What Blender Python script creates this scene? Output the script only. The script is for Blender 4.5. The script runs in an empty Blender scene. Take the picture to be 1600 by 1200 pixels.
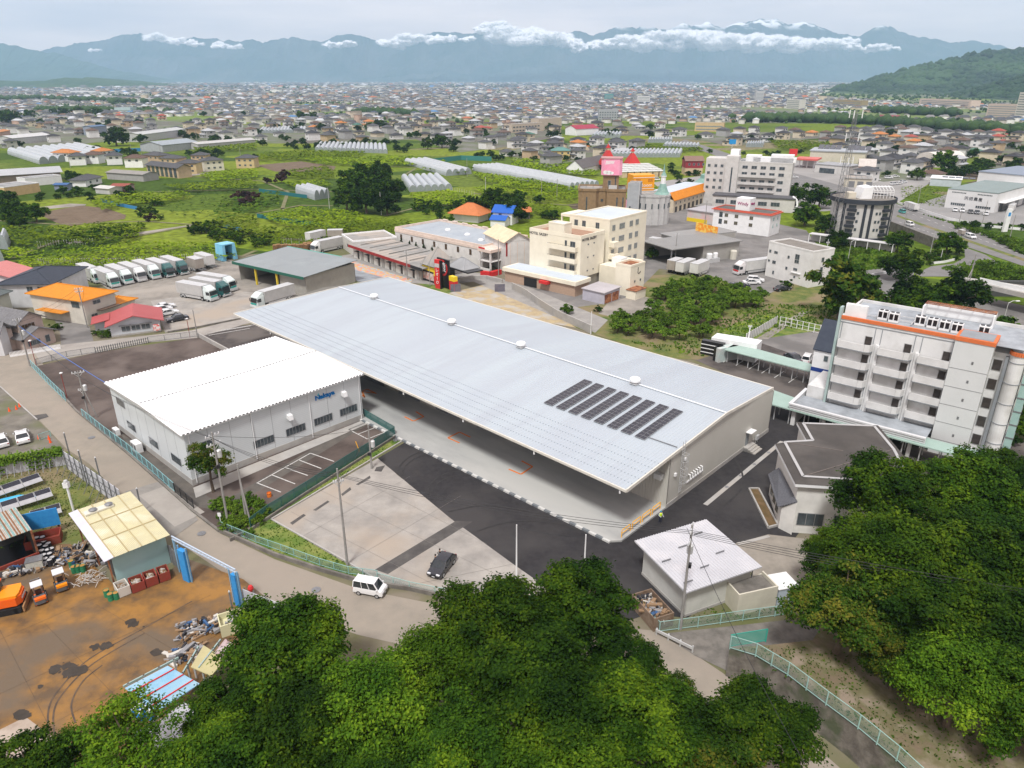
import bpy,bmesh,math,random
import numpy as np
from mathutils import Vector,Matrix
random.seed(7)
RNG=np.random.default_rng(11)
SC=bpy.context.scene
COL=SC.collection
# -- camera
F_PX,CAM_H,PITCH=1125.0,50.0,math.atan(476/1125.0)
cam_d=bpy.data.cameras.new("camera")
cam_d.sensor_width=36.0
cam_d.lens=36.0*F_PX/1600.0
cam_d.clip_start,cam_d.clip_end=0.5,90000.0
cam=bpy.data.objects.new("camera",cam_d)
cam.location=(0,0,CAM_H)
cam.rotation_euler=(math.pi/2-PITCH,0,0)
COL.objects.link(cam)
SC.camera=cam
# -- sun, sky, exposure
SUN_TO=Vector((-0.22,-0.74,1.25)).normalized()
SUN_EL=math.asin(SUN_TO.z)
SUN_AZ=math.atan2(SUN_TO.x,SUN_TO.y)
sun_d=bpy.data.lights.new("sun","SUN")
sun_d.energy=2.7
sun_d.angle=math.radians(10)
sun_d.color=(1.0,0.985,0.955)
sun=bpy.data.objects.new("sun",sun_d)
sun.rotation_euler=SUN_TO.to_track_quat('Z','Y').to_euler()
sun.location=(0,0,300)
COL.objects.link(sun)
W=bpy.data.worlds.new("World")
SC.world=W
W.use_nodes=True
wt=W.node_tree
wt.nodes.clear()
wo=wt.nodes.new('ShaderNodeOutputWorld')
bg=wt.nodes.new('ShaderNodeBackground')
bg.inputs['Strength'].default_value=0.092
sky=wt.nodes.new('ShaderNodeTexSky')
sky.sky_type='NISHITA'
sky.sun_disc=False
sky.sun_elevation=SUN_EL
sky.sun_rotation=SUN_AZ
sky.dust_density=2.0
tc=wt.nodes.new('ShaderNodeTexCoord')
mp=wt.nodes.new('ShaderNodeMapping')
mp.inputs['Scale'].default_value=(2.2,2.2,17.0)
mp.inputs['Rotation'].default_value=(0.03,-0.05,0)
nz=wt.nodes.new('ShaderNodeTexNoise')
nz.inputs['Scale'].default_value=1.5
nz.inputs['Detail'].default_value=7
nz.inputs['Roughness'].default_value=0.55
rp=wt.nodes.new('ShaderNodeValToRGB')
rp.color_ramp.elements[0].position=0.36
rp.color_ramp.elements[0].color=(7.7,6.8,7.0,1)
rp.color_ramp.elements[1].position=0.66
rp.color_ramp.elements[1].color=(10.9,9.1,8.6,1)
mx=wt.nodes.new('ShaderNodeMix')
mx.data_type='RGBA'
mx.inputs['Factor'].default_value=0.93
wt.links.new(tc.outputs['Generated'],mp.inputs['Vector'])
wt.links.new(mp.outputs['Vector'],nz.inputs['Vector'])
wt.links.new(nz.outputs['Fac'],rp.inputs['Fac'])
wt.links.new(sky.outputs['Color'],mx.inputs[6])
wt.links.new(rp.outputs['Color'],mx.inputs[7])
wt.links.new(mx.outputs[2],bg.inputs['Color'])
wt.links.new(bg.outputs['Background'],wo.inputs['Surface'])
SC.view_settings.view_transform='Standard'
SC.view_settings.look='None'
SC.view_settings.exposure=0.46
SC.view_settings.gamma=1.0
SC.cycles.use_denoising=True
SC.cycles.max_bounces=6
SC.cycles.diffuse_bounces=3
SC.cycles.glossy_bounces=2
SC.cycles.transmission_bounces=3
SC.cycles.transparent_max_bounces=12
SC.cycles.volume_bounces=2
SC.cycles.caustics_reflective=False
SC.cycles.caustics_refractive=False
# -- surveying helper
SP,CP=math.sin(PITCH),math.cos(PITCH)
def P(x,y,z=0.0):
 """where the ray through photo pixel (x, y) meets height z"""
 u,v=(x-800.0)/F_PX,(y-600.0)/F_PX
 t=(CAM_H-z)/(SP+v*CP)
 return Vector((t*u,t*(CP-v*SP),z))
def PY(x,y,Y):
 """the point seen at photo pixel (x, y) at distance Y"""
 u,v=(x-800.0)/F_PX,(y-600.0)/F_PX;t=Y/(CP-v*SP)
 return Vector((t*u,Y,CAM_H-t*(SP+v*CP)))
def ang(a,b):return math.atan2(b[1]-a[1],b[0]-a[0])
# -- materials
_M={}
def mat(name,c,c2=None,scale=1.0,rough=0.7,metal=0.0,bump=0.0,bscale=None,detail=4,lo=0.35,hi=0.65,spec=0.3,stretch=None,wave=None,wavebump=0.0,wcol=None,alpha=None,island=0.0,coat=0,c3=None,s3=0.05):
 if name in _M:return _M[name]
 m=bpy.data.materials.new(name);m.use_nodes=True
 nt=m.node_tree;N=nt.nodes;L=nt.links
 b=N['Principled BSDF']
 b.inputs['Roughness'].default_value=rough
 b.inputs['Metallic'].default_value=metal
 b.inputs['Specular IOR Level'].default_value=spec
 tcn=N.new('ShaderNodeTexCoord');vec=tcn.outputs['Object']
 if stretch:
  mpn=N.new('ShaderNodeMapping');mpn.inputs['Scale'].default_value=stretch
  L.new(vec,mpn.inputs['Vector']);vec=mpn.outputs['Vector']
 col=None
 if c2 is not None:
  n=N.new('ShaderNodeTexNoise');n.inputs['Scale'].default_value=scale;n.inputs['Detail'].default_value=detail
  n.inputs['Roughness'].default_value=0.62
  L.new(vec,n.inputs['Vector'])
  r=N.new('ShaderNodeValToRGB')
  r.color_ramp.elements[0].position=lo;r.color_ramp.elements[0].color=(*c,1)
  r.color_ramp.elements[1].position=hi;r.color_ramp.elements[1].color=(*c2,1)
  L.new(n.outputs['Fac'],r.inputs['Fac']);col=r.outputs['Color']
 else:
  rgb=N.new('ShaderNodeRGB');rgb.outputs[0].default_value=(*c,1);col=rgb.outputs[0]
 if c3 is not None:
  n=N.new('ShaderNodeTexNoise');n.inputs['Scale'].default_value=s3;n.inputs['Detail'].default_value=5
  L.new(vec,n.inputs['Vector'])
  r=N.new('ShaderNodeValToRGB');r.color_ramp.elements[0].position=.48;r.color_ramp.elements[1].position=.62
  L.new(n.outputs['Fac'],r.inputs['Fac'])
  k=N.new('ShaderNodeMix');k.data_type='RGBA';k.inputs[7].default_value=(*c3,1)
  L.new(r.outputs['Color'],k.inputs['Factor']);L.new(col,k.inputs[6]);col=k.outputs[2]
 if wave:
  w=N.new('ShaderNodeTexWave');w.inputs['Scale'].default_value=wave[0];w.bands_direction=wave[1]
  w.inputs['Distortion'].default_value=wave[2];w.wave_profile='SAW' if len(wave)>3 else 'SIN'
  L.new(tcn.outputs['Object'],w.inputs['Vector'])
  if wcol:
   r=N.new('ShaderNodeValToRGB');r.color_ramp.elements[0].position=wcol[1];r.color_ramp.elements[1].position=wcol[2]
   L.new(w.outputs['Fac'],r.inputs['Fac'])
   k=N.new('ShaderNodeMix');k.data_type='RGBA';k.inputs[6].default_value=(*wcol[0],1)
   L.new(r.outputs['Color'],k.inputs['Factor']);L.new(col,k.inputs[7]);col=k.outputs[2]
 if island:
  g=N.new('ShaderNodeNewGeometry');h=N.new('ShaderNodeHueSaturation')
  mr=N.new('ShaderNodeMapRange');mr.inputs['To Min'].default_value=1-island;mr.inputs['To Max'].default_value=1+island
  L.new(g.outputs['Random Per Island'],mr.inputs['Value']);L.new(mr.outputs['Result'],h.inputs['Value'])
  L.new(col,h.inputs['Color']);col=h.outputs['Color']
 L.new(col,b.inputs['Base Color'])
 if bump or wavebump:
  bp=N.new('ShaderNodeBump');bp.inputs['Distance'].default_value=0.1
  if bump:
   n=N.new('ShaderNodeTexNoise');n.inputs['Scale'].default_value=bscale or scale*4;n.inputs['Detail'].default_value=4
   L.new(vec,n.inputs['Vector']);L.new(n.outputs['Fac'],bp.inputs['Height']);bp.inputs['Strength'].default_value=bump
  else:
   L.new(w.outputs['Fac'],bp.inputs['Height']);bp.inputs['Strength'].default_value=wavebump
  L.new(bp.outputs['Normal'],b.inputs['Normal'])
 if coat:b.inputs['Coat Weight'].default_value=coat
 if alpha is not None:b.inputs['Alpha'].default_value=alpha
 _M[name]=m
 return m
def leafmat(name,a,b_,c,scale=0.25):
 if name in _M:return _M[name]
 m=bpy.data.materials.new(name);m.use_nodes=True
 nt=m.node_tree;N=nt.nodes;L=nt.links
 b=N['Principled BSDF'];b.inputs['Roughness'].default_value=0.8;b.inputs['Specular IOR Level'].default_value=0.08
 g=N.new('ShaderNodeNewGeometry');t=N.new('ShaderNodeTexCoord')
 oi=N.new('ShaderNodeObjectInfo')
 n=N.new('ShaderNodeTexNoise');n.inputs['Scale'].default_value=scale;n.inputs['Detail'].default_value=3
 L.new(g.outputs['Position'],n.inputs['Vector'])
 ad=N.new('ShaderNodeMath');ad.operation='MULTIPLY_ADD';ad.inputs[1].default_value=0.45
 L.new(g.outputs['Random Per Island'],ad.inputs[0])
 ns=N.new('ShaderNodeMath');ns.operation='MULTIPLY_ADD';ns.inputs[1].default_value=1.5;ns.inputs[2].default_value=-0.47
 L.new(n.outputs['Fac'],ns.inputs[0]);L.new(ns.outputs[0],ad.inputs[2])
 r=N.new('ShaderNodeValToRGB')
 r.color_ramp.elements[0].position=0.1;r.color_ramp.elements[0].color=(*a,1)
 r.color_ramp.elements[1].position=0.95;r.color_ramp.elements[1].color=(*c,1)
 e=r.color_ramp.elements.new(0.55);e.color=(*b_,1)
 L.new(ad.outputs[0],r.inputs['Fac'])
 h=N.new('ShaderNodeHueSaturation');mr=N.new('ShaderNodeMapRange')
 mr.inputs['To Min'].default_value=0.66;mr.inputs['To Max'].default_value=1.25
 L.new(oi.outputs['Random'],mr.inputs['Value']);L.new(mr.outputs['Result'],h.inputs['Value'])
 L.new(r.outputs['Color'],h.inputs['Color']);L.new(h.outputs['Color'],b.inputs['Base Color'])
 tr=N.new('ShaderNodeBsdfTranslucent');L.new(h.outputs['Color'],tr.inputs['Color'])
 ms=N.new('ShaderNodeMixShader');ms.inputs[0].default_value=0.22
 L.new(b.outputs[0],ms.inputs[1]);L.new(tr.outputs[0],ms.inputs[2])
 L.new(ms.outputs[0],N['Material Output'].inputs['Surface'])
 _M[name]=m
 return m
def pal(name,stops,rough=0.8):
 """one colour per loose piece out of a palette (far houses)"""
 if name in _M:return _M[name]
 m=bpy.data.materials.new(name);m.use_nodes=True
 N=m.node_tree.nodes;L=m.node_tree.links;b=N['Principled BSDF'];b.inputs['Roughness'].default_value=rough
 b.inputs['Specular IOR Level'].default_value=.2
 g=N.new('ShaderNodeNewGeometry');r=N.new('ShaderNodeValToRGB');r.color_ramp.interpolation='CONSTANT'
 els=r.color_ramp.elements
 els[0].color=(*stops[0][1],1);els[0].position=0
 els[1].position=stops[1][0];els[1].color=(*stops[1][1],1)
 for p,c in stops[2:]:
  e=els.new(p);e.color=(*c,1)
 L.new(g.outputs['Random Per Island'],r.inputs['Fac']);L.new(r.outputs['Color'],b.inputs['Base Color'])
 _M[name]=m
 return m
WHITE=mat('white_paint',(.78,.79,.79),(.70,.71,.71),.6,.45)
CREAM=mat('cream_render',(.78,.735,.60),(.70,.655,.53),.35,.75,bump=.1)
DWIN=mat('window_glass',(.035,.045,.055),(.09,.11,.12),.6,.12,spec=.6)
CURT=mat('curtained_glass',(.16,.18,.18),(.30,.32,.31),1.3,.2,spec=.6)
ALU=mat('aluminium',(.50,.51,.52),(.42,.43,.44),2,.35,.6)
STEEL=mat('grey_steel',(.26,.27,.28),(.2,.2,.21),3,.45,.5)
CONC=mat('pale_concrete',(.40,.39,.37),(.31,.30,.285),.5,.85,bump=.15,bscale=4,c3=(.36,.34,.31),s3=.15)
DCONC=mat('dark_weathered_concrete',(.12,.112,.10),(.20,.185,.165),.8,.9,bump=.3,bscale=3)
ASPH=mat('fresh_asphalt',(.022,.021,.023),(.034,.032,.034),1.2,.8,bump=.15,bscale=25,c3=(.045,.042,.042),s3=.09)
ASPH2=mat('worn_asphalt',(.055,.048,.045),(.085,.074,.068),.7,.9,bump=.2,bscale=12,c3=(.12,.105,.095),s3=.12)
RUBBER=mat('tyre_rubber',(.015,.015,.016),rough=.8)
BLACK=mat('black_paint',(.012,.012,.014),rough=.3,spec=.5)
WOOD=mat('pallet_wood',(.42,.25,.12),(.30,.18,.09),2,.8)
BARK=mat('bark',(.09,.065,.045),(.14,.11,.08),3,.9,bump=.4)
TEALM=mat('teal_fence_paint',(.20,.38,.36),(.27,.44,.41),2,.6)
YEL=mat('safety_yellow',(.80,.40,.02),rough=.5)
ORG=mat('orange_line_paint',(.75,.19,.02),(.62,.17,.03),3,.7)
LINE=mat('white_line_paint',(.62,.62,.60),(.40,.39,.37),3,.8)
RED=mat('red_paint',(.60,.03,.03),(.5,.03,.03),1,.5)
RUST=mat('rusty_metal',(.22,.08,.035),(.38,.17,.08),2.5,.85,c3=(.14,.05,.03),s3=.8)
BLUEP=mat('blue_paint',(.03,.22,.55),(.04,.28,.60),2,.5)
# -- mesh builder
class MB:
 def __init__(s):s.v,s.f,s.m,s.k=[],[],[],0
 def mat(s,k):s.k=k;return s
 def poly(s,pts):
  n=len(s.v);s.v+=[tuple(p)for p in pts];s.f.append(tuple(range(n,n+len(pts))));s.m.append(s.k);return s
 def prism(s,pts,z0,z1):
  """pts counter-clockwise in plan"""
  n=len(s.v);k=len(pts)
  s.v+=[(p[0],p[1],z0)for p in pts]+[(p[0],p[1],z1)for p in pts]
  s.f.append(tuple(range(n+k-1,n-1,-1)));s.f.append(tuple(range(n+k,n+2*k)));s.m+=[s.k,s.k]
  for i in range(k):
   j=(i+1)%k;s.f.append((n+i,n+j,n+k+j,n+k+i));s.m.append(s.k)
  return s
 def box(s,x0,y0,z0,x1,y1,z1):return s.prism([(x0,y0),(x1,y0),(x1,y1),(x0,y1)],z0,z1)
 def hexa(s,p):
  """8 points: bottom 4 ccw, top 4 ccw"""
  n=len(s.v);s.v+=[tuple(q)for q in p]
  for f in((3,2,1,0),(4,5,6,7),(0,1,5,4),(1,2,6,5),(2,3,7,6),(3,0,4,7)):
   s.f.append(tuple(n+i for i in f));s.m.append(s.k)
  return s
 def bar(s,a,b,w,h=None):
  a,b=Vector(a),Vector(b);d=(b-a)
  if d.length<1e-6:return s
  d.normalize();up=Vector((0,0,1))if abs(d.z)<.95 else Vector((1,0,0))
  x=d.cross(up).normalized()*w/2;y=x.cross(d).normalized()*(h or w)/2
  n=len(s.v)
  for q in(a,b):s.v+=[tuple(q-x-y),tuple(q+x-y),tuple(q+x+y),tuple(q-x+y)]
  for f in((0,1,2,3),(7,6,5,4),(0,4,5,1),(1,5,6,2),(2,6,7,3),(3,7,4,0)):
   s.f.append(tuple(n+i for i in f));s.m.append(s.k)
  return s
 def tube(s,pts,r,n=8,cap=True):
  """pts list of points, r radius or list"""
  pts=[Vector(p)for p in pts];rs=r if isinstance(r,(list,tuple))else[r]*len(pts)
  b0=len(s.v);prev=None
  for i,p in enumerate(pts):
   d=(pts[min(i+1,len(pts)-1)]-pts[max(i-1,0)]).normalized()
   up=Vector((0,0,1))if abs(d.z)<.9 else Vector((1,0,0))
   x=d.cross(up).normalized();y=x.cross(d).normalized()
   for k in range(n):
    a=2*math.pi*k/n;s.v.append(tuple(p+x*math.cos(a)*rs[i]+y*math.sin(a)*rs[i]))
  for i in range(len(pts)-1):
   for k in range(n):
    a=b0+i*n+k;b=b0+i*n+(k+1)%n
    s.f.append((a,b,b+n,a+n));s.m.append(s.k)
  if cap:
   s.f.append(tuple(b0+k for k in range(n-1,-1,-1)));s.m.append(s.k)
   e=b0+(len(pts)-1)*n;s.f.append(tuple(e+k for k in range(n)));s.m.append(s.k)
  return s
 def lathe(s,c,prof,n=20):
  """prof list of (radius, z)"""
  b0=len(s.v)
  for r,z in prof:
   for k in range(n):
    a=2*math.pi*k/n;s.v.append((c[0]+r*math.cos(a),c[1]+r*math.sin(a),z))
  for i in range(len(prof)-1):
   for k in range(n):
    a=b0+i*n+k;b=b0+i*n+(k+1)%n
    s.f.append((a,b,b+n,a+n));s.m.append(s.k)
  s.f.append(tuple(b0+(len(prof)-1)*n+k for k in range(n)));s.m.append(s.k)
  return s
 def mesh(s,name,mats):
  me=bpy.data.meshes.new(name);me.from_pydata(s.v,[],s.f)
  for m in(mats if isinstance(mats,(list,tuple))else[mats]):me.materials.append(m)
  if len(me.materials)>1:me.polygons.foreach_set('material_index',s.m)
  me.update();return me
 def bd(s,name,mats,parent=None,loc=(0,0,0),rz=0,smooth=False):
  me=s.mesh(name,mats)
  if smooth:me.polygons.foreach_set('use_smooth',[True]*len(me.polygons))
  return put(name,me,parent,loc,rz)
def put(name,me,parent=None,loc=(0,0,0),rz=0):
 o=bpy.data.objects.new(name,me);o.location=loc;o.rotation_euler=(0,0,rz)
 COL.objects.link(o)
 if parent:o.parent=parent
 return o
def tag(o,label,cat,group=None,kind=None):
 if label:o['label']=label
 if cat:o['category']=cat
 if group:o['group']=group
 if kind:o['kind']=kind
 return o
def Tg(name,label,cat,loc=(0,0,0),rz=0,group=None):
 o=bpy.data.objects.new(name,None);o.empty_display_size=.5;COL.objects.link(o)
 o.location=loc;o.rotation_euler=(0,0,rz);return tag(o,label,cat,group)
def struct(o,kind='structure'):o['kind']=kind;return o
def cT(o,loc=None,rz=None,label=None,group=None,scale=None):
 def rec(q,par):
  c=q.copy();COL.objects.link(c);c.parent=par
  for ch in KIDS.get(q.name,()):rec(ch,c)
  return c
 def kids(q):
  KIDS[q.name]=[x for x in q.children]
  for x in KIDS[q.name]:kids(x)
 if o.name not in KIDS:kids(o)
 c=rec(o,None)
 if loc is not None:c.location=loc
 if rz is not None:c.rotation_euler=(0,0,rz)
 if label:c['label']=label
 if group:c['group']=group
 if scale:c.scale=scale if isinstance(scale,(tuple,list))else(scale,)*3
 return c
KIDS={}
USED=set()
def once(proto,*a,**k):
 """first use moves the prototype itself, later uses copy it"""
 if proto.name in USED:return cT(proto,*a,**k)
 USED.add(proto.name)
 def kids(q):
  KIDS[q.name]=[x for x in q.children]
  for x in KIDS[q.name]:kids(x)
 kids(proto)
 keys=dict(zip(('loc','rz','label','group','scale'),a));keys.update(k)
 if keys.get('loc')is not None:proto.location=keys['loc']
 if keys.get('rz')is not None:proto.rotation_euler=(0,0,keys['rz'])
 for q in('label','group'):
  if keys.get(q):proto[q]=keys[q]
 if keys.get('scale'):
  sc=keys['scale'];proto.scale=sc if isinstance(sc,(tuple,list))else(sc,)*3
 return proto
def fastmesh(name,V,F,mats,midx=None):
 """V (n,3), F (m,k) numpy arrays"""
 me=bpy.data.meshes.new(name);m,k=F.shape
 me.vertices.add(len(V));me.vertices.foreach_set('co',V.astype(np.float32).ravel())
 me.loops.add(m*k);me.loops.foreach_set('vertex_index',F.astype(np.int32).ravel())
 me.polygons.add(m);me.polygons.foreach_set('loop_start',np.arange(0,m*k,k,dtype=np.int32))
 for q in(mats if isinstance(mats,(list,tuple))else[mats]):me.materials.append(q)
 if midx is not None:me.polygons.foreach_set('material_index',midx.astype(np.int32))
 me.update(calc_edges=True);return me
def inpoly(X,Y,poly):
 c=np.zeros(len(X),bool);n=len(poly)
 for i in range(n):
  x0,y0=poly[i][:2];x1,y1=poly[(i+1)%n][:2]
  if y0==y1:continue
  k=((y0>Y)!=(y1>Y))&(X<(x1-x0)*(Y-y0)/(y1-y0)+x0)
  c^=k
 return c
def area(poly):
 return abs(sum(poly[i][0]*poly[(i+1)%len(poly)][1]-poly[(i+1)%len(poly)][0]*poly[i][1]for i in range(len(poly))))/2
def scatter(poly,n):
 xs=[p[0]for p in poly];ys=[p[1]for p in poly];k=int(n*3+50)
 out=np.zeros((0,2))
 for _ in range(8):
  X=RNG.uniform(min(xs),max(xs),k);Y=RNG.uniform(min(ys),max(ys),k);m=inpoly(X,Y,poly)
  out=np.vstack([out,np.stack([X[m],Y[m]],1)])
  if len(out)>=n:break
 return out[:n]
def leafquads(C,Nrm,size,flat=0.55):
 """a leaf-shaped quad at each centre C, facing roughly Nrm"""
 n=len(C);Nn=Nrm+RNG.normal(0,flat,(n,3));Nn/=np.linalg.norm(Nn,axis=1)[:,None]+1e-9
 A=np.cross(Nn,RNG.normal(0,1,(n,3)));A/=np.linalg.norm(A,axis=1)[:,None]+1e-9
 B=np.cross(Nn,A);s=size*RNG.uniform(.6,1.35,n)
 a=A*s[:,None];b=B*(s*RNG.uniform(.4,.75,n))[:,None]
 V=np.stack([C-a,C-b,C+a,C+b],1).reshape(-1,3)
 return V,np.arange(4*n).reshape(n,4)
 # == LAND
_NS=[0]
def sheet(name,px,z,m,kind='structure',label=None,cat=None):
 _NS[0]+=1;z=z+_NS[0]*0.0009
 o=MB().poly([(*P(x,y,z)[:2],0)for x,y in px])
 me=o.mesh(name,m);bm=bmesh.new();bm.from_mesh(me)
 bmesh.ops.recalc_face_normals(bm,faces=bm.faces)
 for f in bm.faces:
  if f.normal.z<0:f.normal_flip()
 bm.to_mesh(me);bm.free()
 ob=put(name,me,None,(0,0,z));ob['kind']=kind
 if label:ob['label']=label
 return ob
def ground_mat():
 m=bpy.data.materials.new('farmland');m.use_nodes=True
 N=m.node_tree.nodes;L=m.node_tree.links;b=N['Principled BSDF'];b.inputs['Roughness'].default_value=.95
 b.inputs['Specular IOR Level'].default_value=.1
 t=N.new('ShaderNodeTexCoord')
 mp=N.new('ShaderNodeMapping');mp.inputs['Rotation'].default_value=(0,0,.7);mp.inputs['Scale'].default_value=(.011,.02,1)
 L.new(t.outputs['Object'],mp.inputs['Vector'])
 v=N.new('ShaderNodeTexVoronoi');v.inputs['Scale'].default_value=1;v.inputs['Randomness'].default_value=.7;v.distance='CHEBYCHEV'
 L.new(mp.outputs['Vector'],v.inputs['Vector'])
 sp=N.new('ShaderNodeSeparateColor');L.new(v.outputs['Color'],sp.inputs[0])
 r=N.new('ShaderNodeValToRGB');r.color_ramp.interpolation='CONSTANT'
 st=[(0,(.075,.12,.012)),(.2,(.115,.165,.012)),(.42,(.045,.082,.010)),(.6,(.145,.19,.018)),(.78,(.10,.14,.02)),(.9,(.18,.16,.09)),(.96,(.09,.07,.05))]
 r.color_ramp.elements[0].color=(*st[0][1],1);r.color_ramp.elements[1].position=st[1][0];r.color_ramp.elements[1].color=(*st[1][1],1)
 for p_,c in st[2:]:
  e=r.color_ramp.elements.new(p_);e.color=(*c,1)
 L.new(sp.outputs[0],r.inputs['Fac'])
 n=N.new('ShaderNodeTexNoise');n.inputs['Scale'].default_value=.35;n.inputs['Detail'].default_value=8
 L.new(t.outputs['Object'],n.inputs['Vector'])
 mr=N.new('ShaderNodeMapRange');mr.inputs['From Min'].default_value=.3;mr.inputs['From Max'].default_value=.7
 mr.inputs['To Min'].default_value=.6;mr.inputs['To Max'].default_value=1.4
 L.new(n.outputs['Fac'],mr.inputs['Value'])
 h=N.new('ShaderNodeHueSaturation');L.new(r.outputs['Color'],h.inputs['Color']);L.new(mr.outputs['Result'],h.inputs['Value'])
 L.new(h.outputs['Color'],b.inputs['Base Color'])
 bp=N.new('ShaderNodeBump');bp.inputs['Strength'].default_value=.6;bp.inputs['Distance'].default_value=.4
 L.new(n.outputs['Fac'],bp.inputs['Height']);L.new(bp.outputs['Normal'],b.inputs['Normal'])
 return m
struct(MB().poly([(-9300,-240,-.02),(9300,-240,-.02),(9300,12300,-.02),(-9300,12300,-.02)]).bd('ground',ground_mat()))
GRASS=mat('mown_grass',(.10,.16,.025),(.20,.22,.06),.5,.95,bump=.5,bscale=9,c3=(.07,.13,.02),s3=.3)
ROUGH=mat('rough_grass',(.065,.105,.02),(.17,.17,.05),.35,.95,bump=.6,bscale=5,c3=(.20,.16,.09),s3=.12)
ROAD=mat('old_road_surface',(.285,.25,.205),(.235,.21,.175),.35,.9,bump=.1,bscale=15,c3=(.27,.235,.195),s3=.06)
LOTC=mat('yard_concrete',(.35,.33,.30),(.235,.222,.205),.3,.85,bump=.08,bscale=12,c3=(.33,.285,.235),s3=.08,detail=10)
GRAV=mat('gravel_yard',(.27,.25,.22),(.19,.175,.155),.3,.95,bump=.3,bscale=8,c3=(.31,.285,.25),s3=.08)
STREET=mat('street_asphalt',(.16,.155,.15),(.21,.2,.19),.3,.9,c3=(.13,.125,.12),s3=.1)
def S(*a,**k):return sheet(*a,**k)
S('site_earth',[(-200,520),(-40,470),(60,458),(200,415),(420,395),(560,360),(840,385),(1080,400),(1290,430),(1500,500),(1800,620),(1800,1300),(-200,1300)],-.012,mat('site_soil',(.19,.165,.125),(.14,.13,.075),.12,.95,bump=.3,bscale=3,c3=(.11,.12,.045),s3=.06))
S('main_road',[(-120,562),(0,548),(50,543),(65,566),(120,640),(200,708),(300,797),(345,834),(430,874),(560,920),(660,940),(715,948),(800,965),(900,975),(1020,985),(1085,1022),(1130,1052),(1200,1110),(1290,1180),(1380,1260),(1150,1260),(1100,1150),(1000,1080),(800,1045),(640,1010),(560,992),(420,945),(375,912),(265,838),(190,776),(140,725),(105,702),(80,676),(60,655),(0,603),(-120,592)],.0,ROAD)
S('cross_street',[(48,544),(95,538),(150,533),(258,521),(300,516),(380,497),(480,476),(486,484),(380,507),(318,527),(232,535),(150,551),(65,567)],.004,mat('pale_street_surface',(.33,.31,.28),(.27,.25,.23),.3,.9))
S('house_alley',[(82,492),(106,488),(140,510),(146,533),(95,539),(94,520)],.004,STREET)
S('truck_yard',[(140,432),(190,412),(345,402),(410,420),(500,436),(482,476),(380,497),(258,520),(250,498),(195,470)],.0,GRAV)
S('yard_slab',[(235,470),(350,452),(480,466),(380,497),(262,520)],.004,LOTC)
S('back_yard',[(57,572),(150,551),(310,527),(420,570),(575,640),(617,678),(430,815),(345,830),(300,795),(200,706),(120,640)],.0,mat('brown_worn_asphalt',(.060,.046,.040),(.098,.076,.066),.3,.9,bump=.15,bscale=10,c3=(.13,.105,.092),s3=.09))
S('delivery_lane',[(312,526),(375,509),(450,500),(520,540),(440,590),(345,543)],.0,ASPH2)
S('side_apron',[(205,703),(184,672),(302,759),(345,790),(380,765),(565,655),(580,660),(350,800),(300,790)],.006,mat('pale_apron',(.125,.112,.098),(.085,.078,.07),.5,.9))
S('building_kerb_walk',[(302,762),(568,656),(577,661),(306,778)],.05,CONC)
S('grass_verge',[(612,684),(628,690),(424,812),(540,880),(590,909),(568,913),(430,868),(343,829),(388,842),(400,803)],.03,GRASS)
_r=random.Random(12);_e=[]
for i in range(1,60):a=Vector((590,716)).lerp(Vector((704,810)),i/30)if i<30 else Vector((704,810)).lerp(Vector((850,915)),(i-30)/30);_e.append((a.x+(_r.random()**4)*16*(1 if i%2 else.2),a.y+_r.uniform(-.7,.7)))
S('concrete_yard',[(424,812),(590,716),*_e,(850,915),(870,965),(715,936),(640,919),(588,907),(540,879)],.004,LOTC)
S('asphalt_base',[(560,600),(640,560),(900,530),(1110,590),(1215,600),(1262,640),(1275,672),(1262,815),(1235,850),(1150,905),(1075,965),(1010,960),(940,985),(850,960),(704,820),(640,690)],-.004,ASPH)
S('asphalt_yard',[(590,716),(638,688),(955,849),(985,842),(1040,797),(1205,676),(1236,655),(1262,668),(1236,700),(1205,760),(1256,812),(1225,845),(1130,880),(1010,905),(985,880),(963,884),(1005,945),(960,985),(900,975),(866,962),(850,915),(800,880),(704,810)],.004,ASPH)
DARKP=mat('dark_patch_asphalt',(.06,.056,.054),(.10,.094,.088),.6,.85)
S('asphalt_patch_strip',[(586,890),(606,897),(738,815),(712,814)],.008,DARKP)
for q in([(588,730),(602,727),(596,737),(585,736)],[(556,757),(578,743),(579,747),(560,758)],[(533,772),(547,761),(549,765),(535,775)],[(489,797),(512,782),(515,784),(494,798)],[(453,817),(474,803),(478,805),(457,820)]):
 S('asphalt_trench_patch',q,.008,DARKP)
mb=MB()
for a,b in(((500,766),(790,905)),((545,740),(760,850)),((455,800),(700,925)),((470,840),(640,745)),((545,878),(720,775)),((640,915),(800,882))):
 mb.bar((*P(*a)[:2],0),(*P(*b)[:2],0),.025,.004)
struct(mb.bd('concrete_joints',mat('joint_filler',(.20,.185,.17)),None,(0,0,.045)))
S('retaining_ramp',[(1035,990),(1235,968),(1300,985),(1290,1010),(1160,1010),(1140,1050),(1085,1024)],.01,DCONC)
S('hotel_car_park',[(1085,562),(1175,520),(1330,575),(1300,640),(1240,650),(1200,612)],.0,ASPH2)
S('upper_car_park',[(1178,532),(1200,512),(1290,520),(1330,565),(1290,575),(1230,550)],.004,STREET)
S('hotel_forecourt',[(1240,655),(1300,600),(1700,720),(1700,800),(1330,720)],.0,ASPH2)
S('shed_apron',[(1140,852),(1200,835),(1262,842),(1270,925),(1190,915)],.012,mat('old_slab',(.30,.27,.23),(.22,.20,.17),.5,.9,bump=.2,bscale=6))
S('kerb_walk',[(1150,848),(1200,836),(1204,839),(1155,852)],.06,CONC)
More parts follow.
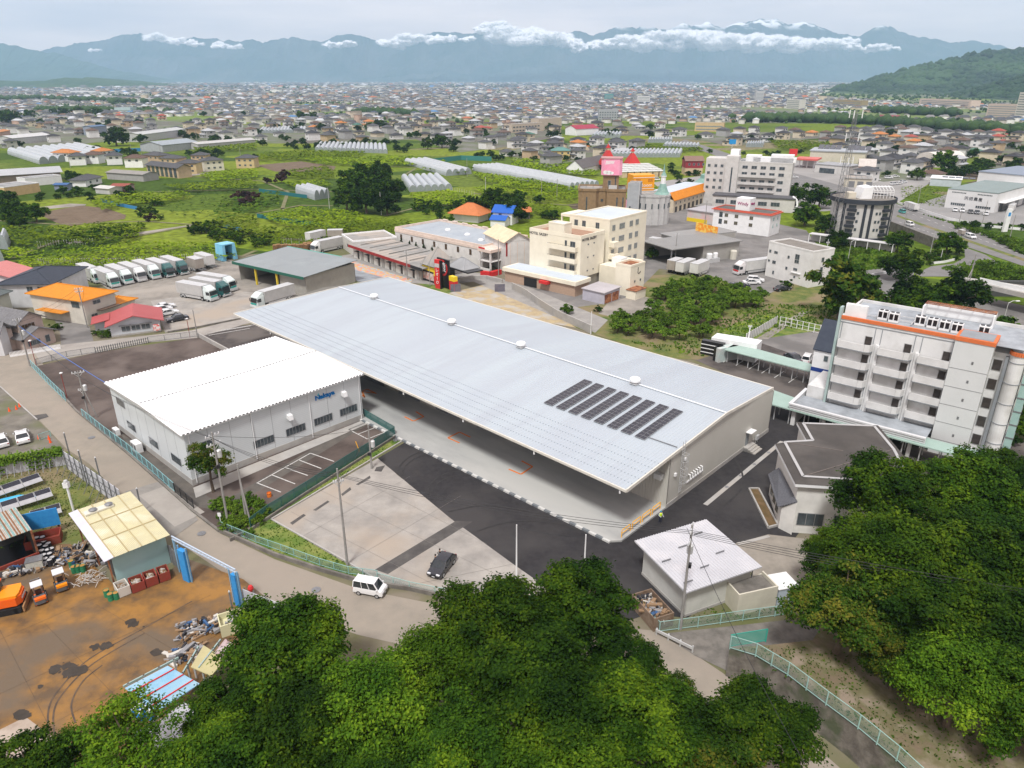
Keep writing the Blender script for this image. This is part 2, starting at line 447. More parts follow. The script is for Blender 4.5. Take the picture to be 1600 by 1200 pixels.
S('orchard_grass',[(840,480),(940,470),(1020,430),(1130,425),(1290,440),(1340,500),(1200,515),(1180,535),(1090,562),(1040,560),(900,512)],.0,ROUGH)
S('gravel_circle',[(935,490),(948,475),(975,466),(1010,464),(1035,472),(1030,485),(1000,494),(960,496)],.006,GRAV)
S('bright_meadow',[(1110,528),(1150,505),(1200,490),(1260,495),(1290,515),(1220,525),(1160,535)],.006,GRASS)
S('bare_fill',[(700,458),(760,444),(815,462),(870,490),(900,512),(820,498)],.006,mat('yellow_fill',(.42,.34,.20),(.30,.24,.16),.6,.95,bump=.3,c3=(.38,.36,.32),s3=.3))
S('green_bank',[(640,438),(690,448),(760,468),(800,480),(740,478)],.003,GRASS)
S('hotel_lane',[(560,395),(690,420),(760,428),(830,450),(950,500),(930,520),(860,492),(790,462),(740,440),(690,446),(620,440),(500,405)],.009,mat('pale_lane',(.30,.29,.27),(.24,.23,.22),.4,.9))
S('hotel_street',[(800,455),(1000,340),(1060,325),(1130,330),(1260,360),(1290,400),(1260,430),(1190,465),(1110,430),(1030,420),(980,470),(900,480)],.0,STREET)
S('shop_lots',[(1020,285),(1130,270),(1240,250),(1480,270),(1430,300),(1400,318),(1290,330),(1180,330),(1060,320)],.0,mat('pale_lot',(.24,.235,.225),(.30,.29,.28),.05,.9))
S('factory_yard',[(1400,330),(1490,300),(1620,290),(1720,330),(1700,372),(1600,352),(1480,345)],.0,mat('grey_yard',(.26,.255,.25),(.2,.2,.195),.05,.9))
HW=mat('highway_asphalt',(.15,.148,.145),(.19,.185,.18),.2,.9)
S('highway',[(1070,218),(1130,237),(1185,256),(1300,286),(1403,319),(1469,341),(1523,360),(1600,388),(1740,440),(1740,468),(1600,416),(1506,384),(1440,374),(1393,354),(1290,305),(1175,266),(1120,244),(1060,222)],.02,HW)
S('highway_median',[(1403,336),(1440,349),(1506,372),(1600,404),(1700,440),(1700,444),(1600,408),(1504,375),(1438,352),(1400,338)],.03,ROUGH)
S('slip_road',[(1455,416),(1490,412),(1508,402),(1506,386),(1540,398),(1560,410),(1530,425),(1490,432),(1440,432),(1430,428)],.024,HW)
S('lower_road',[(1340,424),(1385,418),(1430,416),(1425,445),(1440,478),(1475,515),(1425,508),(1395,470),(1350,440)],.012,HW)
S('underpass_road',[(1530,462),(1700,500),(1700,545),(1560,520),(1500,470)],.004,STREET)
for q in([(1060,690),(1068,700)],):pass
def lines(name,segs,w,z,m=LINE):
 mb=MB();z+=.045
 for a,b in segs:
  A,B=P(*a,z),P(*b,z);mb.bar((A.x,A.y,0),(B.x,B.y,0),w,.004)
 return struct(mb.bd(name,m,None,(0,0,z)))
lines('parking_bay_lines',[((485,708),(401,755)),((485,708),(522,721)),((468,719),(502,732)),((447,731),(481,743)),((425,742),(461,756)),((403,755),(439,769)),((545,671),(582,656)),((545,671),(574,686)),((574,686),(612,671)),((560,678),(597,664))],.16,.012)
lines('delivery_bay_lines',[((322,521),(392,509)),((326,524),(390,513)),((345,516),(400,507))],.22,.012)
lines('car_park_lines',[((1130,566),(1145,556)),((1150,571),(1165,561)),((1170,577),(1185,567)),((1190,583),(1205,573)),((1210,590),(1225,580)),((1232,598),(1246,588))],.15,.012)
hw=[]
for i in range(26):
 t=i/26;a=(1403+t*297,326+t*110+0*t);hw.append((a,(a[0]+5,a[1]+1.9)))
for i in range(14):
 t=i/14;a=(1405+t*100,347+t*34);hw.append((a,(a[0]+4,a[1]+1.4)))
hw+=[((1403,321),(1469,343)),((1469,343),(1523,362)),((1523,362),(1600,390)),((1394,352),(1440,371)),((1440,371),(1506,381))]
lines('highway_lines',hw,.22,.04)
def kerb(name,px,w,h,m=CONC,z=0):
 mb=MB()
 for a,b in zip(px[:-1],px[1:]):
  A,B=P(*a),P(*b);mb.bar((A.x,A.y,z+h/2),(B.x,B.y,z+h/2),w,h)
 return struct(mb.bd(name,m))
kerb('yard_kerb',[(628,690),(424,812),(545,880),(588,906)],.2,.16)
kerb('verge_wall',[(343,831),(430,869),(500,892),(570,912),(640,922),(715,939)],.25,.5,DCONC)
kerb('road_gutter',[(57,573),(120,643),(200,709),(300,798),(343,831)],.3,.25,DCONC)
kerb('cross_street_kerb',[(262,520),(310,512),(380,498),(450,483)],.25,.35,DCONC)
kerb('yard_divider_wall',[(310,526),(345,545),(372,560)],.3,.9,CONC)
kerb('lot_kerb',[(0,604),(58,656)],.2,.12)
A,B=P(1102,789),P(1222,690)
mb=MB();mb.bar((A.x,A.y,.02),(B.x,B.y,.02),.6,.04)
struct(mb.bd('drain_channel',CONC))
mb=MB()
for t in(.25,.42,.6,.8):c=A.lerp(B,t);mb.box(c.x-.25,c.y-.25,.041,c.x+.25,c.y+.25,.048)
struct(mb.bd('drain_grates',STEEL))
mb=MB();rr=random.Random(3)
def arcs(mb,A,w,h=.003):
 for q in A:
  p=[P(*v)for v in q];n=len(p)-1
  for i in range(n*6):
   f=lambda t:(lambda k,u:0.5*((2*p[k])+(p[min(k+1,n)]-p[max(k-1,0)])*u+(2*p[max(k-1,0)]-5*p[k]+4*p[min(k+1,n)]-p[min(k+2,n)])*u*u+(3*p[k]-p[max(k-1,0)]-3*p[min(k+1,n)]+p[min(k+2,n)])*u**3))(min(int(t),n-1),t-min(int(t),n-1))
   a,b=f(i/6),f((i+1)/6);mb.bar((a.x,a.y,0),(b.x,b.y,0),w,h)
arcs(mb,[[(668,772),(672,757),(690,743),(715,737),(760,736)],[(672,776),(677,762),(694,749),(718,743),(765,742)],[(622,741),(626,727),(640,714),(660,705)],[(628,744),(632,731),(645,719),(664,710)],[(700,800),(760,790),(830,800)],[(745,830),(800,815),(870,818),(920,835)],[(1120,700),(1150,720),(1160,760),(1120,800)]],.26)
struct(mb.bd('tyre_marks',mat('tyre_mark',(.040,.038,.038),(.027,.026,.027),.8,.8),None,(0,0,.05)))
mb=MB()
for x,y in((143,684),(315,834),(494,922),(619,688)):c=P(x,y);mb.lathe((c.x,c.y),[(.5,0),(.5,.012),(.4,.013)],14)
struct(mb.bd('manhole_covers',STEEL,None,(0,0,.05)))
S('road_repair_patch',[(195,768),(250,752),(310,812),(270,840)],.003,mat('grey_road_patch',(.20,.19,.175),(.25,.235,.215),.5,.9))
S('road_new_slab',[(217,774),(262,758),(320,800),(273,823)],.006,mat('light_road_patch',(.33,.31,.28),(.29,.27,.245),.4,.9))
S('road_dark_patch',[(47,650),(72,646),(76,651),(60,656),(50,655)],.003,DARKP)
S('scrap_yard_floor',[(-120,950),(20,880),(60,850),(110,850),(180,915),(266,893),(285,870),(380,905),(430,945),(360,1020),(300,1080),(220,1200),(150,1300),(-120,1300)],.006,mat('rusty_wet_concrete',(.275,.14,.034),(.105,.066,.034),.3,.55,bump=.2,detail=12,c3=(.125,.092,.060),s3=.12,spec=.3,lo=.4,hi=.62))
S('slab_patch',[(0,1140),(40,1120),(80,1150),(90,1190),(20,1230),(-40,1200)],.010,mat('pale_scrap_slab',(.42,.36,.30),(.30,.24,.19),.5,.8))
mb=MB()
for a,b in(((0,985),(110,1200)),((70,975),(260,1170)),((150,945),(330,1050)),((0,1085),(330,930)),((0,1000),(150,935)),((30,1160),(400,960))):
 mb.bar((*P(*a)[:2],0),(*P(*b)[:2],0),.025,.003)
arcs(mb,[[(78,1165),(76,1110),(95,1075),(140,1030),(220,985),(300,940)],[(88,1168),(84,1115),(102,1080),(148,1036),(226,990)],[(118,1130),(112,1100),(130,1065),(160,1040)]],.15)
struct(mb.bd('scrap_yard_joints_and_tracks',mat('oily_dark',(.06,.045,.035),(.12,.08,.05),1,.6),None,(0,0,.06)))
mb=MB();_r=random.Random(5)
for(x,y,n,sx,sy)in((112,1048,26,16,10),(88,1048,8,6,4),(162,1008,14,14,5),(208,976,12,12,4),(62,1073,3,3,2),(30,1118,6,10,3),(250,1020,5,8,3)):
 for i in range(n):
  c=P(x+_r.gauss(0,sx*.5),y+_r.gauss(0,sy*.5)-(_r.gauss(0,1)));m=9;r0=_r.uniform(.08,.6);mb.poly([(c.x+r0*_r.uniform(.5,1.3)*math.cos(6.283*k/m),c.y+r0*_r.uniform(.5,1.3)*math.sin(6.283*k/m),i*.0004)for k in range(m)])
struct(mb.bd('oil_stains',mat('oil',(.030,.024,.018),(.05,.04,.03),1,.3),None,(0,0,.07)))
S('weedy_lot',[(-100,740),(0,722),(105,705),(190,776),(200,800),(120,850),(60,860),(0,880),(-100,900)],.004,ROUGH)
S('left_lot',[(-120,592),(0,603),(58,655),(100,700),(0,724),(-120,742)],.004,mat('rough_gravel_lot',(.20,.185,.155),(.115,.105,.09),.35,.95,bump=.4,bscale=6,detail=9,c3=(.12,.125,.07),s3=.15))
S('ploughed_field',[(57,333),(125,321),(165,325),(197,336),(195,342),(110,353),(88,348)],.0,mat('ploughed_soil',(.10,.065,.05),(.15,.105,.08),.25,.95,bump=.4,wave=(.18,'X',.5),wcol=((.16,.14,.06),.0,.25)))
S('brown_strip',[(400,258),(470,252),(525,260),(520,268),(430,268)],.0,mat('ploughed_soil',(0,0,0)))
S('farm_track',[(50,325),(110,318),(135,319),(133,321),(60,328)],.01,GRAV)
S('field_path',[(100,379),(215,363),(300,351),(305,353),(220,366),(105,382)],.01,GRAV)
S('dirt_path',[(1180,530),(1255,485),(1265,487),(1200,530)],.012,GRAV)
S('white_flat_lot',[(300,258),(330,262),(325,272),(270,278),(268,270)],.0,GRAV)
# ---- raised ground behind the retaining wall, bottom right
RZ=2.6
edge=[(1140,1012),(1180,1022),(1230,1052),(1290,1098),(1340,1135),(1400,1185),(1450,1230)]
top=[P(x,y,RZ)for x,y in edge]
outer=[P(x,y,RZ)for x,y in((1700,1300),(1900,900),(1500,880),(1330,900),(1270,1000),(1200,1008))]
mb=MB();ring=top+outer
mb.poly([(q.x,q.y,RZ)for q in ring])
me=mb.mesh('raised_ground',mat('stony_waste_ground',(.17,.13,.085),(.10,.12,.035),.5,.95,bump=.7,bscale=3,c3=(.25,.2,.15),s3=.5))
bm=bmesh.new();bm.from_mesh(me)
for f in bm.faces:
 if f.normal.z<0:f.normal_flip()
bm.to_mesh(me);bm.free();struct(put('raised_ground',me))
mb=MB()
for a,b in zip(top[:-1],top[1:]):
 n=Vector((-(b-a).y,(b-a).x,0)).normalized()*-1
 if n.x>0:n=-n
 mb.hexa([(a.x+n.x*.9,a.y+n.y*.9,-.3),(a.x+.0,a.y,-.3),(b.x,b.y,-.3),(b.x+n.x*.9,b.y+n.y*.9,-.3),(a.x+n.x*.1,a.y+n.y*.1,RZ+.1),(a.x,a.y,RZ+.1),(b.x,b.y,RZ+.1),(b.x+n.x*.1,b.y+n.y*.1,RZ+.1)])
t=mb.bd('retaining_wall',mat('mossy_wall',(.075,.066,.056),(.15,.135,.115),.9,.95,bump=.6,c3=(.06,.07,.04),s3=.5))
tag(t,'dark mossy sloping retaining wall below the long mesh fence','retaining wall')
# == MOUNTAINS, HILLS
def fbm(x,y,seed,octs=5):
 """ridged value noise"""
 rg=np.random.default_rng(seed);T=rg.random((256,256));out=np.zeros_like(x);a=1.0;tot=0
 for o in range(octs):
  X,Y=x*2**o+17.3*o,y*2**o+5.1*o
  i,j=np.floor(X).astype(int),np.floor(Y).astype(int);u,v=X-i,Y-j
  u,v=u*u*(3-2*u),v*v*(3-2*v)
  g=lambda p,q:T[p%256,q%256]
  n=g(i,j)*(1-u)*(1-v)+g(i+1,j)*u*(1-v)+g(i,j+1)*(1-u)*v+g(i+1,j+1)*u*v
  out+=a*(1-abs(2*n-1));tot+=a;a*=.5
 return out/tot
def range_mesh(name,sil,Yc,depth_front,m,n=420,rows=42,base=0.0,seed=1,rough=.35,back=1500,yshift=0,nf=.35):
 """sil: skyline in photo pixels; the crest runs at distance Yc and falls towards the viewer over depth_front metres"""
 xs=np.linspace(sil[0][0],sil[-1][0],n);ys=np.interp(xs,[p[0]for p in sil],[p[1]for p in sil])
 jit=(fbm(xs/17,xs*0+3.3,seed+5,5)-.6)*14*rough*2;ys=ys+jit+yshift
 pp=[PY(a,b,Yc)for a,b in zip(xs,ys)];crest=np.array([q.z for q in pp]);X=np.array([q.x for q in pp])
 V=[]
 k=np.linspace(-.25,1,rows)
 for t in k:
  y=Yc-t*depth_front if t>=0 else Yc-t*back*4
  if t<0:h=crest*(1+t*1.6)
  else:
   f=(1-t)**1.25
   r=fbm(X/(depth_front*nf)+9,np.full_like(X,y)/(depth_front*nf*1.3),seed,5)
   h=base+(crest-base)*(f+(r-.62)*rough*2.4*math.sin(math.pi*min(1,t*1.02))*(1-t*.4))
   h=np.minimum(h,crest*(1-t*.02)if t>0 else crest)
  h=np.maximum(h,base-5)
  V.append(np.stack([X*(y/Yc*.5+.5),np.full_like(X,y),h],1))
 V=np.concatenate(V);F=[]
 i=np.arange(n-1)
 for r in range(rows-1):F.append(np.stack([i+r*n,i+r*n+1,i+(r+1)*n+1,i+(r+1)*n],1)[:,::-1])
 o=put(name,fastmesh(name,V,np.concatenate(F),m));o.data.polygons.foreach_set('use_smooth',[False]*len(o.data.polygons))
 return struct(o)
def mtn_mat(name,green,rock,snow_z=None):
 m=bpy.data.materials.new(name);m.use_nodes=True
 N=m.node_tree.nodes;L=m.node_tree.links;b=N['Principled BSDF'];b.inputs['Roughness'].default_value=.95;b.inputs['Specular IOR Level'].default_value=.1
 t=N.new('ShaderNodeTexCoord');n=N.new('ShaderNodeTexNoise');n.inputs['Scale'].default_value=.0012;n.inputs['Detail'].default_value=8
 L.new(t.outputs['Object'],n.inputs['Vector'])
 r=N.new('ShaderNodeValToRGB');r.color_ramp.elements[0].position=.4;r.color_ramp.elements[0].color=(*green,1);r.color_ramp.elements[1].position=.65;r.color_ramp.elements[1].color=(*rock,1)
 L.new(n.outputs['Fac'],r.inputs['Fac']);col=r.outputs['Color']
 if snow_z:
  s=N.new('ShaderNodeSeparateXYZ');L.new(t.outputs['Object'],s.inputs[0])
  a=N.new('ShaderNodeMapRange');a.inputs['From Min'].default_value=snow_z[0];a.inputs['From Max'].default_value=snow_z[1]
  L.new(s.outputs['Z'],a.inputs['Value'])
  g=N.new('ShaderNodeMath');g.operation='MULTIPLY';n2=N.new('ShaderNodeTexNoise');n2.inputs['Scale'].default_value=.004;n2.inputs['Detail'].default_value=8
  L.new(t.outputs['Object'],n2.inputs['Vector'])
  q=N.new('ShaderNodeMapRange');q.inputs['From Min'].default_value=.47;q.inputs['From Max'].default_value=.56
  L.new(n2.outputs['Fac'],q.inputs['Value']);L.new(a.outputs['Result'],g.inputs[0]);L.new(q.outputs['Result'],g.inputs[1])
  k=N.new('ShaderNodeMix');k.data_type='RGBA';k.inputs[7].default_value=(.8,.82,.85,1);L.new(g.outputs[0],k.inputs['Factor']);L.new(col,k.inputs[6]);col=k.outputs[2]
 L.new(col,b.inputs['Base Color']);return m
SIL=[(-160,84),(0,96),(60,84),(75,75),(110,70),(150,63),(190,55),(215,54),(232,53),(250,62),(275,66),(297,57),(320,60),(350,63),(395,63),(412,66),(430,62),(458,57),(478,60),(500,65),(525,57),(545,51),(565,55),(590,63),(620,66),(640,62),(662,56),(690,49),(715,50),(750,51),(790,60),(830,62),(870,54),(905,48),(925,54),(945,49),(962,41),(985,43),(1020,43),(1040,47),(1068,35),(1082,39),(1105,35),(1130,42),(1145,38),(1170,32),(1195,31),(1211,28),(1232,38),(1258,34),(1280,42),(1300,50),(1330,56),(1345,55),(1365,46),(1384,39),(1405,48),(1430,56),(1470,62),(1490,66),(1515,62),(1545,66),(1575,76),(1640,84),(1760,100)]
FARM=mtn_mat('far_mountain',(.022,.045,.04),(.06,.075,.075),(1010,1150))
range_mesh('far_mountain_range',SIL,17500,4000,FARM,base=-150,seed=4,rough=.30,n=640,rows=56)
NEARM=mtn_mat('mid_mountain',(.03,.07,.05),(.05,.095,.065))
range_mesh('near_mountain_left',[(-260,40),(-100,52),(0,67),(25,69),(45,77),(75,81),(110,88),(140,97),(165,106),(200,113),(235,121),(275,130),(300,134)],10500,2600,NEARM,base=-5,seed=8,rough=.3)
range_mesh('low_hills_left',[(-160,122),(0,126),(40,127),(80,124),(110,122),(150,121),(185,127),(215,131),(250,133)],5200,900,mtn_mat('low_hill',(.03,.07,.025),(.06,.10,.035)),base=-3,seed=12,rough=.3)
range_mesh('foothill_range',[(500,132),(560,122),(640,117),(700,112),(760,116),(820,105),(900,108),(990,100),(1080,108),(1160,104),(1240,112),(1330,117),(1420,122)],14500,1500,FARM,base=-150,seed=20,rough=.3)
HILLM=mat('forested_hill',(.008,.024,.010),(.022,.052,.016),.03,.95,bump=1.0,bscale=.05,detail=8,c3=(.035,.075,.02),s3=.004)
def hill(name,sil,Yc,dep,seed,rough=.22):
 o=range_mesh(name,sil,Yc,dep,HILLM,base=-2,seed=seed,rough=rough,n=300,rows=60,back=200,nf=.28)
 return o
hill('green_hill',[(1262,152),(1290,142),(1330,134),(1362,123),(1395,113),(1425,105),(1455,101),(1485,92),(1520,84),(1550,77),(1600,75),(1660,66),(1760,60)],3400,700,31)
hill('nearer_green_hill',[(1440,168),(1480,158),(1520,148),(1550,135),(1580,124),(1620,114),(1700,96),(1800,90)],2300,420,37)
def crownmass(name,pts,r,m,label,sub=1,squash=.8):
 """pts (n,3) crown centres, r (n,) radii: each a small faceted crown"""
 bm=bmesh.new();bmesh.ops.create_icosphere(bm,subdivisions=sub,radius=1);bm.verts.ensure_lookup_table()
 V0=np.array([v.co[:]for v in bm.verts]);F0=np.array([[v.index for v in f.verts]for f in bm.faces]);bm.free()
 n=len(pts);k=len(V0)
 J=RNG.uniform(.72,1.25,(n,k,1))
 V=(V0[None]*J*np.array([1,1,squash]))*r[:,None,None]+pts[:,None,:]
 F=(F0[None]+(np.arange(n)*k)[:,None,None]).reshape(-1,3)
 o=put(name,fastmesh(name,V.reshape(-1,3),F,m));o['kind']='stuff';o['label']=label
 return o
 # == TREES
LF1=leafmat('broadleaf_foliage',(.007,.026,.003),(.032,.078,.005),(.115,.185,.008))
LF2=leafmat('deep_green_foliage',(.006,.022,.003),(.022,.058,.004),(.075,.130,.006))
LF3=leafmat('light_green_foliage',(.018,.055,.004),(.062,.13,.007),(.155,.235,.012))
LF4=leafmat('rusty_tipped_foliage',(.009,.032,.004),(.034,.076,.006),(.14,.13,.016),.35)
LF5=leafmat('bright_bush_foliage',(.035,.08,.008),(.08,.15,.014),(.16,.24,.025))
LF6=leafmat('purple_leaf_foliage',(.02,.010,.012),(.045,.022,.022),(.07,.04,.03))
VINE=leafmat('vine_foliage',(.085,.15,.006),(.150,.225,.008),(.235,.315,.014),.07)
VINE2=leafmat('dark_orchard_foliage',(.025,.065,.007),(.06,.115,.010),(.14,.20,.015),.12)
def crown_mesh(name,R,nl,size,m,squash=.78,lobes=14,airy=0,seed=0,cone=0):
 global RNG
 rg=np.random.default_rng(100+seed)
 C=[];
 for i in range(lobes):
  a=i*2.399+rg.uniform(-.4,.4);z=1-1.55*(i+.5)/lobes;s=math.sqrt(max(.05,1-z*z))
  k=R*rg.uniform(.46,.86)
  C.append((math.cos(a)*s*k,math.sin(a)*s*k,z*k*squash,R*rg.uniform(.17,.38)))
 C.append((0,0,R*.0,R*.45));C=np.array(C)
 w=C[:,3]**2;idx=rg.choice(len(C),nl,p=w/w.sum())
 D=rg.normal(0,1,(nl,3));D/=np.linalg.norm(D,axis=1)[:,None]
 flip=(D[:,2]<-.25)&(rg.random(nl)<.7);D[flip,2]*=-1
 rad=C[idx,3]*(1-.55*rg.random(nl)**1.8)*(1+.10*np.sin(D[:,0]*7+idx)*np.sin(D[:,1]*6+idx*2))
 Pn=C[idx,:3]+D*rad[:,None]*np.array([1,1,squash])
 nt=max(8,nl//((105 if nl>9000 else 20)if not airy else 40));tw=rg.integers(0,nl,nt);near=rg.integers(0,nt,nl)
 cl=rg.random(nl)<(.72 if not airy else.85)
 Pn[cl]=Pn[tw[near[cl]]]+rg.normal(0,R*(.062 if not airy else.075),(cl.sum(),3))*np.array([1,1,.55])
 N_=D*.7+np.array([0,0,.75])
 N_[cl]=D[tw[near[cl]]]*.7+np.array([0,0,.75])
 if cone:
  f=np.clip((Pn[:,2]+R*squash)/(2*R*squash),0,1);Pn[:,:2]*=(1.15-.95*f)[:,None];Pn[:,2]*=1.7
 sv=RNG;RNG=rg
 V,F=leafquads(Pn,N_,size*.62,.5);RNG=sv
 me=fastmesh(name,V,F,m)
 return me,C
def trunk_mesh(name,H,R,C,zc,limbs=7):
 mb=MB();r=max(.12,R*.055)
 mb.tube([(0,0,-.3),(.05*R,.03*R,zc*.4),(0,.05*R,zc*.85),(0,0,zc+R*.3)],[r*1.5,r,r*.8,r*.35],8)
 for i in range(min(limbs,len(C))):
  x,y,z,q=C[i];z0=zc*.55+.1*i*R*.3
  mb.tube([(0,0,z0),(x*.45,y*.45,z0+(zc+z-z0)*.6),(x*1.05,y*1.05,zc+z+q*.2)],[r*.55,r*.35,r*.12],6)
 return mb.mesh(name,BARK)
TREES={}
def tree_proto(key,R,H,nl,size,m,**k):
 lim=k.pop('limbs',7)
 me,C=crown_mesh('crown',R,nl,size,m,**k)
 sq=k.get('squash',.78);zc=H-R*sq*.95
 TREES[key]=(me,trunk_mesh('trunk',H,R,C,zc,lim),zc,R,H)
tree_proto('big_a',4.6,9.8,34000,.215,LF1,seed=1,lobes=26)
tree_proto('big_b',4.6,10,34000,.215,LF1,seed=2,lobes=22,squash=.9)
tree_proto('big_c',4.6,9.4,32000,.21,LF2,seed=3,lobes=24)
tree_proto('big_d',4.6,9.8,28000,.20,LF3,seed=4,lobes=28,airy=1)
tree_proto('acacia',4.0,9,9500,.19,LF3,seed=5,lobes=15,airy=1,squash=.7)
tree_proto('big_e',4.6,9.3,30000,.21,LF4,seed=6,lobes=20)
tree_proto('mid_a',4.0,6.2,5200,.44,LF1,seed=7,lobes=13,squash=.88)
tree_proto('mid_b',4.0,6.2,5200,.44,LF2,seed=8,lobes=15,squash=.9)
tree_proto('mid_c',4.0,6.2,5200,.44,LF4,seed=9,lobes=12,squash=.85)
tree_proto('bush_a',1.5,1.8,900,.26,LF5,seed=10,lobes=8,limbs=3)
tree_proto('bush_b',1.5,1.8,900,.26,LF1,seed=11,lobes=8,limbs=3)
tree_proto('peach',2.4,2.9,1500,.34,LF5,seed=12,lobes=9,squash=.5,limbs=4)
tree_proto('far_a',5,7.0,1700,.9,LF2,seed=13,lobes=11,squash=.84)
tree_proto('far_b',5,7.0,1700,.9,LF1,seed=14,lobes=10,squash=.86)
tree_proto('purple',3,3.3,1200,.5,LF6,seed=15,lobes=8,squash=.6)
tree_proto('conifer',1.2,4.2,900,.3,LF2,seed=16,lobes=6,cone=1,limbs=2)
tree_proto('ball',1.6,1.5,2600,.16,LF5,seed=17,lobes=20,squash=.62,limbs=2)
tree_proto('nettle',3.6,9.5,8000,.28,LF4,seed=18,lobes=13,squash=1.1)
def tree(key,xy,label,scale=1.0,z=0,name='tree',cat='tree',group=None,rz=None,sz=None):
 cm,tm,zc,R,H=TREES[key]
 t=Tg(name,label,cat,(xy[0],xy[1],z),random.uniform(0,6.28)if rz is None else rz,group)
 t.scale=(scale,scale,sz or scale)
 put('trunk',tm,t);put('crown',cm,t,(0,0,zc));return t
def tP(key,px,py,width_px,label,H=None,**k):
 """px, py: where the middle of the crown is seen; width_px: crown width in the photograph"""
 cm,tm,zc,R,Hh=TREES[key]
 sc=1.0
 for _ in range(6):
  z=zc*sc+k.get('z',0);q=P(px,py,z);dist=math.sqrt(q.x**2+q.y**2+(CAM_H-z)**2)
  dep=q.y*CP-(z-CAM_H)*SP
  sc=width_px*dep/F_PX/(2*R)
 return tree(key,q,label,sc,**k)
G1='tall trees along the bottom of the slope'
for key,x,y,w,lab in[('big_a',445,1015,205,'dense green tree between the scrap yard gate and the road'),('big_b',770,985,190,'leafy tree whose top reaches the concrete yard beside the black car'),('big_c',905,965,200,'dark green tree beside the rubbish skip and the white storage shed'),('big_d',700,1040,170,'light green tree at the road just below the white van'),('big_c',970,1060,150,'dark tree whose crown overhangs the road below the rubbish skip'),('big_a',840,1085,230,'broad tree in the middle of the foreground belt'),('big_d',590,1110,210,'pale feathery tree at the bottom centre left of the picture'),('big_b',1000,1140,200,'tree at the bottom edge right of centre, below the overhanging dark tree'),('big_e',1060,1110,120,'small rusty-tipped tree at the road bend'),('big_a',1180,1140,180,'right-hand tree of the foreground belt, against the retaining wall'),('big_b',480,1145,190,'tree at the bottom edge between the blue roof and the feathery tree'),('big_c',370,1110,160,'dark tree beside the white roof of the scrap yard'),('acacia',205,1158,190,'airy feathery tree leaning over the blue scrap yard roof'),('big_a',720,1170,190,'tree cut by the bottom edge below the middle of the picture'),('big_d',880,1200,210,'light green tree cut by the bottom edge, centre'),('big_b',340,1205,180,'tree cut by the bottom edge left of centre'),('big_e',1120,1215,180,'tree cut by the bottom edge at the lower road'),('big_c',50,1215,170,'dark bush-like tree in the bottom left corner'),('acacia',130,1175,120,'thin young tree near the bottom left corner'),('big_a',600,1210,170,'tree at the bottom edge under the feathery tree')]:
 tP(key,x,y,w,lab,name='broadleaf_tree',group=G1)
G2='dense trees on the right-hand slope'
for key,x,y,w,lab in[('big_b',1385,780,160,'bright tree standing against the dark-roofed building'),('big_a',1510,770,165,'tree behind the bright one, below the green carport roof'),('big_c',1580,745,110,'tree at the right edge beside the rusty-roofed hut'),('big_b',1300,868,95,'small tree at the white annex wall'),('big_d',1395,870,190,'feathery tree in the middle of the right slope, upper row'),('big_a',1500,875,190,'round tree on the right slope behind the power lines'),('big_c',1590,860,170,'dark tree at the right edge, upper row'),('big_e',1320,945,180,'orange-tipped tree beside the blue-white locker'),('big_c',1440,960,190,'dark tree in the middle of the right slope'),('big_a',1550,975,190,'large tree at the right edge, middle row'),('big_d',1500,1055,180,'light tree above the stony waste ground'),('big_b',1590,1100,180,'tree at the right edge above the mesh fence'),('big_a',1690,930,200,'tree just outside the right edge, middle row'),('big_c',1680,790,160,'tree just outside the right edge, upper row'),('big_b',1700,1110,220,'tree just outside the right edge, lower row'),('big_e',1405,1030,130,'low rusty tree at the edge of the stony ground')]:
 tP(key,x,y,w,lab,name='broadleaf_tree',group=G2,z=1.5)
tP('nettle',325,722,68,'rusty-tipped tree growing at the corner of the white corrugated building',name='corner_tree')
for key,x,y,w,lab in[('mid_c',1320,455,120,'broad rusty-tipped tree behind the orange-trimmed hotel roof'),('mid_a',1415,415,68,'tall tree on the slip road verge'),('mid_b',1425,460,80,'tree below the slip road, behind the rooftop units'),('mid_b',1500,465,100,'dark tree beside the braced concrete pole'),('mid_a',1450,480,90,'tree between the slip road and the hotel roof'),('mid_a',1480,380,48,'dark shrub-like tree between the highway and the slip road'),('mid_a',1560,525,90,'tree in front of the underpass'),('mid_b',1245,305,46,'dark tree left of the round hotel, first of the pair'),('mid_b',1282,308,48,'dark tree left of the round hotel, second of the pair'),('mid_a',1260,335,50,'lower tree in front of the dark pair by the round hotel'),('mid_a',1290,352,45,'leafy tree at the foot of the round hotel'),('mid_b',1310,375,40,'bush-like tree below the round hotel'),('mid_a',1435,272,26,'round tree at the corner of the green meadow'),('mid_a',1475,252,44,'yellow-green bamboo clump behind the meadow'),('mid_a',1405,378,45,'yellowish tree on the highway bank'),('mid_a',770,318,60,'dark tree behind the orange pyramid roof'),('mid_b',805,330,50,'tree right of the orange pyramid roof'),('mid_a',850,400,12,'palm-like small tree by the cream hotel'),('mid_a',1020,396,24,'clipped shrub at the right corner of the cream hotel'),('mid_b',1588,640,40,'tree behind the right end of the orange-trimmed hotel')]:
 tP(key,x,y,w,lab,name='tree')
for i,(x,y,w)in enumerate([(550,290,62),(585,283,66),(612,296,52),(540,312,50),(572,312,60),(604,318,50),(562,272,44),(595,268,40)]):
 tP('mid_b' if i%3 else 'mid_a',x,y,w,'large dark tree of the round grove among the vineyards',name='grove_tree',group='round grove among the vineyards')
for x,y,w,lab in[(886,484,28,'round green bush by the curved concrete lane'),(935,483,18,'small bush beside the gravel circle'),(1215,425,20,'hedge bush under the white three-storey block'),(1352,406,12,'small bush on the slip road bank'),(1230,445,26,'round shrub in front of the black van')]:
 tP('bush_b',x,y,w,lab,name='bush',cat='bush')
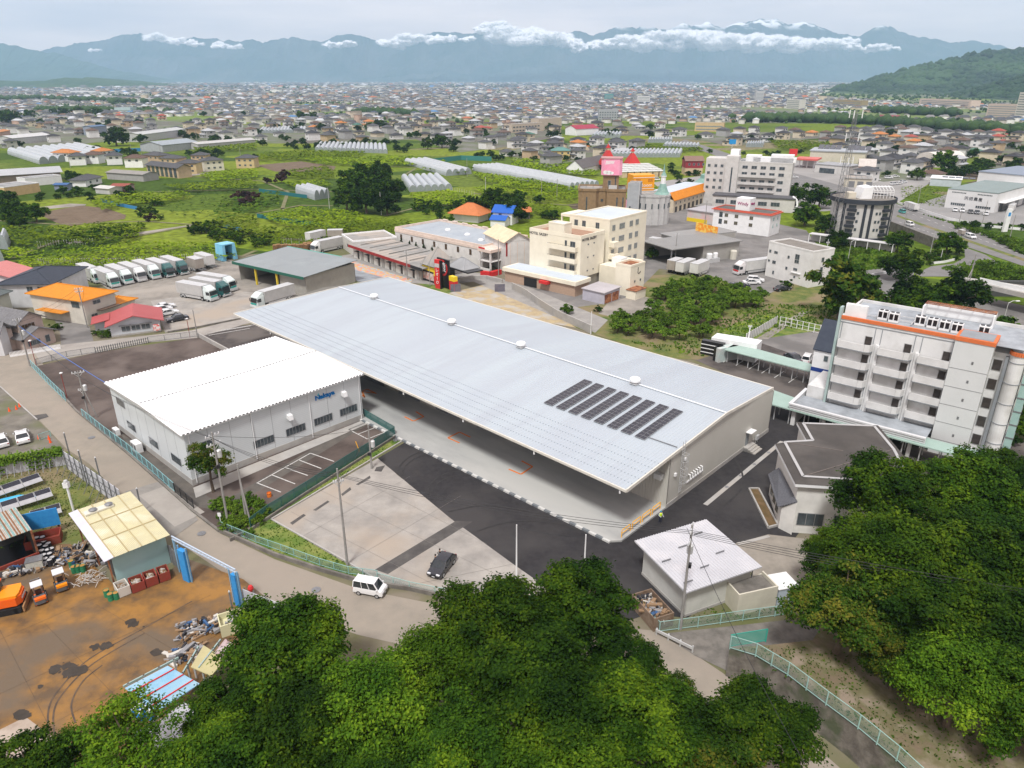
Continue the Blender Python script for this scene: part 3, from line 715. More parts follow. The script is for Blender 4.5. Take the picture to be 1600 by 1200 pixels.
tP('ball',165,522,25,'clipped yellow-green ball shrub beside the red-roofed house',name='round_shrub',cat='shrub')
for x,y,w in[(150,520,16),(60,455,12),(52,470,14),(62,478,14),(78,462,12),(90,510,16),(126,488,12),(117,486,14),(106,482,12),(27,463,12),(85,512,20)]:
 tP('bush_b',x,y,w,'dark garden shrub among the houses at the truck yard',name='garden_shrub',cat='shrub',group='garden shrubs among the left-hand houses')
for i,(x,y)in enumerate([(617,376),(627,378),(640,382),(650,384),(662,386),(676,388),(694,389),(708,392),(722,395),(736,398)]):
 tP('conifer',x,y,9,'small conifer of the row between the two hotel wings',name='conifer',group='conifers between the hotel wings')
rr=random.Random(5)
def fill(key,poly,n,w,label,name,cat,group,seed):
 rr=random.Random(seed);xs=[p[0]for p in poly];ys=[p[1]for p in poly];k=0;pl=[]
 while k<n:
  x,y=rr.uniform(min(xs),max(xs)),rr.uniform(min(ys),max(ys))
  if not inpoly(np.array([x]),np.array([y]),poly)[0]:continue
  if any(abs(x-a)<w*.35 and abs(y-b)<w*.16 for a,b in pl):
   if rr.random()<.85:continue
  pl.append((x,y));k+=1
  tP(key,x,y,w*rr.uniform(.8,1.2),label,name=name,cat=cat,group=group)
fill('peach',[(1010,460),(1040,440),(1110,434),(1190,458),(1190,470),(1120,475),(1060,470)],34,34,'bushy peach tree in the orchard behind the warehouse, upper block','peach_tree','fruit tree','peach orchard upper block',1)
fill('peach',[(960,490),(1050,470),(1125,478),(1130,495),(1090,525),(1045,520),(985,530),(948,515)],32,34,'bushy peach tree in the orchard behind the warehouse, lower block','peach_tree','fruit tree','peach orchard lower block',2)
fill('bush_a',[(352,780),(385,775),(420,785),(412,800),(388,835),(350,822),(325,795)],26,26,'leafy weed bush at the foot of the leaning poles','weed_bush','bush','weed bushes in the fenced corner',3)
fill('bush_a',[(1305,385),(1400,400),(1400,415),(1330,415),(1280,410)],30,12,'low bush on the waste ground below the round hotel','bush','bush','bushes below the round hotel',4)
fill('bush_a',[(1460,345),(1600,380),(1600,395),(1530,362)],34,14,'low bush on the bank above the highway','bush','bush','bushes on the upper highway bank',6)
fill('bush_a',[(1530,405),(1600,425),(1600,448),(1540,440),(1500,432)],30,18,'low bush on the bank between highway and bridge','bush','bush','bushes on the lower highway bank',7)
fill('bush_b',[(1440,395),(1500,392),(1495,408),(1445,412)],14,16,'bush inside the loop of the slip road','bush','bush','bushes inside the slip road loop',8)
fill('mid_a',[(0,308),(50,318),(58,340),(30,350),(0,350)],9,36,'dark tree of the copse at the left edge','tree','tree','copse at the left edge',9)
fill('bush_b',[(200,312),(260,315),(262,345),(240,355),(205,335)],12,16,'orchard tree beside the ploughed field','orchard_tree','fruit tree','orchard trees beside the ploughed field',10)
fill('bush_b',[(95,372),(150,360),(225,352),(220,366),(150,372),(90,385)],26,18,'dark orchard tree between two vineyards on the left','orchard_tree','fruit tree','dark orchard row between vineyards',11)
fill('bush_b',[(270,352),(310,345),(390,358),(400,380),(330,372)],24,20,'dark orchard tree left of the blue shed','orchard_tree','fruit tree','dark orchard left of the blue shed',12)
fill('bush_b',[(395,370),(430,362),(440,372),(400,385)],10,18,'hedge bush behind the green-roofed warehouse','bush','bush','hedge behind the green-roofed warehouse',13)
fill('purple',[(350,300),(425,308),(420,322),(355,315)],7,22,'purple-leaved tree in the vineyards','purple_tree','tree','purple-leaved trees in the vineyards',14)
fill('purple',[(412,272),(443,272),(440,282),(412,282)],3,22,'purple-leaved tree left of the arched greenhouses','purple_tree','tree','purple-leaved trees by the arched greenhouses',15)
tP('purple',233,340,22,'single purple-leaved tree at the end of the ploughed field',name='purple_tree')
fill('bush_b',[(640,318),(740,308),(740,345),(680,345),(660,330)],24,20,'orchard tree between the grove and the pyramid-roofed house','orchard_tree','fruit tree','orchard between grove and pyramid-roofed house',16)
for i,(pl_,n,w,g)in enumerate([([(60,300),(120,290),(205,292),(215,308),(130,316),(60,312)],16,15,'beside the white farm hut'),([(100,268),(125,270),(130,290),(105,292)],6,16,'behind the white low block'),([(280,232),(330,236),(400,238),(398,246),(300,244)],12,12,'below the far pale sheds'),([(95,232),(160,230),(215,236),(205,244),(120,240)],14,13,'around the blue net fence'),([(440,222),(500,222),(560,218),(640,222),(640,232),(560,226),(450,232)],18,12,'behind the long pale greenhouse'),([(760,300),(830,306),(880,330),(840,345),(780,330)],14,20,'behind the cream hotel'),([(740,238),(800,236),(800,250),(750,250)],9,12,'at the village edge'),([(1040,256),(1090,262),(1090,285),(1045,290)],10,12,'left of the big white hotel'),([(1150,236),(1260,236),(1260,246),(1160,246)],10,10,'behind the big white hotel'),([(1470,258),(1540,252),(1600,262),(1530,272),(1480,274)],16,20,'above the lettered factory'),([(1560,590),(1600,580),(1620,680),(1580,690)],8,34,'right of the balcony hotel'),([(1490,345),(1600,352),(1600,362),(1500,352)],12,12,'along the factory hedge')]):
 fill('far_a' if w<25 else 'mid_a',pl_,n,w,'dark tree '+g,'tree','tree','dark trees '+g,60+i)
far=[(180,215,42),(219,217,20),(20,182,30),(45,180,22),(8,184,28),(470,181,20),(488,182,20),(590,196,24),(578,199,20),(602,198,18),(690,222,30),(668,226,24),(710,224,20),(520,213,16),(620,232,18),(632,234,14),(585,222,10),(676,181,12),(100,176,20),(125,174,22),(150,175,20),(85,176,16),(230,172,14),(250,172,14),(210,171,12),(318,178,12),(345,180,12),(1470,192,14),(1500,190,16),(1370,228,18),(1380,214,12),(1500,232,22),(1520,240,22),(1570,250,26),(1545,222,16),(1590,255,24),(340,236,12),(380,178,12),(1440,225,14),(1340,190,10),(1495,175,14),(1290,240,14),(1430,240,10),(868,262,8),(1050,268,12),(1165,250,12),(880,240,10),(1110,236,10),(730,205,12),(760,212,12),(640,212,14),(440,214,12),(390,205,12),(560,200,10),(20,215,14)]
for x,y,w in far:
 tP('far_a' if(x*7+y)%3 else 'far_b',x,y,w,'dark tree among the distant houses',name='tree',group='dark trees among the distant houses')
 # -- vineyards: leafy trellis roofs
def vineyard(px,label,m=VINE,dens=2.4,size=.55,z=1.75,posts=True):
 poly=[tuple(P(x,y,z)[:2])for x,y in px];A=area(poly);ym=sum(p[1]for p in poly)/len(poly)
 k=max(1.0,ym/190.0);n=int(min(70000,A*dens/k**1.3));s=size*k**.65
 Q=scatter(poly,n);row=np.sin((Q[:,0]*.6+Q[:,1]*.8)*1.35)
 bumps=fbm(Q[:,0]/9,Q[:,1]/9,77,3)
 keep=(row>-.8)|(RNG.random(len(Q))<.4);Q=Q[keep];bumps=bumps[keep];row=row[keep]
 C=np.stack([Q[:,0],Q[:,1],z+RNG.normal(0,.08,len(Q))+row*.10+(bumps-.6)*.5],1)
 V,F=leafquads(C,np.tile([0,0,1.0],(len(C),1)),s,.26)
 o=put('vineyard',fastmesh('vineyard',V,F,m));o['kind']='stuff';o['label']=label
 return o
VY=[([(0,352),(90,354),(165,346),(222,352),(215,368),(150,380),(95,374),(60,385),(25,380),(0,360)],'bright grape trellis below the ploughed field'),([(28,404),(100,390),(230,376),(370,380),(368,400),(300,405),(190,412),(80,425),(60,412),(20,425)],'grape trellis behind the row of parked trucks'),([(140,312),(200,300),(290,298),(300,304),(250,314),(200,318),(160,326)],'grape trellis behind the ploughed field'),([(298,348),(400,334),(402,352),(400,362),(330,358)],'grape trellis right of the field path'),([(405,334),(470,322),(560,330),(580,340),(540,358),(440,350)],'grape trellis left of the great round grove'),([(400,352),(440,356),(600,340),(645,345),(622,372),(520,382),(440,380),(400,368)],'large bright grape trellis behind the white flat-roofed hotel wing'),([(640,302),(700,296),(745,306),(735,318),(650,320)],'grape trellis right of the grove'),([(400,240),(480,234),(570,236),(560,243),(470,248),(400,248)],'far grape trellis left of the long greenhouse'),([(470,246),(640,243),(700,250),(690,256),(590,258),(500,254)],'far grape trellis in front of the long greenhouse'),([(440,266),(510,258),(525,266),(520,276),(460,276)],'small far grape trellis before the brown strip'),([(440,284),(505,280),(520,290),(460,292)],'small grape trellis behind the arched greenhouses'),([(250,288),(400,280),(400,292),(290,297)],'grape trellis in front of the beige apartment rows'),([(310,270),(400,262),(405,276),(330,282)],'grape trellis right of the beige apartment rows'),([(800,246),(880,250),(935,268),(930,274),(860,268),(800,258)],'grape trellis left of the pink sign tower'),([(800,282),(860,286),(905,298),(900,312),(850,312),(800,300)],'grape trellis left of the brown castle hotel'),([(800,310),(860,318),(890,330),(850,335),(800,325)],'grape trellis behind the cream hotel'),([(1000,224),(1090,228),(1100,234),(1040,236),(990,232)],'distant grape trellis before the wavy greenhouses'),([(1200,218),(1320,222),(1320,232),(1220,232)],'distant green field right of the bridge road'),([(740,292),(800,284),(800,298),(760,304)],'grape trellis behind the dark trees'),([(980,290),(1040,292),(1040,306),(1000,312)],'green plot behind the orange sign'),([(655,262),(740,262),(730,270),(700,268)],'narrow grape trellis between greenhouses'),([(735,268),(935,292),(900,300),(760,284)],'grape trellis along the long white greenhouse'),([(300,228),(400,222),(400,232),(310,236)],'far left grape trellis behind the sheds'),([(0,392),(20,384),(70,392),(30,402),(0,404)],'grape trellis at the left edge by the plastic tunnels')]
for px,lab in VY:vineyard(px,lab)
vineyard([(262,302),(380,300),(360,330),(300,345),(262,330)],'pale yellowish orchard grass with young trees',LF5,.35,.5,.7)
vineyard([(1110,528),(1150,506),(1200,491),(1250,494),(1275,512),(1220,523),(1160,533)],'bright low crop beside the dirt path',VINE,2.2,.22,.25)
vineyard([(1310,268),(1380,258),(1440,268),(1420,300),(1350,300)][:0]or[(1408,292),(1440,290),(1482,295),(1475,325),(1430,318),(1405,305)],'mown green meadow beside the white factory',VINE,1.6,.35,.15)
vineyard([(345,315),(400,300),(440,300),(435,318),(380,334),(330,345)],'mid-green orchard left of the round grove',VINE2,1.0,.7,1.6)
vineyard([(30,388),(110,380),(220,372),(220,378),(100,392),(60,398)],'dark rough growth between vineyards',VINE2,1.0,.6,.9)
mb=MB()
for q in([(0,345),(90,351),(225,346),(300,351)],[(215,369),(300,353)],[(400,366),(520,383),(620,378)],[(400,334),(470,321),(520,322)],[(240,300),(400,296),(520,300)],[(290,276),(410,283),(450,300),(440,330)],[(560,256),(650,263),(628,276)],[(740,302),(850,318),(900,322)],[(20,427),(120,405),(370,404),(400,392)],[(620,244),(800,245),(930,250)],[(95,375),(60,388),(20,404)],[(600,338),(660,322),(740,320)]):
 for a,b in zip(q[:-1],q[1:]):mb.bar((*P(*a)[:2],0),(*P(*b)[:2],0),1.6,.02)
struct(mb.bd('field_tracks',mat('field_track',(.19,.165,.11),(.12,.14,.04),.3,.95,detail=8),None,(0,0,.11)))
mb=MB()
for a,b,n in(((62,414),(190,413),34),((190,413),(300,406),30),((300,406),(368,401),18),((440,381),(520,383),20),((520,383),(622,373),26),((60,386),(150,381),22),((700,297),(745,307),12),((860,269),(930,275),16)):
 for i in range(n):c=P(*a).lerp(P(*b),i/n);mb.bar((c.x,c.y,0),(c.x,c.y,1.9),.12)
o=mb.bd('trellis_stakes',mat('stake_grey',(.42,.42,.40),rough=.8));o['kind']='stuff';o['label']='pale stakes along the edges of the grape trellises'
def tufts(px,label,m,dens,size,z0=0.0):
 poly=[tuple(P(x,y,z0)[:2])for x,y in px];n=int(min(60000,area(poly)*dens));Q=scatter(poly,n)
 f=fbm(Q[:,0]/3.5,Q[:,1]/3.5,5,3);Q=Q[f>.48]
 C=np.stack([Q[:,0],Q[:,1],np.full(len(Q),z0+size*.5)],1);D=RNG.normal(0,1,(len(Q),3));D[:,2]*=.3
 V,F=leafquads(C,D,size,.3)
 o=put('grass_tufts',fastmesh('grass_tufts',V,F,m));o['kind']='stuff';o['label']=label
tufts([(612,684),(628,690),(424,812),(540,880),(590,909),(568,913),(430,868),(343,829),(388,842),(400,803)],'short grass of the verge',LF5,9,.13,.03)
tufts([(0,722),(105,707),(190,778),(180,815),(60,860),(0,860)],'weeds of the solar lot',LF5,12,.12)
tufts([(1150,1015),(1230,1010),(1330,1020),(1450,1080),(1560,1160),(1560,1260),(1450,1220),(1290,1095)],'weeds on the stony waste ground',LF5,11,.13,RZ)
tufts([(1080,942),(1140,925),(1235,935),(1235,962),(1080,975)],'weeds beside the white shed',LF5,10,.15)
tufts([(1300,380),(1400,395),(1420,415),(1340,425),(1270,415)],'tall grass below the round hotel',LF5,3,.5)
tufts([(1440,335),(1600,375),(1700,410),(1600,400),(1523,362),(1468,344)],'tall grass of the highway bank',LF5,3,.45)
tufts([(1470,420),(1540,405),(1700,440),(1700,460),(1540,445)],'tall grass of the lower highway bank',LF5,3,.5)
tufts([(1040,540),(1180,475),(1330,480),(1340,500),(1190,520),(1090,560),(960,530)],'rough orchard grass',LF5,2.5,.35)
# == DISTANT TOWN
WALLS=[(0,(.66,.64,.60)),(.28,(.76,.75,.73)),(.50,(.50,.47,.42)),(.6,(.58,.50,.40)),(.68,(.34,.33,.32)),(.78,(.74,.73,.72)),(.9,(.50,.36,.28))]
ROOFS=[(0,(.075,.08,.09)),(.34,(.13,.13,.135)),(.54,(.20,.195,.19)),(.66,(.06,.075,.11)),(.74,(.15,.10,.075)),(.82,(.45,.47,.49)),(.91,(.24,.25,.26)),(.965,(.38,.13,.07)),(.985,(.10,.20,.36))]
WP,RP=pal('town_walls',WALLS),pal('town_roofs',ROOFS)
def town(name,C,W_,D_,H_,R_,A_,label):
 n=len(C);c,s=np.cos(A_),np.sin(A_)
 def tr(lx,ly,z):return np.stack([C[:,0]+lx*c-ly*s,C[:,1]+lx*s+ly*c,z],1)
 w,d=W_/2,D_/2;z0=np.zeros(n);o=.5
 V=[tr(sx*w,sy*d,z)for z in(z0,H_)for sx,sy in((-1,-1),(1,-1),(1,1),(-1,1))]
 V+=[tr(sx*(w+o),sy*(d+o),H_*.99+.03)for sx,sy in((-1,-1),(1,-1),(1,1),(-1,1))]
 V+=[tr(-(w-d*.6),z0,H_+R_),tr((w-d*.6),z0,H_+R_)]
 V=np.stack(V,1)
 T=[]
 for i in range(4):
  j=(i+1)%4;T+=[(i,j,4+j),(i,4+j,4+i)]
 k=len(T);T+=[(8,9,13),(8,13,12),(10,11,12),(10,12,13),(9,10,13),(11,8,12)]
 T=np.array(T);F=(T[None]+(np.arange(n)*14)[:,None,None]).reshape(-1,3)
 mi=np.tile(np.r_[np.zeros(k),np.ones(len(T)-k)],n)
 ob=put(name,fastmesh(name,V.reshape(-1,3),F,[WP,RP],mi));ob['kind']='stuff';ob['label']=label
def topx(X,Y,Z=0):
 d=Z-CAM_H;dep=Y*CP-d*SP;return 800+F_PX*X/dep,600-F_PX*(Y*SP+d*CP)/dep
rg=np.random.default_rng(42)
TREEPTS=[]
def band(y0,y1,step,wlo,whi,hlo,hhi,keep,label,flat=.15):
 n=int((y1-y0)*(y0+y1)*.5*1.55/step**2)
 Y=np.sqrt(rg.uniform(y0**2,y1**2,n));X=rg.uniform(-.80,.80,n)*Y
 th=.7+.25*np.floor(fbm(X/1500,Y/1500,91,1)*4);ct,st=np.cos(th),np.sin(th)
 u,v=(X*ct+Y*st)/step,(-X*st+Y*ct)/step
 u,v=np.round(u)+rg.uniform(-.22,.22,n),np.round(v)+rg.uniform(-.22,.22,n)
 key=np.round(u)*100003+np.round(v)+th*7.7;_,ui=np.unique(key,return_index=True)
 u,v,th=u[ui],v[ui],th[ui];ct,st=np.cos(th),np.sin(th);u,v=u*step,v*step
 X,Y=u*ct-v*st,u*st+v*ct
 px,py=topx(X,Y)
 d=fbm(X/420,Y/420,55,4)+.07*np.tanh((px-560)/260)+.05*np.clip((175-py)/30,-1,1)
 ok=(d>keep)&(Y>y0)&(Y<y1)
 ok&=~inpoly(px,py,[(1262,152),(1400,118),(1700,60),(1700,166),(1440,166),(1400,160)])
 ok&=~inpoly(px,py,[(1180,196),(1300,186),(1450,192),(1600,204),(1700,210),(1700,216),(1600,211),(1440,200),(1300,196)])
 ok&=rg.random(len(X))<.92
 bad=(~ok)&(Y>y0)&(Y<y1);tm=bad&(fbm(X/160,Y/160,66,3)>.60)|(ok&(rg.random(len(X))<.34))
 TREEPTS.append(np.stack([X[tm]+step*.35,Y[tm]+step*.35,np.full(tm.sum(),step*.14)],1))
 X,Y,th=X[ok],Y[ok],th[ok];n=len(X)
 W_=rg.uniform(wlo,whi,n);D_=W_*rg.uniform(.6,.85,n);H_=rg.uniform(hlo,hhi,n);R_=rg.uniform(1.2,2.4,n)*(W_/10)
 f=rg.random(n)<flat;R_[f]=.05;H_[f]*=rg.uniform(.8,2.0,f.sum());W_[f]*=rg.uniform(1.0,2.2,f.sum())
 town('distant_houses',np.stack([X,Y],1),W_,D_,H_,R_,th+(rg.random(n)<.5)*1.5708,label)
 return n
sheet('town_ground',[(-400,193),(0,190),(400,189),(900,188),(1180,192),(1600,197),(2000,198),(2000,132.5),(-400,132.5)],.0,mat('town_ground_mix',(.15,.15,.14),(.085,.13,.03),.006,.95,detail=10,c3=(.13,.19,.03),s3=.0022))
nb=band(930,2000,15.5,7.5,12,2.6,5.2,.50,'close-packed houses of the town beyond the fields',.07)
nb+=band(2000,4500,29,12,22,3.2,7,.49,'houses of the town in the middle of the plain',.14)
nb+=band(4500,11800,66,28,52,4,10,.45,'pale mass of the city on the far plain',.3)
print('town houses',nb)
T=np.concatenate(TREEPTS);r=np.clip(T[:,2]*1.0,2.5,9)*rg.uniform(.7,1.3,len(T));T[:,2]=r*.6
RNG=rg
TREEM=mat('distant_tree_crowns',(.018,.045,.016),(.045,.085,.02),.05,.95)
crownmass('distant_trees',T,r,TREEM,'trees scattered through the distant town')
def belt(px,n,rad,label,spread=1.0,h=None):
 pts=[]
 seg=list(zip(px[:-1],px[1:]));
 for i in range(n):
  a,b=seg[rg.integers(len(seg))];t=rg.random();q=P(a[0]+(b[0]-a[0])*t,a[1]+(b[1]-a[1])*t+rg.normal(0,.6)*spread)
  pts.append((q.x+rg.normal(0,rad),q.y+rg.normal(0,rad*2),rad*.8))
 pts=np.array(pts);crownmass('tree_belt',pts,np.full(n,rad)*rg.uniform(.6,1.3,n),TREEM,label)
belt([(1170,190),(1250,190),(1330,192),(1450,200),(1600,211),(1750,222)],420,6.5,'dark belt of trees along the river')
belt([(60,176),(170,176)],120,6,'long wood on the left behind the houses')
belt([(560,178),(640,181)],70,6,'row of trees behind the town centre left')
belt([(210,176),(262,176)],50,5,'small wood on the far left')
belt([(0,158),(60,156),(160,160),(300,165)],120,8,'thin wood line on the left plain')
belt([(1360,176),(1500,182)],60,7,'wood in front of the forested hill')
for nm,n,rad,lab in(('green_hill',2600,15,'forest covering the large green hill'),('nearer_green_hill',1500,10,'forest covering the nearer green hill')):
 me=bpy.data.objects[nm].data;co=np.zeros(len(me.vertices)*3);me.vertices.foreach_get('co',co);co=co.reshape(-1,3)
 px,py=topx(co[:,0],co[:,1],co[:,2]);k=(co[:,2]>6)&(px>1240)&(px<1680)
 co=co[k];q=co[rg.integers(0,len(co),n)]+rg.normal(0,1,(n,3))*[rad,rad,rad*.1]
 crownmass('hill_forest',q-[0,0,rad*.35],np.full(n,rad)*rg.uniform(.6,1.2,n),HILLM,lab)
 # -- individual far houses
ROOFC={'dark grey tiled':(.075,.078,.085),'black tiled':(.035,.036,.042),'brown':(.12,.075,.055),'orange tiled':(.50,.19,.05),'pale metal':(.45,.47,.49),'navy':(.04,.06,.12),'red':(.36,.07,.05),'green':(.06,.17,.13)}
WALLC={'white':(.70,.70,.68),'cream':(.62,.55,.42),'grey':(.38,.38,.37),'tan':(.50,.38,.24)}
def roofm(k):return mat('roof_'+k.replace(' ','_'),ROOFC[k],tuple(c*.75 for c in ROOFC[k]),1.2,.6,wave=(.9,'Y',0),wcol=(tuple(c*.6 for c in ROOFC[k]),0,.2))
def wallm(k):return mat('wall_'+k,WALLC[k],tuple(c*.85 for c in WALLC[k]),.5,.8)
def small_house(rk,wk,two=True,w=9.5,d=7.5):
 t=Tg('house','x','house')
 mb=MB();h=5.6 if two else 3.0
 mb.box(-w/2,-d/2,0,w/2,d/2,h)
 if two:mb.box(-w/2-1.8,-d/2-1.6,0,w/2-2,-d/2,2.7)
 mb.bd('wall',wallm(wk),t)
 mb=MB();o=.7;r=1.9
 def hip(x0,y0,x1,y1,z,r):
  m_=min(x1-x0,y1-y0)/2;yc=(y0+y1)/2;e=.12
  b=[(x0,y0,z),(x1,y0,z),(x1,y1,z),(x0,y1,z)];tt=[(x,y,z+e)for x,y,z in b]
  mb.hexa(b+tt);A=(x0+m_,yc,z+r);B=(x1-m_,yc,z+r);q=[(x,y,z+.001)for x,y,z in tt]
  mb.poly([q[0],q[1],B,A]);mb.poly([q[1],q[2],B]);mb.poly([q[2],q[3],A,B]);mb.poly([q[3],q[0],A])
 hip(-w/2-o,-d/2-o,w/2+o,d/2+o,h,r)
 if two:hip(-w/2-2.3,-d/2-2.2,w/2-1.6,-d/2+.1,2.7,.7)
 mb.bd('roof',roofm(rk),t)
 for z in((1.5,4.3)if two else(1.5,)):
  for i,x in enumerate((-w/4,w/4)):
   yy=-d/2-(1.6 if(two and z<2)else 0);xx=x-(1.4 if two and z<2 else 0)
   MB().box(-.9,-.04,-.55,.9,.02,.55).bd('window',DWIN,t,(xx,yy-.02,z))
  MB().box(-.02,-.8,-.55,.04,.8,.55).bd('window',DWIN,t,(w/2+.01,0,z))
 return t
protos={}
combos=[('dark grey tiled','white'),('black tiled','cream'),('brown','white'),('dark grey tiled','tan'),('orange tiled','cream'),('pale metal','grey'),('brown','grey'),('red','cream'),('dark grey tiled','grey'),('black tiled','white'),('green','cream')]
wts=[.24,.16,.08,.07,.03,.08,.06,.02,.12,.13,.015]
REG=[([(0,192),(150,184),(330,192),(400,196),(410,214),(330,222),(240,214),(120,226),(0,232)],'in the far left village',62,.75),([(400,198),(520,192),(660,194),(860,196),(880,212),(800,228),(720,238),(650,218),(500,224),(405,224)],'behind the long greenhouse',78,.7),([(800,236),(830,226),(930,222),(1000,232),(960,244),(900,252),(850,258),(800,250)],'left of the pink sign tower',22,.7),([(1030,214),(1200,206),(1290,208),(1280,216),(1140,228),(1100,220)],'beside the elevated road',16,.8),([(1290,212),(1400,202),(1600,214),(1600,242),(1500,246),(1470,262),(1390,262),(1320,245)],'behind the round hotel',70,.7),([(1340,262),(1450,264),(1470,276),(1380,284),(1340,275)],'beside the long hall',7,.7),([(1535,250),(1600,248),(1650,260),(1600,266),(1540,262)],'above the right-hand factory',7,.7),([(880,196),(1030,198),(1020,212),(900,212)],'beyond the pink sign tower',14,.7)]
nh=0
VG=mat('village_ground',(.17,.165,.15),(.085,.12,.035),.05,.95,detail=8,c3=(.12,.11,.095),s3=.02)
for poly,where,n,rot in REG:
 sheet('village_ground',poly,.0,VG)
 Wp=[tuple(P(*q)[:2])for q in poly];
 st=math.sqrt(area(Wp)/n);xs=[q[0]for q in Wp];ys=[q[1]for q in Wp];c,s=math.cos(rot),math.sin(rot)
 pts=[];st=max(st,15.5)
 for tr in range(4000):
  x,y=rg.uniform(min(xs),max(xs)),rg.uniform(min(ys),max(ys))
  if not inpoly(np.array([x]),np.array([y]),Wp)[0]:continue
  u,v=(x*c+y*s)/st,(-x*s+y*c)/st;u,v=round(u)*st+rg.uniform(-1.5,1.5),round(v)*st+rg.uniform(-1.5,1.5)
  x,y=u*c-v*s,u*s+v*c
  if any(abs(x-a)+abs(y-b)<st*.8 for a,b in pts):continue
  pts.append((x,y))
  if len(pts)>=n:break
 for x,y in pts:
  k=rg.choice(len(combos),p=np.array(wts)/sum(wts));two=rg.random()<.75;key=(k,two)
  if key not in protos:protos[key]=small_house(*combos[k],two)
  lab='%s house, %s roof, %s walls, %s'%('two-storey' if two else 'single-storey',combos[k][0].replace(' tiled','').replace(' metal',''),combos[k][1],where)
  once(protos[key],loc=(x,y,0),rz=rot+float(rg.choice([0,1.5708,3.1416,4.712]))+rg.normal(0,.04),label=lab,group='houses '+where,scale=float(rg.uniform(.9,1.15)))
  nh+=1
print('individual houses',nh)
for poly,where,n,rot in REG:
 fill('far_a',poly,int(n*.42),14,'dark garden tree among the houses '+where,'tree','tree','garden trees '+where,40+n)
 # == BUILDINGS
def frame(a,b,z=0.0):
 A,B=P(*a,z),P(*b,z);return(A.x,A.y),ang(A,B),(B-A).length
def window_mesh(w,h,mull=1,key='w',fr=.06,glass=None):
 mb=MB()
 mb.k=0;mb.box(-w/2,-.04,-h/2,w/2,.02,h/2)
 mb.k=1;n=mull+1;pw=(w-fr*(n+1))/n
 for i in range(n):
  x=-w/2+fr+i*(pw+fr);mb.box(x,-.055,-h/2+fr,x+pw,-.035,h/2-fr)
 return mb.mesh('window',[ALU,glass or DWIN])
_W={}
def win(t,face,L,D,x,z,w=1.5,h=1.2,mull=1,glass=None,name='window',off=0.0,y=None):
 k=(round(w,2),round(h,2),mull,glass.name if glass else '')
 if k not in _W:_W[k]=window_mesh(w,h,mull,glass=glass)
 me=_W[k]
 if face=='f':return put(name,me,t,(x,-off if y is None else y,z),0)
 if face=='r':return put(name,me,t,(L+off,x,z),math.pi/2)
 if face=='l':return put(name,me,t,(-off,x,z),-math.pi/2)
 if face=='b':return put(name,me,t,(x,D+off,z),math.pi)
def ribbed(mb,x0,x1,y0,y1,z,pitch,rw,rh,axis='y',z2=None):
 """raised seams running along axis over a plane (z at x0/y0 end to z2 at the other end)"""
 z2=z if z2 is None else z2
 if axis=='y':
  n=int((x1-x0)/pitch)
  for i in range(n+1):
   x=x0+i*pitch;mb.hexa([(x,y0,z),(x+rw,y0,z),(x+rw,y1,z2),(x,y1,z2),(x+rw*.25,y0,z+rh),(x+rw*.75,y0,z+rh),(x+rw*.75,y1,z2+rh),(x+rw*.25,y1,z2+rh)])
 else:
  n=int((y1-y0)/pitch)
  for i in range(n+1):
   y=y0+i*pitch;mb.hexa([(x0,y,z),(x1,y,z2),(x1,y+rw,z2),(x0,y+rw,z),(x0,y+rw*.25,z+rh),(x1,y+rw*.25,z2+rh),(x1,y+rw*.75,z2+rh),(x0,y+rw*.75,z+rh)])
def text_mesh(txt,size,m,depth=.05,name='lettering',font_bold=False,sx=1.0,offset=0.0,spacing=1.0):
 cu=bpy.data.curves.new(name,'FONT');cu.body=txt;cu.size=size;cu.extrude=depth;cu.align_x='CENTER';cu.align_y='CENTER';cu.offset=offset;cu.resolution_u=3
 cu.space_character=spacing
 o=bpy.data.objects.new(name,cu);COL.objects.link(o)
 dg=bpy.context.evaluated_depsgraph_get();dg.update();me=bpy.data.meshes.new_from_object(o.evaluated_get(dg));
 bpy.data.objects.remove(o);bpy.data.curves.remove(cu)
 me.materials.clear();me.materials.append(m)
 me.transform(Matrix.Diagonal((sx,1,1,1)));me.name=name;return me
def sT(t,txt,size,m,loc,face='f',**k):
 me=text_mesh(txt,size,m,**k);o=put('lettering',me,t,loc)
 rz={'f':0,'r':math.pi/2,'l':-math.pi/2,'b':math.pi}[face]if isinstance(face,str)else face
 o.rotation_euler=(math.pi/2,0,rz);return o
 # -- the warehouse
W0=P(1040,795);THW=math.radians(47.2)
wh=Tg('warehouse','long pale grey metal-roofed warehouse with an open canopy on its left side','warehouse',(W0.x,W0.y,0),THW)
bx,by=Vector((math.cos(THW),math.sin(THW),0)),Vector((-math.sin(THW),math.cos(THW),0))
def WL(p):d=Vector((p[0]-W0.x,p[1]-W0.y,0));return(d.dot(bx),d.dot(by))
EZ,FZ=7.0,7.3
cn=WL(P(979,766,EZ));cf=WL(P(365,490,EZ));fn=WL(P(1208,606,FZ));ff=WL(P(607,433,FZ))
rz_=8.6
for _ in range(20):
 q=WL(P(1135,646,rz_));rz_+=(q[1]+.3)*.25 if abs(q[1])<30 else 0
 if abs(q[1]+.3)<.01:break
rn=WL(P(1135,646,rz_));rf=WL(P(529,449,rz_))
print('warehouse local',cn,cf,fn,ff,'ridge',rn,rf,rz_)
ROOFM=mat('pale_blue_grey_roof_steel',(.385,.437,.472),(.36,.402,.445),.12,.45,.0,c3=(.355,.395,.435),s3=.3,spec=.4,stretch=(.12,1,1),detail=8)
SILV=mat('galvanised_trim',(.60,.61,.61),(.5,.51,.51),2,.4,.3)
BEIGE=mat('grey_beige_cladding',(.50,.49,.445),(.47,.46,.415),.3,.6,wave=(1.6,'X',0),wcol=((.40,.39,.35),0,.25))
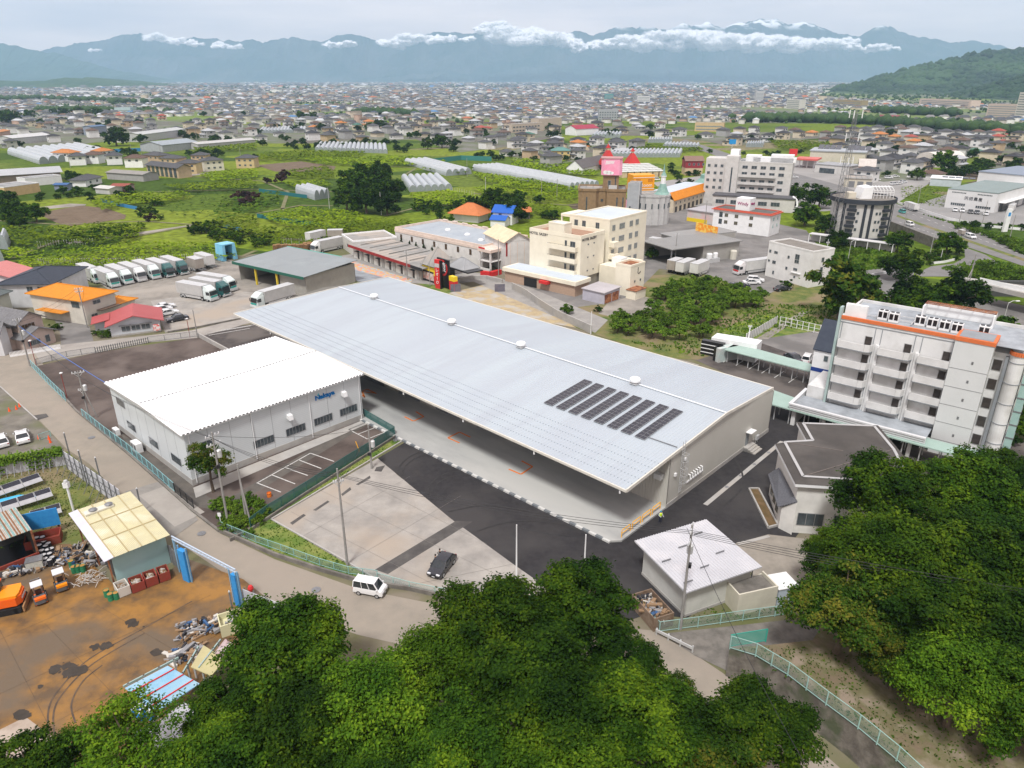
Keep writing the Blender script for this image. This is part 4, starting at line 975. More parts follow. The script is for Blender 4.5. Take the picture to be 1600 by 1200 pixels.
BEIGEY=mat('grey_beige_cladding_side',(.50,.49,.445),(.47,.46,.415),.3,.6,wave=(1.6,'Y',0),wcol=((.40,.39,.35),0,.25))
def rp_(s,side,t,dz=0):
 """point on a roof slope: s 0..1 along the length, t 0..1 from eave to ridge, side 0 canopy side 1 far side"""
 en,ef,ez=(cn,cf,EZ)if side==0 else(fn,ff,FZ)
 a=(en[0]+(ef[0]-en[0])*s,en[1]+(ef[1]-en[1])*s);b=(rn[0]+(rf[0]-rn[0])*s,rn[1]+(rf[1]-rn[1])*s)
 return(a[0]+(b[0]-a[0])*t,a[1]+(b[1]-a[1])*t,ez+(rz_-ez)*t+dz)
mb=MB();T_=.28
for side in(0,1):
 q=[rp_(0,side,0),rp_(0,side,1),rp_(1,side,1),rp_(1,side,0)]
 if side==1:q=q[::-1]
 mb.hexa([(x,y,z-T_)for x,y,z in q]+[(x,y,z)for x,y,z in q])
 n=190
 for i in range(n+1):
  s=(i+.5)/(n+1);ds=.07/95.6
  a,b,c,d=rp_(s-ds,side,.003),rp_(s+ds,side,.003),rp_(s+ds,side,1),rp_(s-ds,side,1)
  e=ds*.4
  A,B,C_,D_=rp_(s-e,side,.003,.035),rp_(s+e,side,.003,.035),rp_(s+e,side,1,.035),rp_(s-e,side,1,.035)
  q=[a,d,c,b];Q_=[A,D_,C_,B]
  if side==1:q,Q_=q[::-1],Q_[::-1]
  mb.hexa([(x,y,z+.002)for x,y,z in q]+Q_)
roof=mb.bd('roof',ROOFM,wh)
mb=MB();a,b=rp_(0,0,1,.12),rp_(1,0,1,.12);mb.bar(a,b,.3,.08)
mb.bd('ridge_cap',mat('bright_ridge_cap',(.64,.67,.70),rough=.45),roof)
mb=MB()
for p,q in((rp_(0,0,0,-.08),rp_(0,0,1,-.08)),(rp_(0,0,1,-.08),rp_(0,1,0,-.08)),(rp_(1,0,0,-.08),rp_(1,0,1,-.08)),(rp_(1,0,1,-.08),rp_(1,1,0,-.08))):
 mb.bar(p,q,.18,.42)
mb.bar(rp_(0,0,0,-.14),rp_(1,0,0,-.14),.22,.3);mb.bar(rp_(0,1,0,-.1),rp_(1,1,0,-.1),.22,.3)
mb.bd('eave_trim',mat('cream_trim',(.62,.60,.54),(.55,.53,.47),1,.5),roof)
mb=MB()
for i in range(190):
 for t in(.06,.12,.18,.24,.30):
  x,y,z=rp_((i+.5)/191,0,t,.07);mb.box(x-.05,y-.05,z,x+.05,y+.05,z+.05)
mb.bd('roof_bolts',mat('bolt_grey',(.33,.37,.41),rough=.5),roof)
LW=min(cf[1],ff[1])-.6;DW=29.4
h0=EZ+(rz_-EZ)*(0-cn[0])/(rn[0]-cn[0])-T_-.02
mb=MB()
def gw(y):
 mb.poly([(0,y,.6),(DW,y,.6),(DW,y,FZ-.3),(rn[0],y,rz_-.3),(0,y,h0)])
 mb.poly([(0,y+.2,.6),(0,y+.2,h0),(rn[0],y+.2,rz_-.3),(DW,y+.2,FZ-.3),(DW,y+.2,.6)])
gw(0);mb.bd('gable_wall',BEIGE,wh);mb=MB();gw(LW);mb.bd('gable_wall',BEIGE,wh)
MB().box(DW-.2,0,.6,DW,LW,FZ-.28).bd('long_wall',BEIGEY,wh)
mb=MB().box(0,0,.25,.2,LW,h0-.02)
for i in range(int(LW/.45)):mb.box(-.05,i*.45,.25,0,i*.45+.16,h0-.05)
mb.bd('canopy_side_wall',BEIGEY,wh)
SHUT=mat('roller_shutter',(.22,.235,.25),(.19,.2,.215),1,.5,wave=(4,'Z',0),wcol=((.12,.13,.14),0,.2))
for i in range(9):
 y=9+i*9.6;MB().box(-.12,y,.26,-.06,y+5.6,5.2).bd('roller_shutter',SHUT,wh)
MB().box(.02,-.06,0,DW+.06,.25,.62).bd('plinth',CONC,wh)
MB().box(DW-.25,0,0,DW+.07,LW,.62).bd('plinth',CONC,wh)
mb=MB()
for i in range(13):
 s=.004+i*.0825;a=rp_(s,0,.01,-.45);y=a[1];mb.bar((a[0]+.2,y,a[2]+.05),(0,y,h0-.35),.2,.35)
mb.bd('canopy_beams',mat('beam_grey',(.36,.37,.38),rough=.5),wh)
mb=MB()
for i in range(7):
 s=.01+i*.14;a=rp_(s,0,0,-.3);mb.tube([(a[0]+.1,a[1],a[2]),(a[0]+.1,a[1],a[2]-.55)],.11,8)
mb.bd('rain_outlets',WHITE,wh)
FLM=mat('canopy_floor_concrete',(.42,.425,.41),(.31,.315,.31),.16,.65,bump=.04,bscale=6,detail=9,c3=(.43,.43,.41),s3=.07,stretch=(1.6,.5,1))
fx0=-10.6
mb=MB().prism([(fx0,.9),(fx0+.9,-.0),(0,-.0),(0,LW),(fx0+1.4,LW),(fx0,52)],0,.25)
fl=struct(mb.bd('canopy_floor',FLM,None,(W0.x,W0.y,0),THW))
mb=MB()
for i in range(0,66):mb.k=i%2;mb.box(fx0-.34,.9+i*1.0,0,fx0-.003,1.9+i*1.0,.262)
struct(mb.bd('chequered_kerb',[mat('kerb_white',(.60,.60,.58),(.5,.5,.48),2,.7),mat('kerb_grey',(.13,.15,.165),(.2,.21,.22),2,.7)],None,(W0.x,W0.y,0),THW))
mb=MB()
for y,f in((9.5,1),(17.5,-1),(29,1),(37.6,-1),(49,1),(57,-1)):
 pass
def floor_xy(x,y):return WL(P(x,y,.26))
def stripe(mb,a,b,w=.26):
 A,B=floor_xy(*a),floor_xy(*b);mb.bar((A[0],A[1],.257),(B[0],B[1],.257),w,.008)
for a,b,c,d in(((860-65,733),(814,741),(832,729),(815,720)),((632,651),(646,658),(662,651),(650,643)),((718,692),(700,684),(718,675),(735,683)),((566,617),(570,621),(566,612),(585,614)),((566,611),(574,608),(580,611),(588,615)),((612,630),(625,622),(640,628),(648,632))):
 if a==(612,630):continue
 stripe(mb,a,b);stripe(mb,b,c);stripe(mb,c,d)
struct(mb.bd('orange_bay_marks',ORG,None,(W0.x,W0.y,0),THW))
for i,((x,y),lab)in enumerate([((585,464),'round white turbine vent on the warehouse ridge, farthest from the solar panels'),((706,504),'round white roof vent on the ridge, second from the far gable'),((814,540),'round white roof vent on the ridge, third from the far gable'),((992,597),'largest-looking round roof vent on the ridge beside the solar panels')]):
 c=P(x,y+3,rz_);v=Tg('roof_vent',lab,'roof vent',(c.x,c.y,rz_+.08),THW,'round vents along the warehouse ridge');v.scale=(.8,.8,.8)
 MB().box(-.75,-.75,0,.75,.75,.22).bd('curb',SILV,v)
 MB().lathe((0,0),[(.62,.2),(.62,.5),(1.0,.52),(1.02,.9),(.85,1.12),(.4,1.22)],20).bd('cowl',WHITE,v,smooth=False)
 MB().lathe((0,0),[(.82,.42),(.84,.6)],20).bd('louvre_ring',STEEL,v)
PV=mat('solar_cell',(.010,.012,.020),(.016,.018,.03),3,.18,spec=.6)
slope0=math.atan2(rz_-EZ,rn[0]-cn[0])
def roofpoint(x,y):
 z=8.0
 for _ in range(12):
  l=WL(P(x,y,z));z=EZ+(rz_-EZ)*(l[0]-cn[0])/(rn[0]-cn[0])
 return l[0],l[1],z
rows=[((845,628),(908,595),(915,599),(853,632)),((863,635),(929,597),(940,602),(872,640)),((880,642),(948,604),(960,608),(893,647)),((899,648),(967,610),(979,615),(911,654)),((918,656),(988,616),(999,622),(932,662)),((939,664),(1007,624),(1020,629),(952,670)),((961,673),(1028,631),(1041,636),(974,680)),((984,681),(1048,642),(1057,647),(998,688))]
ls=[roofpoint(*r[0])for r in rows];le=[roofpoint(*r[1])for r in rows]
xa=sum(p[0]for p in ls)/8;xb=sum(p[0]for p in le)/8
y0=ls[-1][1];y1=ls[0][1]
print('pv',xa,xb,y0,y1)
for i in range(8):
 yb=y0+(y1-y0)*(7-i)/7.0-(.9)
 wx=1.95 if i<7 else 1.95
 zx=EZ+(rz_-EZ)*(xa-cn[0])/(rn[0]-cn[0])+.16
 o=Vector((W0.x,W0.y,0))+bx*xa+by*(yb-.5)
 a=Tg('solar_array',['solar panel row nearest the far end of the roof, first of eight','second row of solar panels from the far end','third row of solar panels from the far end','fourth row of solar panels from the far end','fifth row of solar panels from the far end','sixth row of solar panels from the far end','seventh row of solar panels from the far end','last row of solar panels, nearest the white end wall'][i],'solar panels',(o.x,o.y,zx),THW,'eight rows of solar panels on the warehouse roof')
 n=6;Lx=(xb-xa)/n
 for k in range(n):
  mb=MB();pl=Lx-.05
  mb.k=0;mb.box(0,-.76,-.03,pl,.76,.015)
  mb.k=1
  for c in range(2):
   for r in range(2):mb.box(.03+c*pl/2,-.73+r*.745,.014,pl/2-.02+c*pl/2,-.015+r*.745,.024)
  p=mb.bd('solar_panel',[ALU,PV],a,(k*Lx*1.0,0,k*Lx*math.tan(slope0)))
  p.rotation_euler=(0,-slope0,0)
 mb=MB();mb.bar((0,-.5,-.08),(n*Lx,-.5,-.08+n*Lx*math.tan(slope0)),.06);mb.bar((0,.5,-.08),(n*Lx,.5,-.08+n*Lx*math.tan(slope0)),.06);mb.bd('mounting_rail',ALU,a)
mb=MB();mb.bar((xa+1,y0-2.2,h0+.15),(xa+1,-.4,h0+.05),.09,.05)
mb=MB();a=roofpoint(1012,684);b=roofpoint(1058,700);mb.bar((a[0],a[1],a[2]+.12),(b[0],b[1],b[2]+.12),.1,.08);mb.bd('cable_conduit',STEEL,wh)
mb=MB();lx=WL(P(1053,765))[0]-2.2;lx=2.6
for dx in(-.28,.28):mb.bar((lx+dx,-.3,1.4),(lx+dx,-.3,h0+1.3),.06)
for i in range(20):mb.bar((lx-.28,-.3,1.5+i*.34),(lx+.28,-.3,1.5+i*.34),.04)
for z in(3,4,5,6,7):
 for s in(-1,1):mb.bar((lx+.35*s,-.3,z),(lx+.35*s,-.95,z),.04)
 mb.bar((lx-.35,-.95,z),(lx+.35,-.95,z),.04)
for s in(-.35,0,.35):mb.bar((lx+s,-.95,3),(lx+s,-.95,7),.04)
mb.bd('caged_ladder',SILV,wh)
mb=MB()
for i in range(6):mb.tube([(5.0+i*.62,-.05,2.9+.0*i),(5.0+i*.62,-.35,2.9),(5.0+i*.62,-.4,2.3)],.1,8)
mb.box(4.6,-.14,1.75,8.6,-.02,1.95);mb.bd('vent_elbows',WHITE,wh)
for xx in(1.2,3.4):MB().box(xx,-.25,5.6 if xx>2 else 4.2,xx+.4,-.02,5.9 if xx>2 else 4.6).bd('wall_lamp',WHITE,wh)
mb=MB()
for i in range(4):mb.box(21+i*0,-1.9+i*.38,.0,23.4,-.08,.16*(i+1))
st_=mb.bd('steps',CONC,wh)
d=MB().box(21.5,-.05,.66,22.5,0.01,2.7).bd('door',mat('door_grey',(.2,.22,.23),rough=.5),wh);MB().box(22.35,-.12,1.6,22.42,-.05,1.75).bd('handle',ALU,d)
MB().box(21.2,-.9,2.9,22.9,-.02,3.0).bd('door_canopy',WHITE,wh)
mb=MB();
for x in(24.6,25.2):mb.bar((x,-.3,0),(x,-.3,1.5),.07)
mb.box(24.5,-.45,.5,25.3,-.15,1.2);mb.bd('meter_box',SILV,wh)
u=MB().box(-.9,.6,4.2,-.2,1.6,4.9).bd('wall_unit',SILV,wh)
for i,(x,lab)in enumerate(zip((-9.2,-7.0,-4.8,-2.6),('yellow guard rail at the outer corner of the concrete floor','second yellow guard rail from the outer corner','third yellow guard rail from the outer corner','yellow guard rail nearest the warehouse wall'))):
 o=Vector((W0.x,W0.y,0))+bx*x+by*.35
 g=MB().tube([(0,0,.25),(0,0,1.15),(.12,0,1.25),(1.68,0,1.25),(1.8,0,1.15),(1.8,0,.25)],.06,6)
 g.tube([(0,0,.8),(1.8,0,.8)],.05,6)
 tag(g.bd('guard_rail',YEL,None,(o.x,o.y,0),THW),lab,'guard rail','yellow guard rails by the wall corner')
 # -- white office building with the blue lettering
oN,rzN,LN=frame((302,759),(568,655));DN=25.0;HN=7.75
nk=Tg('office_building','white corrugated-roof office building with blue lettering on its front wall','building',(*oN,0),rzN)
WCL=mat('white_panel_cladding',(.58,.615,.625),(.55,.585,.595),.4,.5,wave=(1.1,'Z',0),wcol=((.50,.53,.545),0,.15))
MB().box(0,0,.9,LN,DN,HN).bd('wall',WCL,nk)
MB().box(-.04,-.05,0,LN+.04,DN+.04,.92).bd('plinth',CONC,nk)
mb=MB();
for i in range(1,9):
 x=LN*i/9;mb.box(x-.03,-.015,.92,x+.03,.0,HN-.05)
for i in range(1,8):y=DN*i/8;mb.box(-.015,y-.03,.92,0,y+.03,HN-.05)
mb.bd('panel_joints',mat('joint_grey',(.33,.35,.36),rough=.7),nk)
mb=MB();o=.5;rise=.45;n=int((LN+2*o)/.55)
WR=mat('white_corrugated_roof',(.80,.805,.81),(.72,.725,.73),.5,.5,spec=.3,stretch=(1,.12,1),detail=8,c3=(.68,.685,.68),s3=.35)
pit=(LN+2*o)/n
for i in range(n):
 x0=-o+i*pit;x=[x0,x0+pit*.30,x0+pit*.42,x0+pit*.88,x0+pit];hz=[0,0,.16,.16,0]
 for a in range(4):
  for(ya,za,yb,zb)in((-o,HN+.02,DN/2,HN+rise),(DN/2,HN+rise,DN+o,HN+.02)):
   mb.poly([(x[a],ya,za+hz[a]),(x[a+1],ya,za+hz[a+1]),(x[a+1],yb,zb+hz[a+1]),(x[a],yb,zb+hz[a])])
rf_=mb.bd('roof',WR,nk)
mb=MB();mb.hexa([(-o,-o,HN-.14),(LN+o,-o,HN-.14),(LN+o,DN+o,HN-.14),(-o,DN+o,HN-.14),(-o,-o,HN),(LN+o,-o,HN),(LN+o,DN+o,HN),(-o,DN+o,HN)])
mb.poly([(-o,-o,HN),(-o,DN/2,HN+rise-.02),(-o,DN+o,HN)][::-1]);mb.poly([(LN+o,-o,HN),(LN+o,DN+o,HN),(LN+o,DN/2,HN+rise-.02)][::1])
mb.bd('roof_edge',SILV,nk)
mb=MB()
for i in range(n):
 x=-o+i*pit+pit*.42;mb.box(x,DN/2-.12,HN+rise+.12,x+pit*.46,DN/2+.12,HN+rise+.20)
 mb.box(x+pit*.05,-o-.01,HN+.03,x+pit*.40,-o+.1,HN+.17)
 mb.box(x+pit*.05,DN+o-.1,HN+.03,x+pit*.40,DN+o+.01,HN+.17)
mb.bd('closure_strips',mat('closure_grey',(.16,.165,.17),rough=.7),rf_)
MB().box(-.1,-.14,HN-.32,LN+.1,-.002,HN-.16).bd('gutter',WHITE,nk)
for x in(LN*.02,LN*.335,LN*.665,LN*.985):MB().tube([(x,-.1,.3),(x,-.1,HN-.25)],.06,8).bd('downpipe',WHITE,nk)
for x in(.385,.57,.74,.905):
 win(nk,'f',LN,DN,LN*x,2.55,3.2,1.2,5,off=.03)
for y,z in((DN*.16,2.5),(DN*.45,2.5),(DN*.76,2.5),(DN*.86,5.6)):win(nk,'l',LN,DN,y,z,3.0,1.2,3,off=.03)
win(nk,'f',LN,DN,LN*.10,5.3,1.6,.9,1,off=.03)
for x,z in((.54,5.0),(.88,5.6),(.10,3.9)):
 h=MB().hexa([(-.35,-.75,-.4),(.35,-.75,-.4),(.35,-.02,-.3),(-.35,-.02,-.3),(-.35,-.6,.3),(.35,-.6,.3),(.35,-.02,.4),(-.35,-.02,.4)]);h.bd('vent_hood',WHITE,nk,(LN*x,0,z))
BL=mat('logo_blue',(.0,.13,.38),rough=.4)
sT(nk,'Nakaya',1.0,BL,(LN*.765,-.07,6.3),offset=.03,sx=1.15,spacing=1.0)
mb=MB().poly([(-.30,-.075,.55),(-.02,-.075,.42),(-.12,-.075,.72)]).poly([(-.12,-.075,.62),(.10,-.075,.62),(-.01,-.075,.9)]);mb.bd('logo_mark',mat('logo_cyan',(.02,.45,.55),rough=.4),nk,(LN*.728,0,6.15))
for y,lab in((DN*.62,'white outdoor air-conditioning unit at the side of the office building, nearer one'),(DN*.93,'small white outdoor unit at the back of the office side wall')):
 c=Vector((*oN,0))+Vector((math.cos(rzN+math.pi/2),math.sin(rzN+math.pi/2),0))*y+Vector((-math.cos(rzN),-math.sin(rzN),0))*1.0
 a=Tg('condenser_unit',lab,'air conditioner',(c.x,c.y,0),rzN)
 s=1 if y<20 else.7
 MB().box(-.45*s,-1*s,.15,.45*s,1*s,1.5*s).bd('casing',WHITE,a)
 MB().box(-.5*s,-1.05*s,0,.5*s,1.05*s,.15).bd('foot',CONC,a)
 for yy in(-.5,.5):MB().box(-.47*s,(yy-.35)*s,.4*s,-.445*s,(yy+.35)*s,1.3*s).bd('fan_grille',STEEL,a)
 # == OTHER BUILDINGS
def Hh(bx_,by_,ty,z0=0):
 q=P(bx_,by_,z0);lo,hi=0.0,120.0
 for _ in range(40):
  m_=(lo+hi)/2;d=m_-CAM_H;dep=q.y*CP-d*SP
  if 600-F_PX*(q.y*SP+d*CP)/dep>ty:lo=m_
  else:hi=m_
 return lo
PLAIN={}
def cm(key,c,v=.85,**k):return mat(key,c,tuple(x*v for x in c),k.pop('scale',.6),k.pop('rough',.75),**k)
METROOF={}
def mR(key,c,pitch=.45,axis='X'):
 sc=1/(pitch*1.0)*.314*2
 return mat(key,c,tuple(x*.82 for x in c),.25,.5,wave=(sc,axis,0),wcol=(tuple(x*.7 for x in c),0,.3),c3=tuple(x*.9 for x in c),s3=.1)
def block(t,x0,y0,x1,y1,z0,z1,wall,par=None,parh=.5,rm=None,name='wall'):
 """flat-roofed volume with a parapet"""
 MB().box(x0,y0,z0,x1,y1,z1).bd(name,wall,t)
 rm=rm or mat('grey_flat_roof',(.24,.25,.255),(.30,.31,.31),.3,.85,c3=(.18,.18,.18),s3=.2)
 o=MB().box(x0+.3,y0+.3,z1,x1-.3,y1-.3,z1+.05).bd('roof',rm,t)
 p=.25;mb=MB()
 for a in((x0-.05,y0-.05,x1+.05,y0+p),(x0-.05,y1-p,x1+.05,y1+.05),(x0-.05,y0+p,x0+p,y1-p),(x1-p,y0+p,x1+.05,y1-p)):
  mb.box(a[0],a[1],z1-.05,a[2],a[3],z1+parh)
 mb.bd('parapet',par or wall,t);return o
def gable(t,x0,y0,x1,y1,z,rise,m,over=.6,axis='x',wall=None,th=.16,name='roof'):
 """ridge along axis"""
 mb=MB()
 if axis=='x':
  yc=(y0+y1)/2;s=rise/((y1-y0)/2);zo=z-over*s
  for(ya,yb)in((y0-over,yc),(y1+over,yc)):
   q=[(x0-over,ya,zo),(x1+over,ya,zo),(x1+over,yb,z+rise),(x0-over,yb,z+rise)]
   if ya>yb:q=q[::-1]
   mb.hexa([(a,b,c)for a,b,c in q]+[(a,b,c+th)for a,b,c in q])
  w=[(x0,y0,z),(x0,yc,z+rise),(x0,y1,z)],[(x1,y0,z),(x1,y1,z),(x1,yc,z+rise)]
 else:
  xc=(x0+x1)/2;s=rise/((x1-x0)/2);zo=z-over*s
  for(xa,xb)in((x0-over,xc),(x1+over,xc)):
   q=[(xa,y1+over,zo),(xa,y0-over,zo),(xb,y0-over,z+rise),(xb,y1+over,z+rise)]
   if xa>xb:q=q[::-1]
   mb.hexa([(a,b,c)for a,b,c in q]+[(a,b,c+th)for a,b,c in q])
  w=[(x0,y0,z),(x1,y0,z),(xc,y0,z+rise)],[(x0,y1,z),(xc,y1,z+rise),(x1,y1,z)]
 o=mb.bd(name,m,t)
 if wall:
  [MB().poly(k).bd('gable_wall',wall,t)for k in w]
 return o
def hip(t,x0,y0,x1,y1,z,rise,m,over=.6,name='roof',along='x'):
 a,b,c,d=x0-over,y0-over,x1+over,y1+over;mb=MB()
 k=[(a,b),(c,b),(c,d),(a,d)];q=[(x,y,z-.12)for x,y in k];u=[(x,y,z)for x,y in k]
 mb.hexa(q+u);u=[(x,y,z+.002)for x,y in k]
 if(c-a)>=(d-b):m_=(d-b)/2;A,B=(a+m_,(b+d)/2,z+rise),(c-m_,(b+d)/2,z+rise);mb.poly([u[0],u[1],B,A]).poly([u[1],u[2],B]).poly([u[2],u[3],A,B]).poly([u[3],u[0],A])
 else:m_=(c-a)/2;A,B=((a+c)/2,b+m_,z+rise),((a+c)/2,d-m_,z+rise);mb.poly([u[0],u[1],A]).poly([u[1],u[2],B,A]).poly([u[2],u[3],B]).poly([u[3],u[0],A,B])
 o=mb.bd(name,m,t)
 rc=MB();rc.bar((A[0],A[1],A[2]+.03),(B[0],B[1],B[2]+.03),.25,.14)
 for p in u:rc.bar((p[0],p[1],p[2]+.03),(A if abs(p[0]-A[0])+abs(p[1]-A[1])<abs(p[0]-B[0])+abs(p[1]-B[1])else B),.2,.12)
 rc.bd('ridge_tiles',m,o);return o
def bT(name,label,cat,a,b,z=0,group=None):
 o,r,L=frame(a,b,z);return Tg(name,label,cat,(*o,0),r,group),L
 # ---- green-trimmed depot with pallets
t,L=bT('depot','grey metal depot with green trim, open front and pallets at its corner','depot',(376,437),(480,462))
D=16.5;CORR=mR('grey_corrugated_roof',(.27,.30,.31));MW=mat('depot_wall',(.38,.37,.33),(.32,.31,.28),.5,.8,wave=(1.2,'Y',0),wcol=((.3,.29,.26),0,.2))
MB().box(L-.25,0,0,L,D,5).bd('side_wall',MW,t);MB().box(0,D-.2,0,L,D,5).bd('back_wall',MW,t);MB().box(L*.62,.1,0,L-.25,.3,4.6).bd('front_wall',MW,t);MB().box(0,0,0,.2,D,4.9).bd('end_wall',MW,t)
q=[(-.8,-1.2),(L+.8,-1.2),(L+.8,D+.6),(-.8,D+.6)]
MB().hexa([(x,y,4.9+(y+1.2)*.05)for x,y in q]+[(x,y,5.05+(y+1.2)*.05)for x,y in q]).bd('roof',CORR,t)
GRT=mat('dark_green_trim',(.02,.11,.075),rough=.5)
MB().box(-.85,-1.3,4.45,L+.85,-1.2,5.15).bd('fascia',GRT,t);MB().hexa([(-.9,-1.3,4.5),(-.8,-1.3,4.5),(-.8,D+.6,5.4),(-.9,D+.6,5.4),(-.9,-1.3,5.15),(-.8,-1.3,5.15),(-.8,D+.6,6.0),(-.9,D+.6,6.0)]).bd('fascia',GRT,t)
MB().box(-.8,D+.6,5.6,L*.8,D+.75,6.05).bd('back_gutter',mat('mint_gutter',(.10,.50,.40),rough=.5),t)
for x in(L*.3,L*.62):MB().box(x-.2,-.9,0,x+.2,-.5,4.6).bd('post',mat('yellow_post',(.65,.5,.05),rough=.6),t)
# ---- karaoke hall
t,L=bT('karaoke_hall','long low hall with red-edged grey roof and black-and-red entrance','karaoke hall',(553,402),(665,441))
KW=cm('karaoke_wall',(.55,.54,.50));KR=mat('weathered_grey_roof',(.30,.295,.28),(.22,.215,.205),.35,.9,c3=(.36,.32,.28),s3=.12,wave=(.12,'X',0),wcol=((.20,.20,.19),0,.1))
h=3.6;D=12.5
MB().box(0,0,0,L*.93,D,h).bd('wall',KW,t)
MB().hexa([(-1,-1.0,h),(L,-1.0,h),(L,D,h+.4),(-1,D,h+.4),(-1,-1.0,h+.15),(L,-1.0,h+.15),(L,D,h+.6),(-1,D,h+.6)]).bd('roof',KR,t)
mb=MB()
for i in range(7):x=2+i*L/7.2;mb.hexa([(x,1.5,h+.26),(x+.18,1.5,h+.26),(x+.18,D-.5,h+.62),(x,D-.5,h+.62),(x,1.5,h+.5),(x+.18,1.5,h+.5),(x+.18,D-.5,h+.85),(x,D-.5,h+.85)])
mb.bd('roof_ribs',KR,t)
MB().box(-1,-1.12,h-.45,L*.86,-1.0,h+.35).bd('fascia',mat('dark_red_fascia',(.30,.025,.025),(.22,.02,.02),1,.6),t)
MB().box(L*.86,-1.12,h-.45,L+.1,-1.0,h+.35).bd('fascia',BLACK,t)
for i in range(6):
 x=2.5+i*6.0
 MB().box(x,-.06,.1,x+1.0,.0,2.1).bd('door',mat('dark_door',(.05,.045,.04),rough=.5),t);MB().box(x-.3,-.9,2.3,x+1.4,-.02,2.45).bd('door_hood',BLACK,t)
 MB().box(x+2.2,-.25,0,x+3.4,-.02,2.6).bd('wall_recess',cm('recess_grey',(.30,.29,.27)),t)
mb=MB();x0,x1,y0_,y1_=L*.93,L*.93+6.2,1,7.2
MB().box(x0,y0_,0,x1,y1_,4.6).bd('tower_wall',BLACK,t);ap=((x0+x1)/2,(y0_+y1_)/2,9.2)
k=[(x0-.6,y0_-.6,4.6),(x1+.6,y0_-.6,4.6),(x1+.6,y1_+.6,4.6),(x0-.6,y1_+.6,4.6)]
mb=MB();mb.poly(k[::-1]);[mb.poly([k[i],k[(i+1)%4],ap])for i in range(4)];mb.bd('pyramid_roof',KR,t)
MB().box(x0-.05,y0_-.05,3.0,x1+.05,y0_-.0,4.2).bd('yellow_sign',mat('sign_yellow',(.75,.55,.02),rough=.4),t)
MB().box(x0+.3,y0_-.08,.6,x1-.3,y0_-.02,2.5).bd('poster_wall',mat('poster_white',(.6,.58,.55),(.45,.2,.15),1.2,.5),t)
MB().box(x1+1.5,0.5,0,x1+6.5,1.0,7.6).bd('sign_wall',BLACK,t)
mb=MB();c=(x1+4.1,.42,5.3)
for i in range(28):
 if 0.10<i/28<.16:continue
 a=2*math.pi*i/28;b=2*math.pi*(i+.96)/28;p=[]
 for r,an in((2.1,a),(2.1,b),(1.6,b),(1.6,a)):p.append((c[0]+r*math.cos(an),c[1],c[2]+r*math.sin(an)))
 mb.poly(p)
mb.bd('red_ring',RED,t);sT(t,'猿',2.6,WHITE,(c[0],.44,c[2]))
for x,w,hh in((x1+.2,1.2,2.4),(x1+7.0,2.2,2.6)):MB().box(x,.2,.2,x+w,1.4,hh).bd('red_panel',RED,t);MB().box(x+.05,.15,hh,x+w-.05,1.35,hh+1.2).bd('yellow_panel',mat('sign_yellow',(0,0,0)),t)
MB().box(x1-1,4,4.2,x1+10,9,4.5).bd('entrance_canopy',BLACK,t)
hip(t,x1+1,4.6,x1+7.5,9.4,4.6,2.4,mR('light_metal_roof',(.34,.35,.36)),.3,'side_roof')
o_,r_,_=frame((684,451),(693,454));p=Tg('pylon_sign','tall red vertical roadside sign with white katakana','sign',(*o_,0),r_+.25)
MB().box(-.8,0,0,.8,.7,7.6).bd('panel',RED,p);MB().box(.8,.02,0,1.2,.72,7.4).bd('side_panel',BLACK,p);MB().box(-.75,-.03,5.6,.75,-.002,6.6).bd('grey_band',SILV,p)
for i,ch in enumerate('レオ1O'):sT(p,ch,1.05,WHITE,(0,-.03,4.8-i*1.05),depth=.02)
t,L=bT('storage_annex','small flat-roofed annex at the far end of the red-edged hall','annex',(536,388),(553,400));block(t,0,0,L,14,0,4.2,KW,WHITE,.5,KR);win(t,'f',L,14,L*.5,2.2,1.2,1)
# ---- long white hotel wing
t,L=bT('hotel_wing','long two-storey white hotel wing with pale pink cornice and flat grey-blue roof','hotel',(619,387),(755,419))
HWALL=cm('hotel_white',(.66,.65,.63));PINK=cm('pale_pink_cornice',(.70,.58,.50))
block(t,0,0,L,19,0,6.0,HWALL,PINK,.7,mat('blue_grey_flat_roof',(.30,.34,.38),(.36,.40,.43),.2,.8))
MB().box(-.12,-.15,5.2,L+.12,-.02,5.95).bd('cornice',PINK,t)
for i in range(7):win(t,'f',L,19,3+i*5.3,3.9,1.0,1.7,0,off=.03,glass=mat('brown_glass',(.08,.05,.03),rough=.3))
for x,y in((14,10),(24,9),(33,6)):MB().lathe((x,y),[(.9,6.05),(.9,6.3),(.6,6.6),(.2,6.7)],14).bd('roof_light',WHITE,t)
for i in range(8):MB().box(2+i*4.7,18.6,6.72,4.2+i*4.7,19.1,7.0).bd('parapet_cap',PINK,t)
MB().box(L+.1,-2,0,L+5,-1.7,.8).bd('porch_wall',HWALL,t)
for x in(L+.4,L+4.6):MB().box(x,-2,0,x+.4,-1.6,5.6).bd('porch_column',HWALL,t)
MB().box(L,-2.2,5.4,L+5.2,5,6.2).bd('porch_roof',PINK,t);MB().box(L,-2.0,2.7,L+5.2,3,2.9).bd('porch_floor',HWALL,t)
MB().box(L+.5,-2.25,6.25,L+3,-2.2,6.7).bd('red_sign',RED,t)
o_=P(789,425);t=Tg('pediment_building','narrow white building with a cream pediment gable between the two hotels','building',(o_.x,o_.y,0),math.radians(25))
block(t,0,0,8,14,0,8.5,HWALL,HWALL,.1);gable(t,0,0,8,14,8.5,2.2,cm('cream_tin',(.66,.55,.38)),.5,'y',HWALL);MB().box(.3,-.06,4.4,.8,-.0,8.2).bd('red_banner',mat('dark_red_fascia',(0,0,0)),t)
for i in range(3):MB().box(1.6+i*2.2,-.03,.8,1.75+i*2.2,0,8).bd('pilaster',PINK,t)
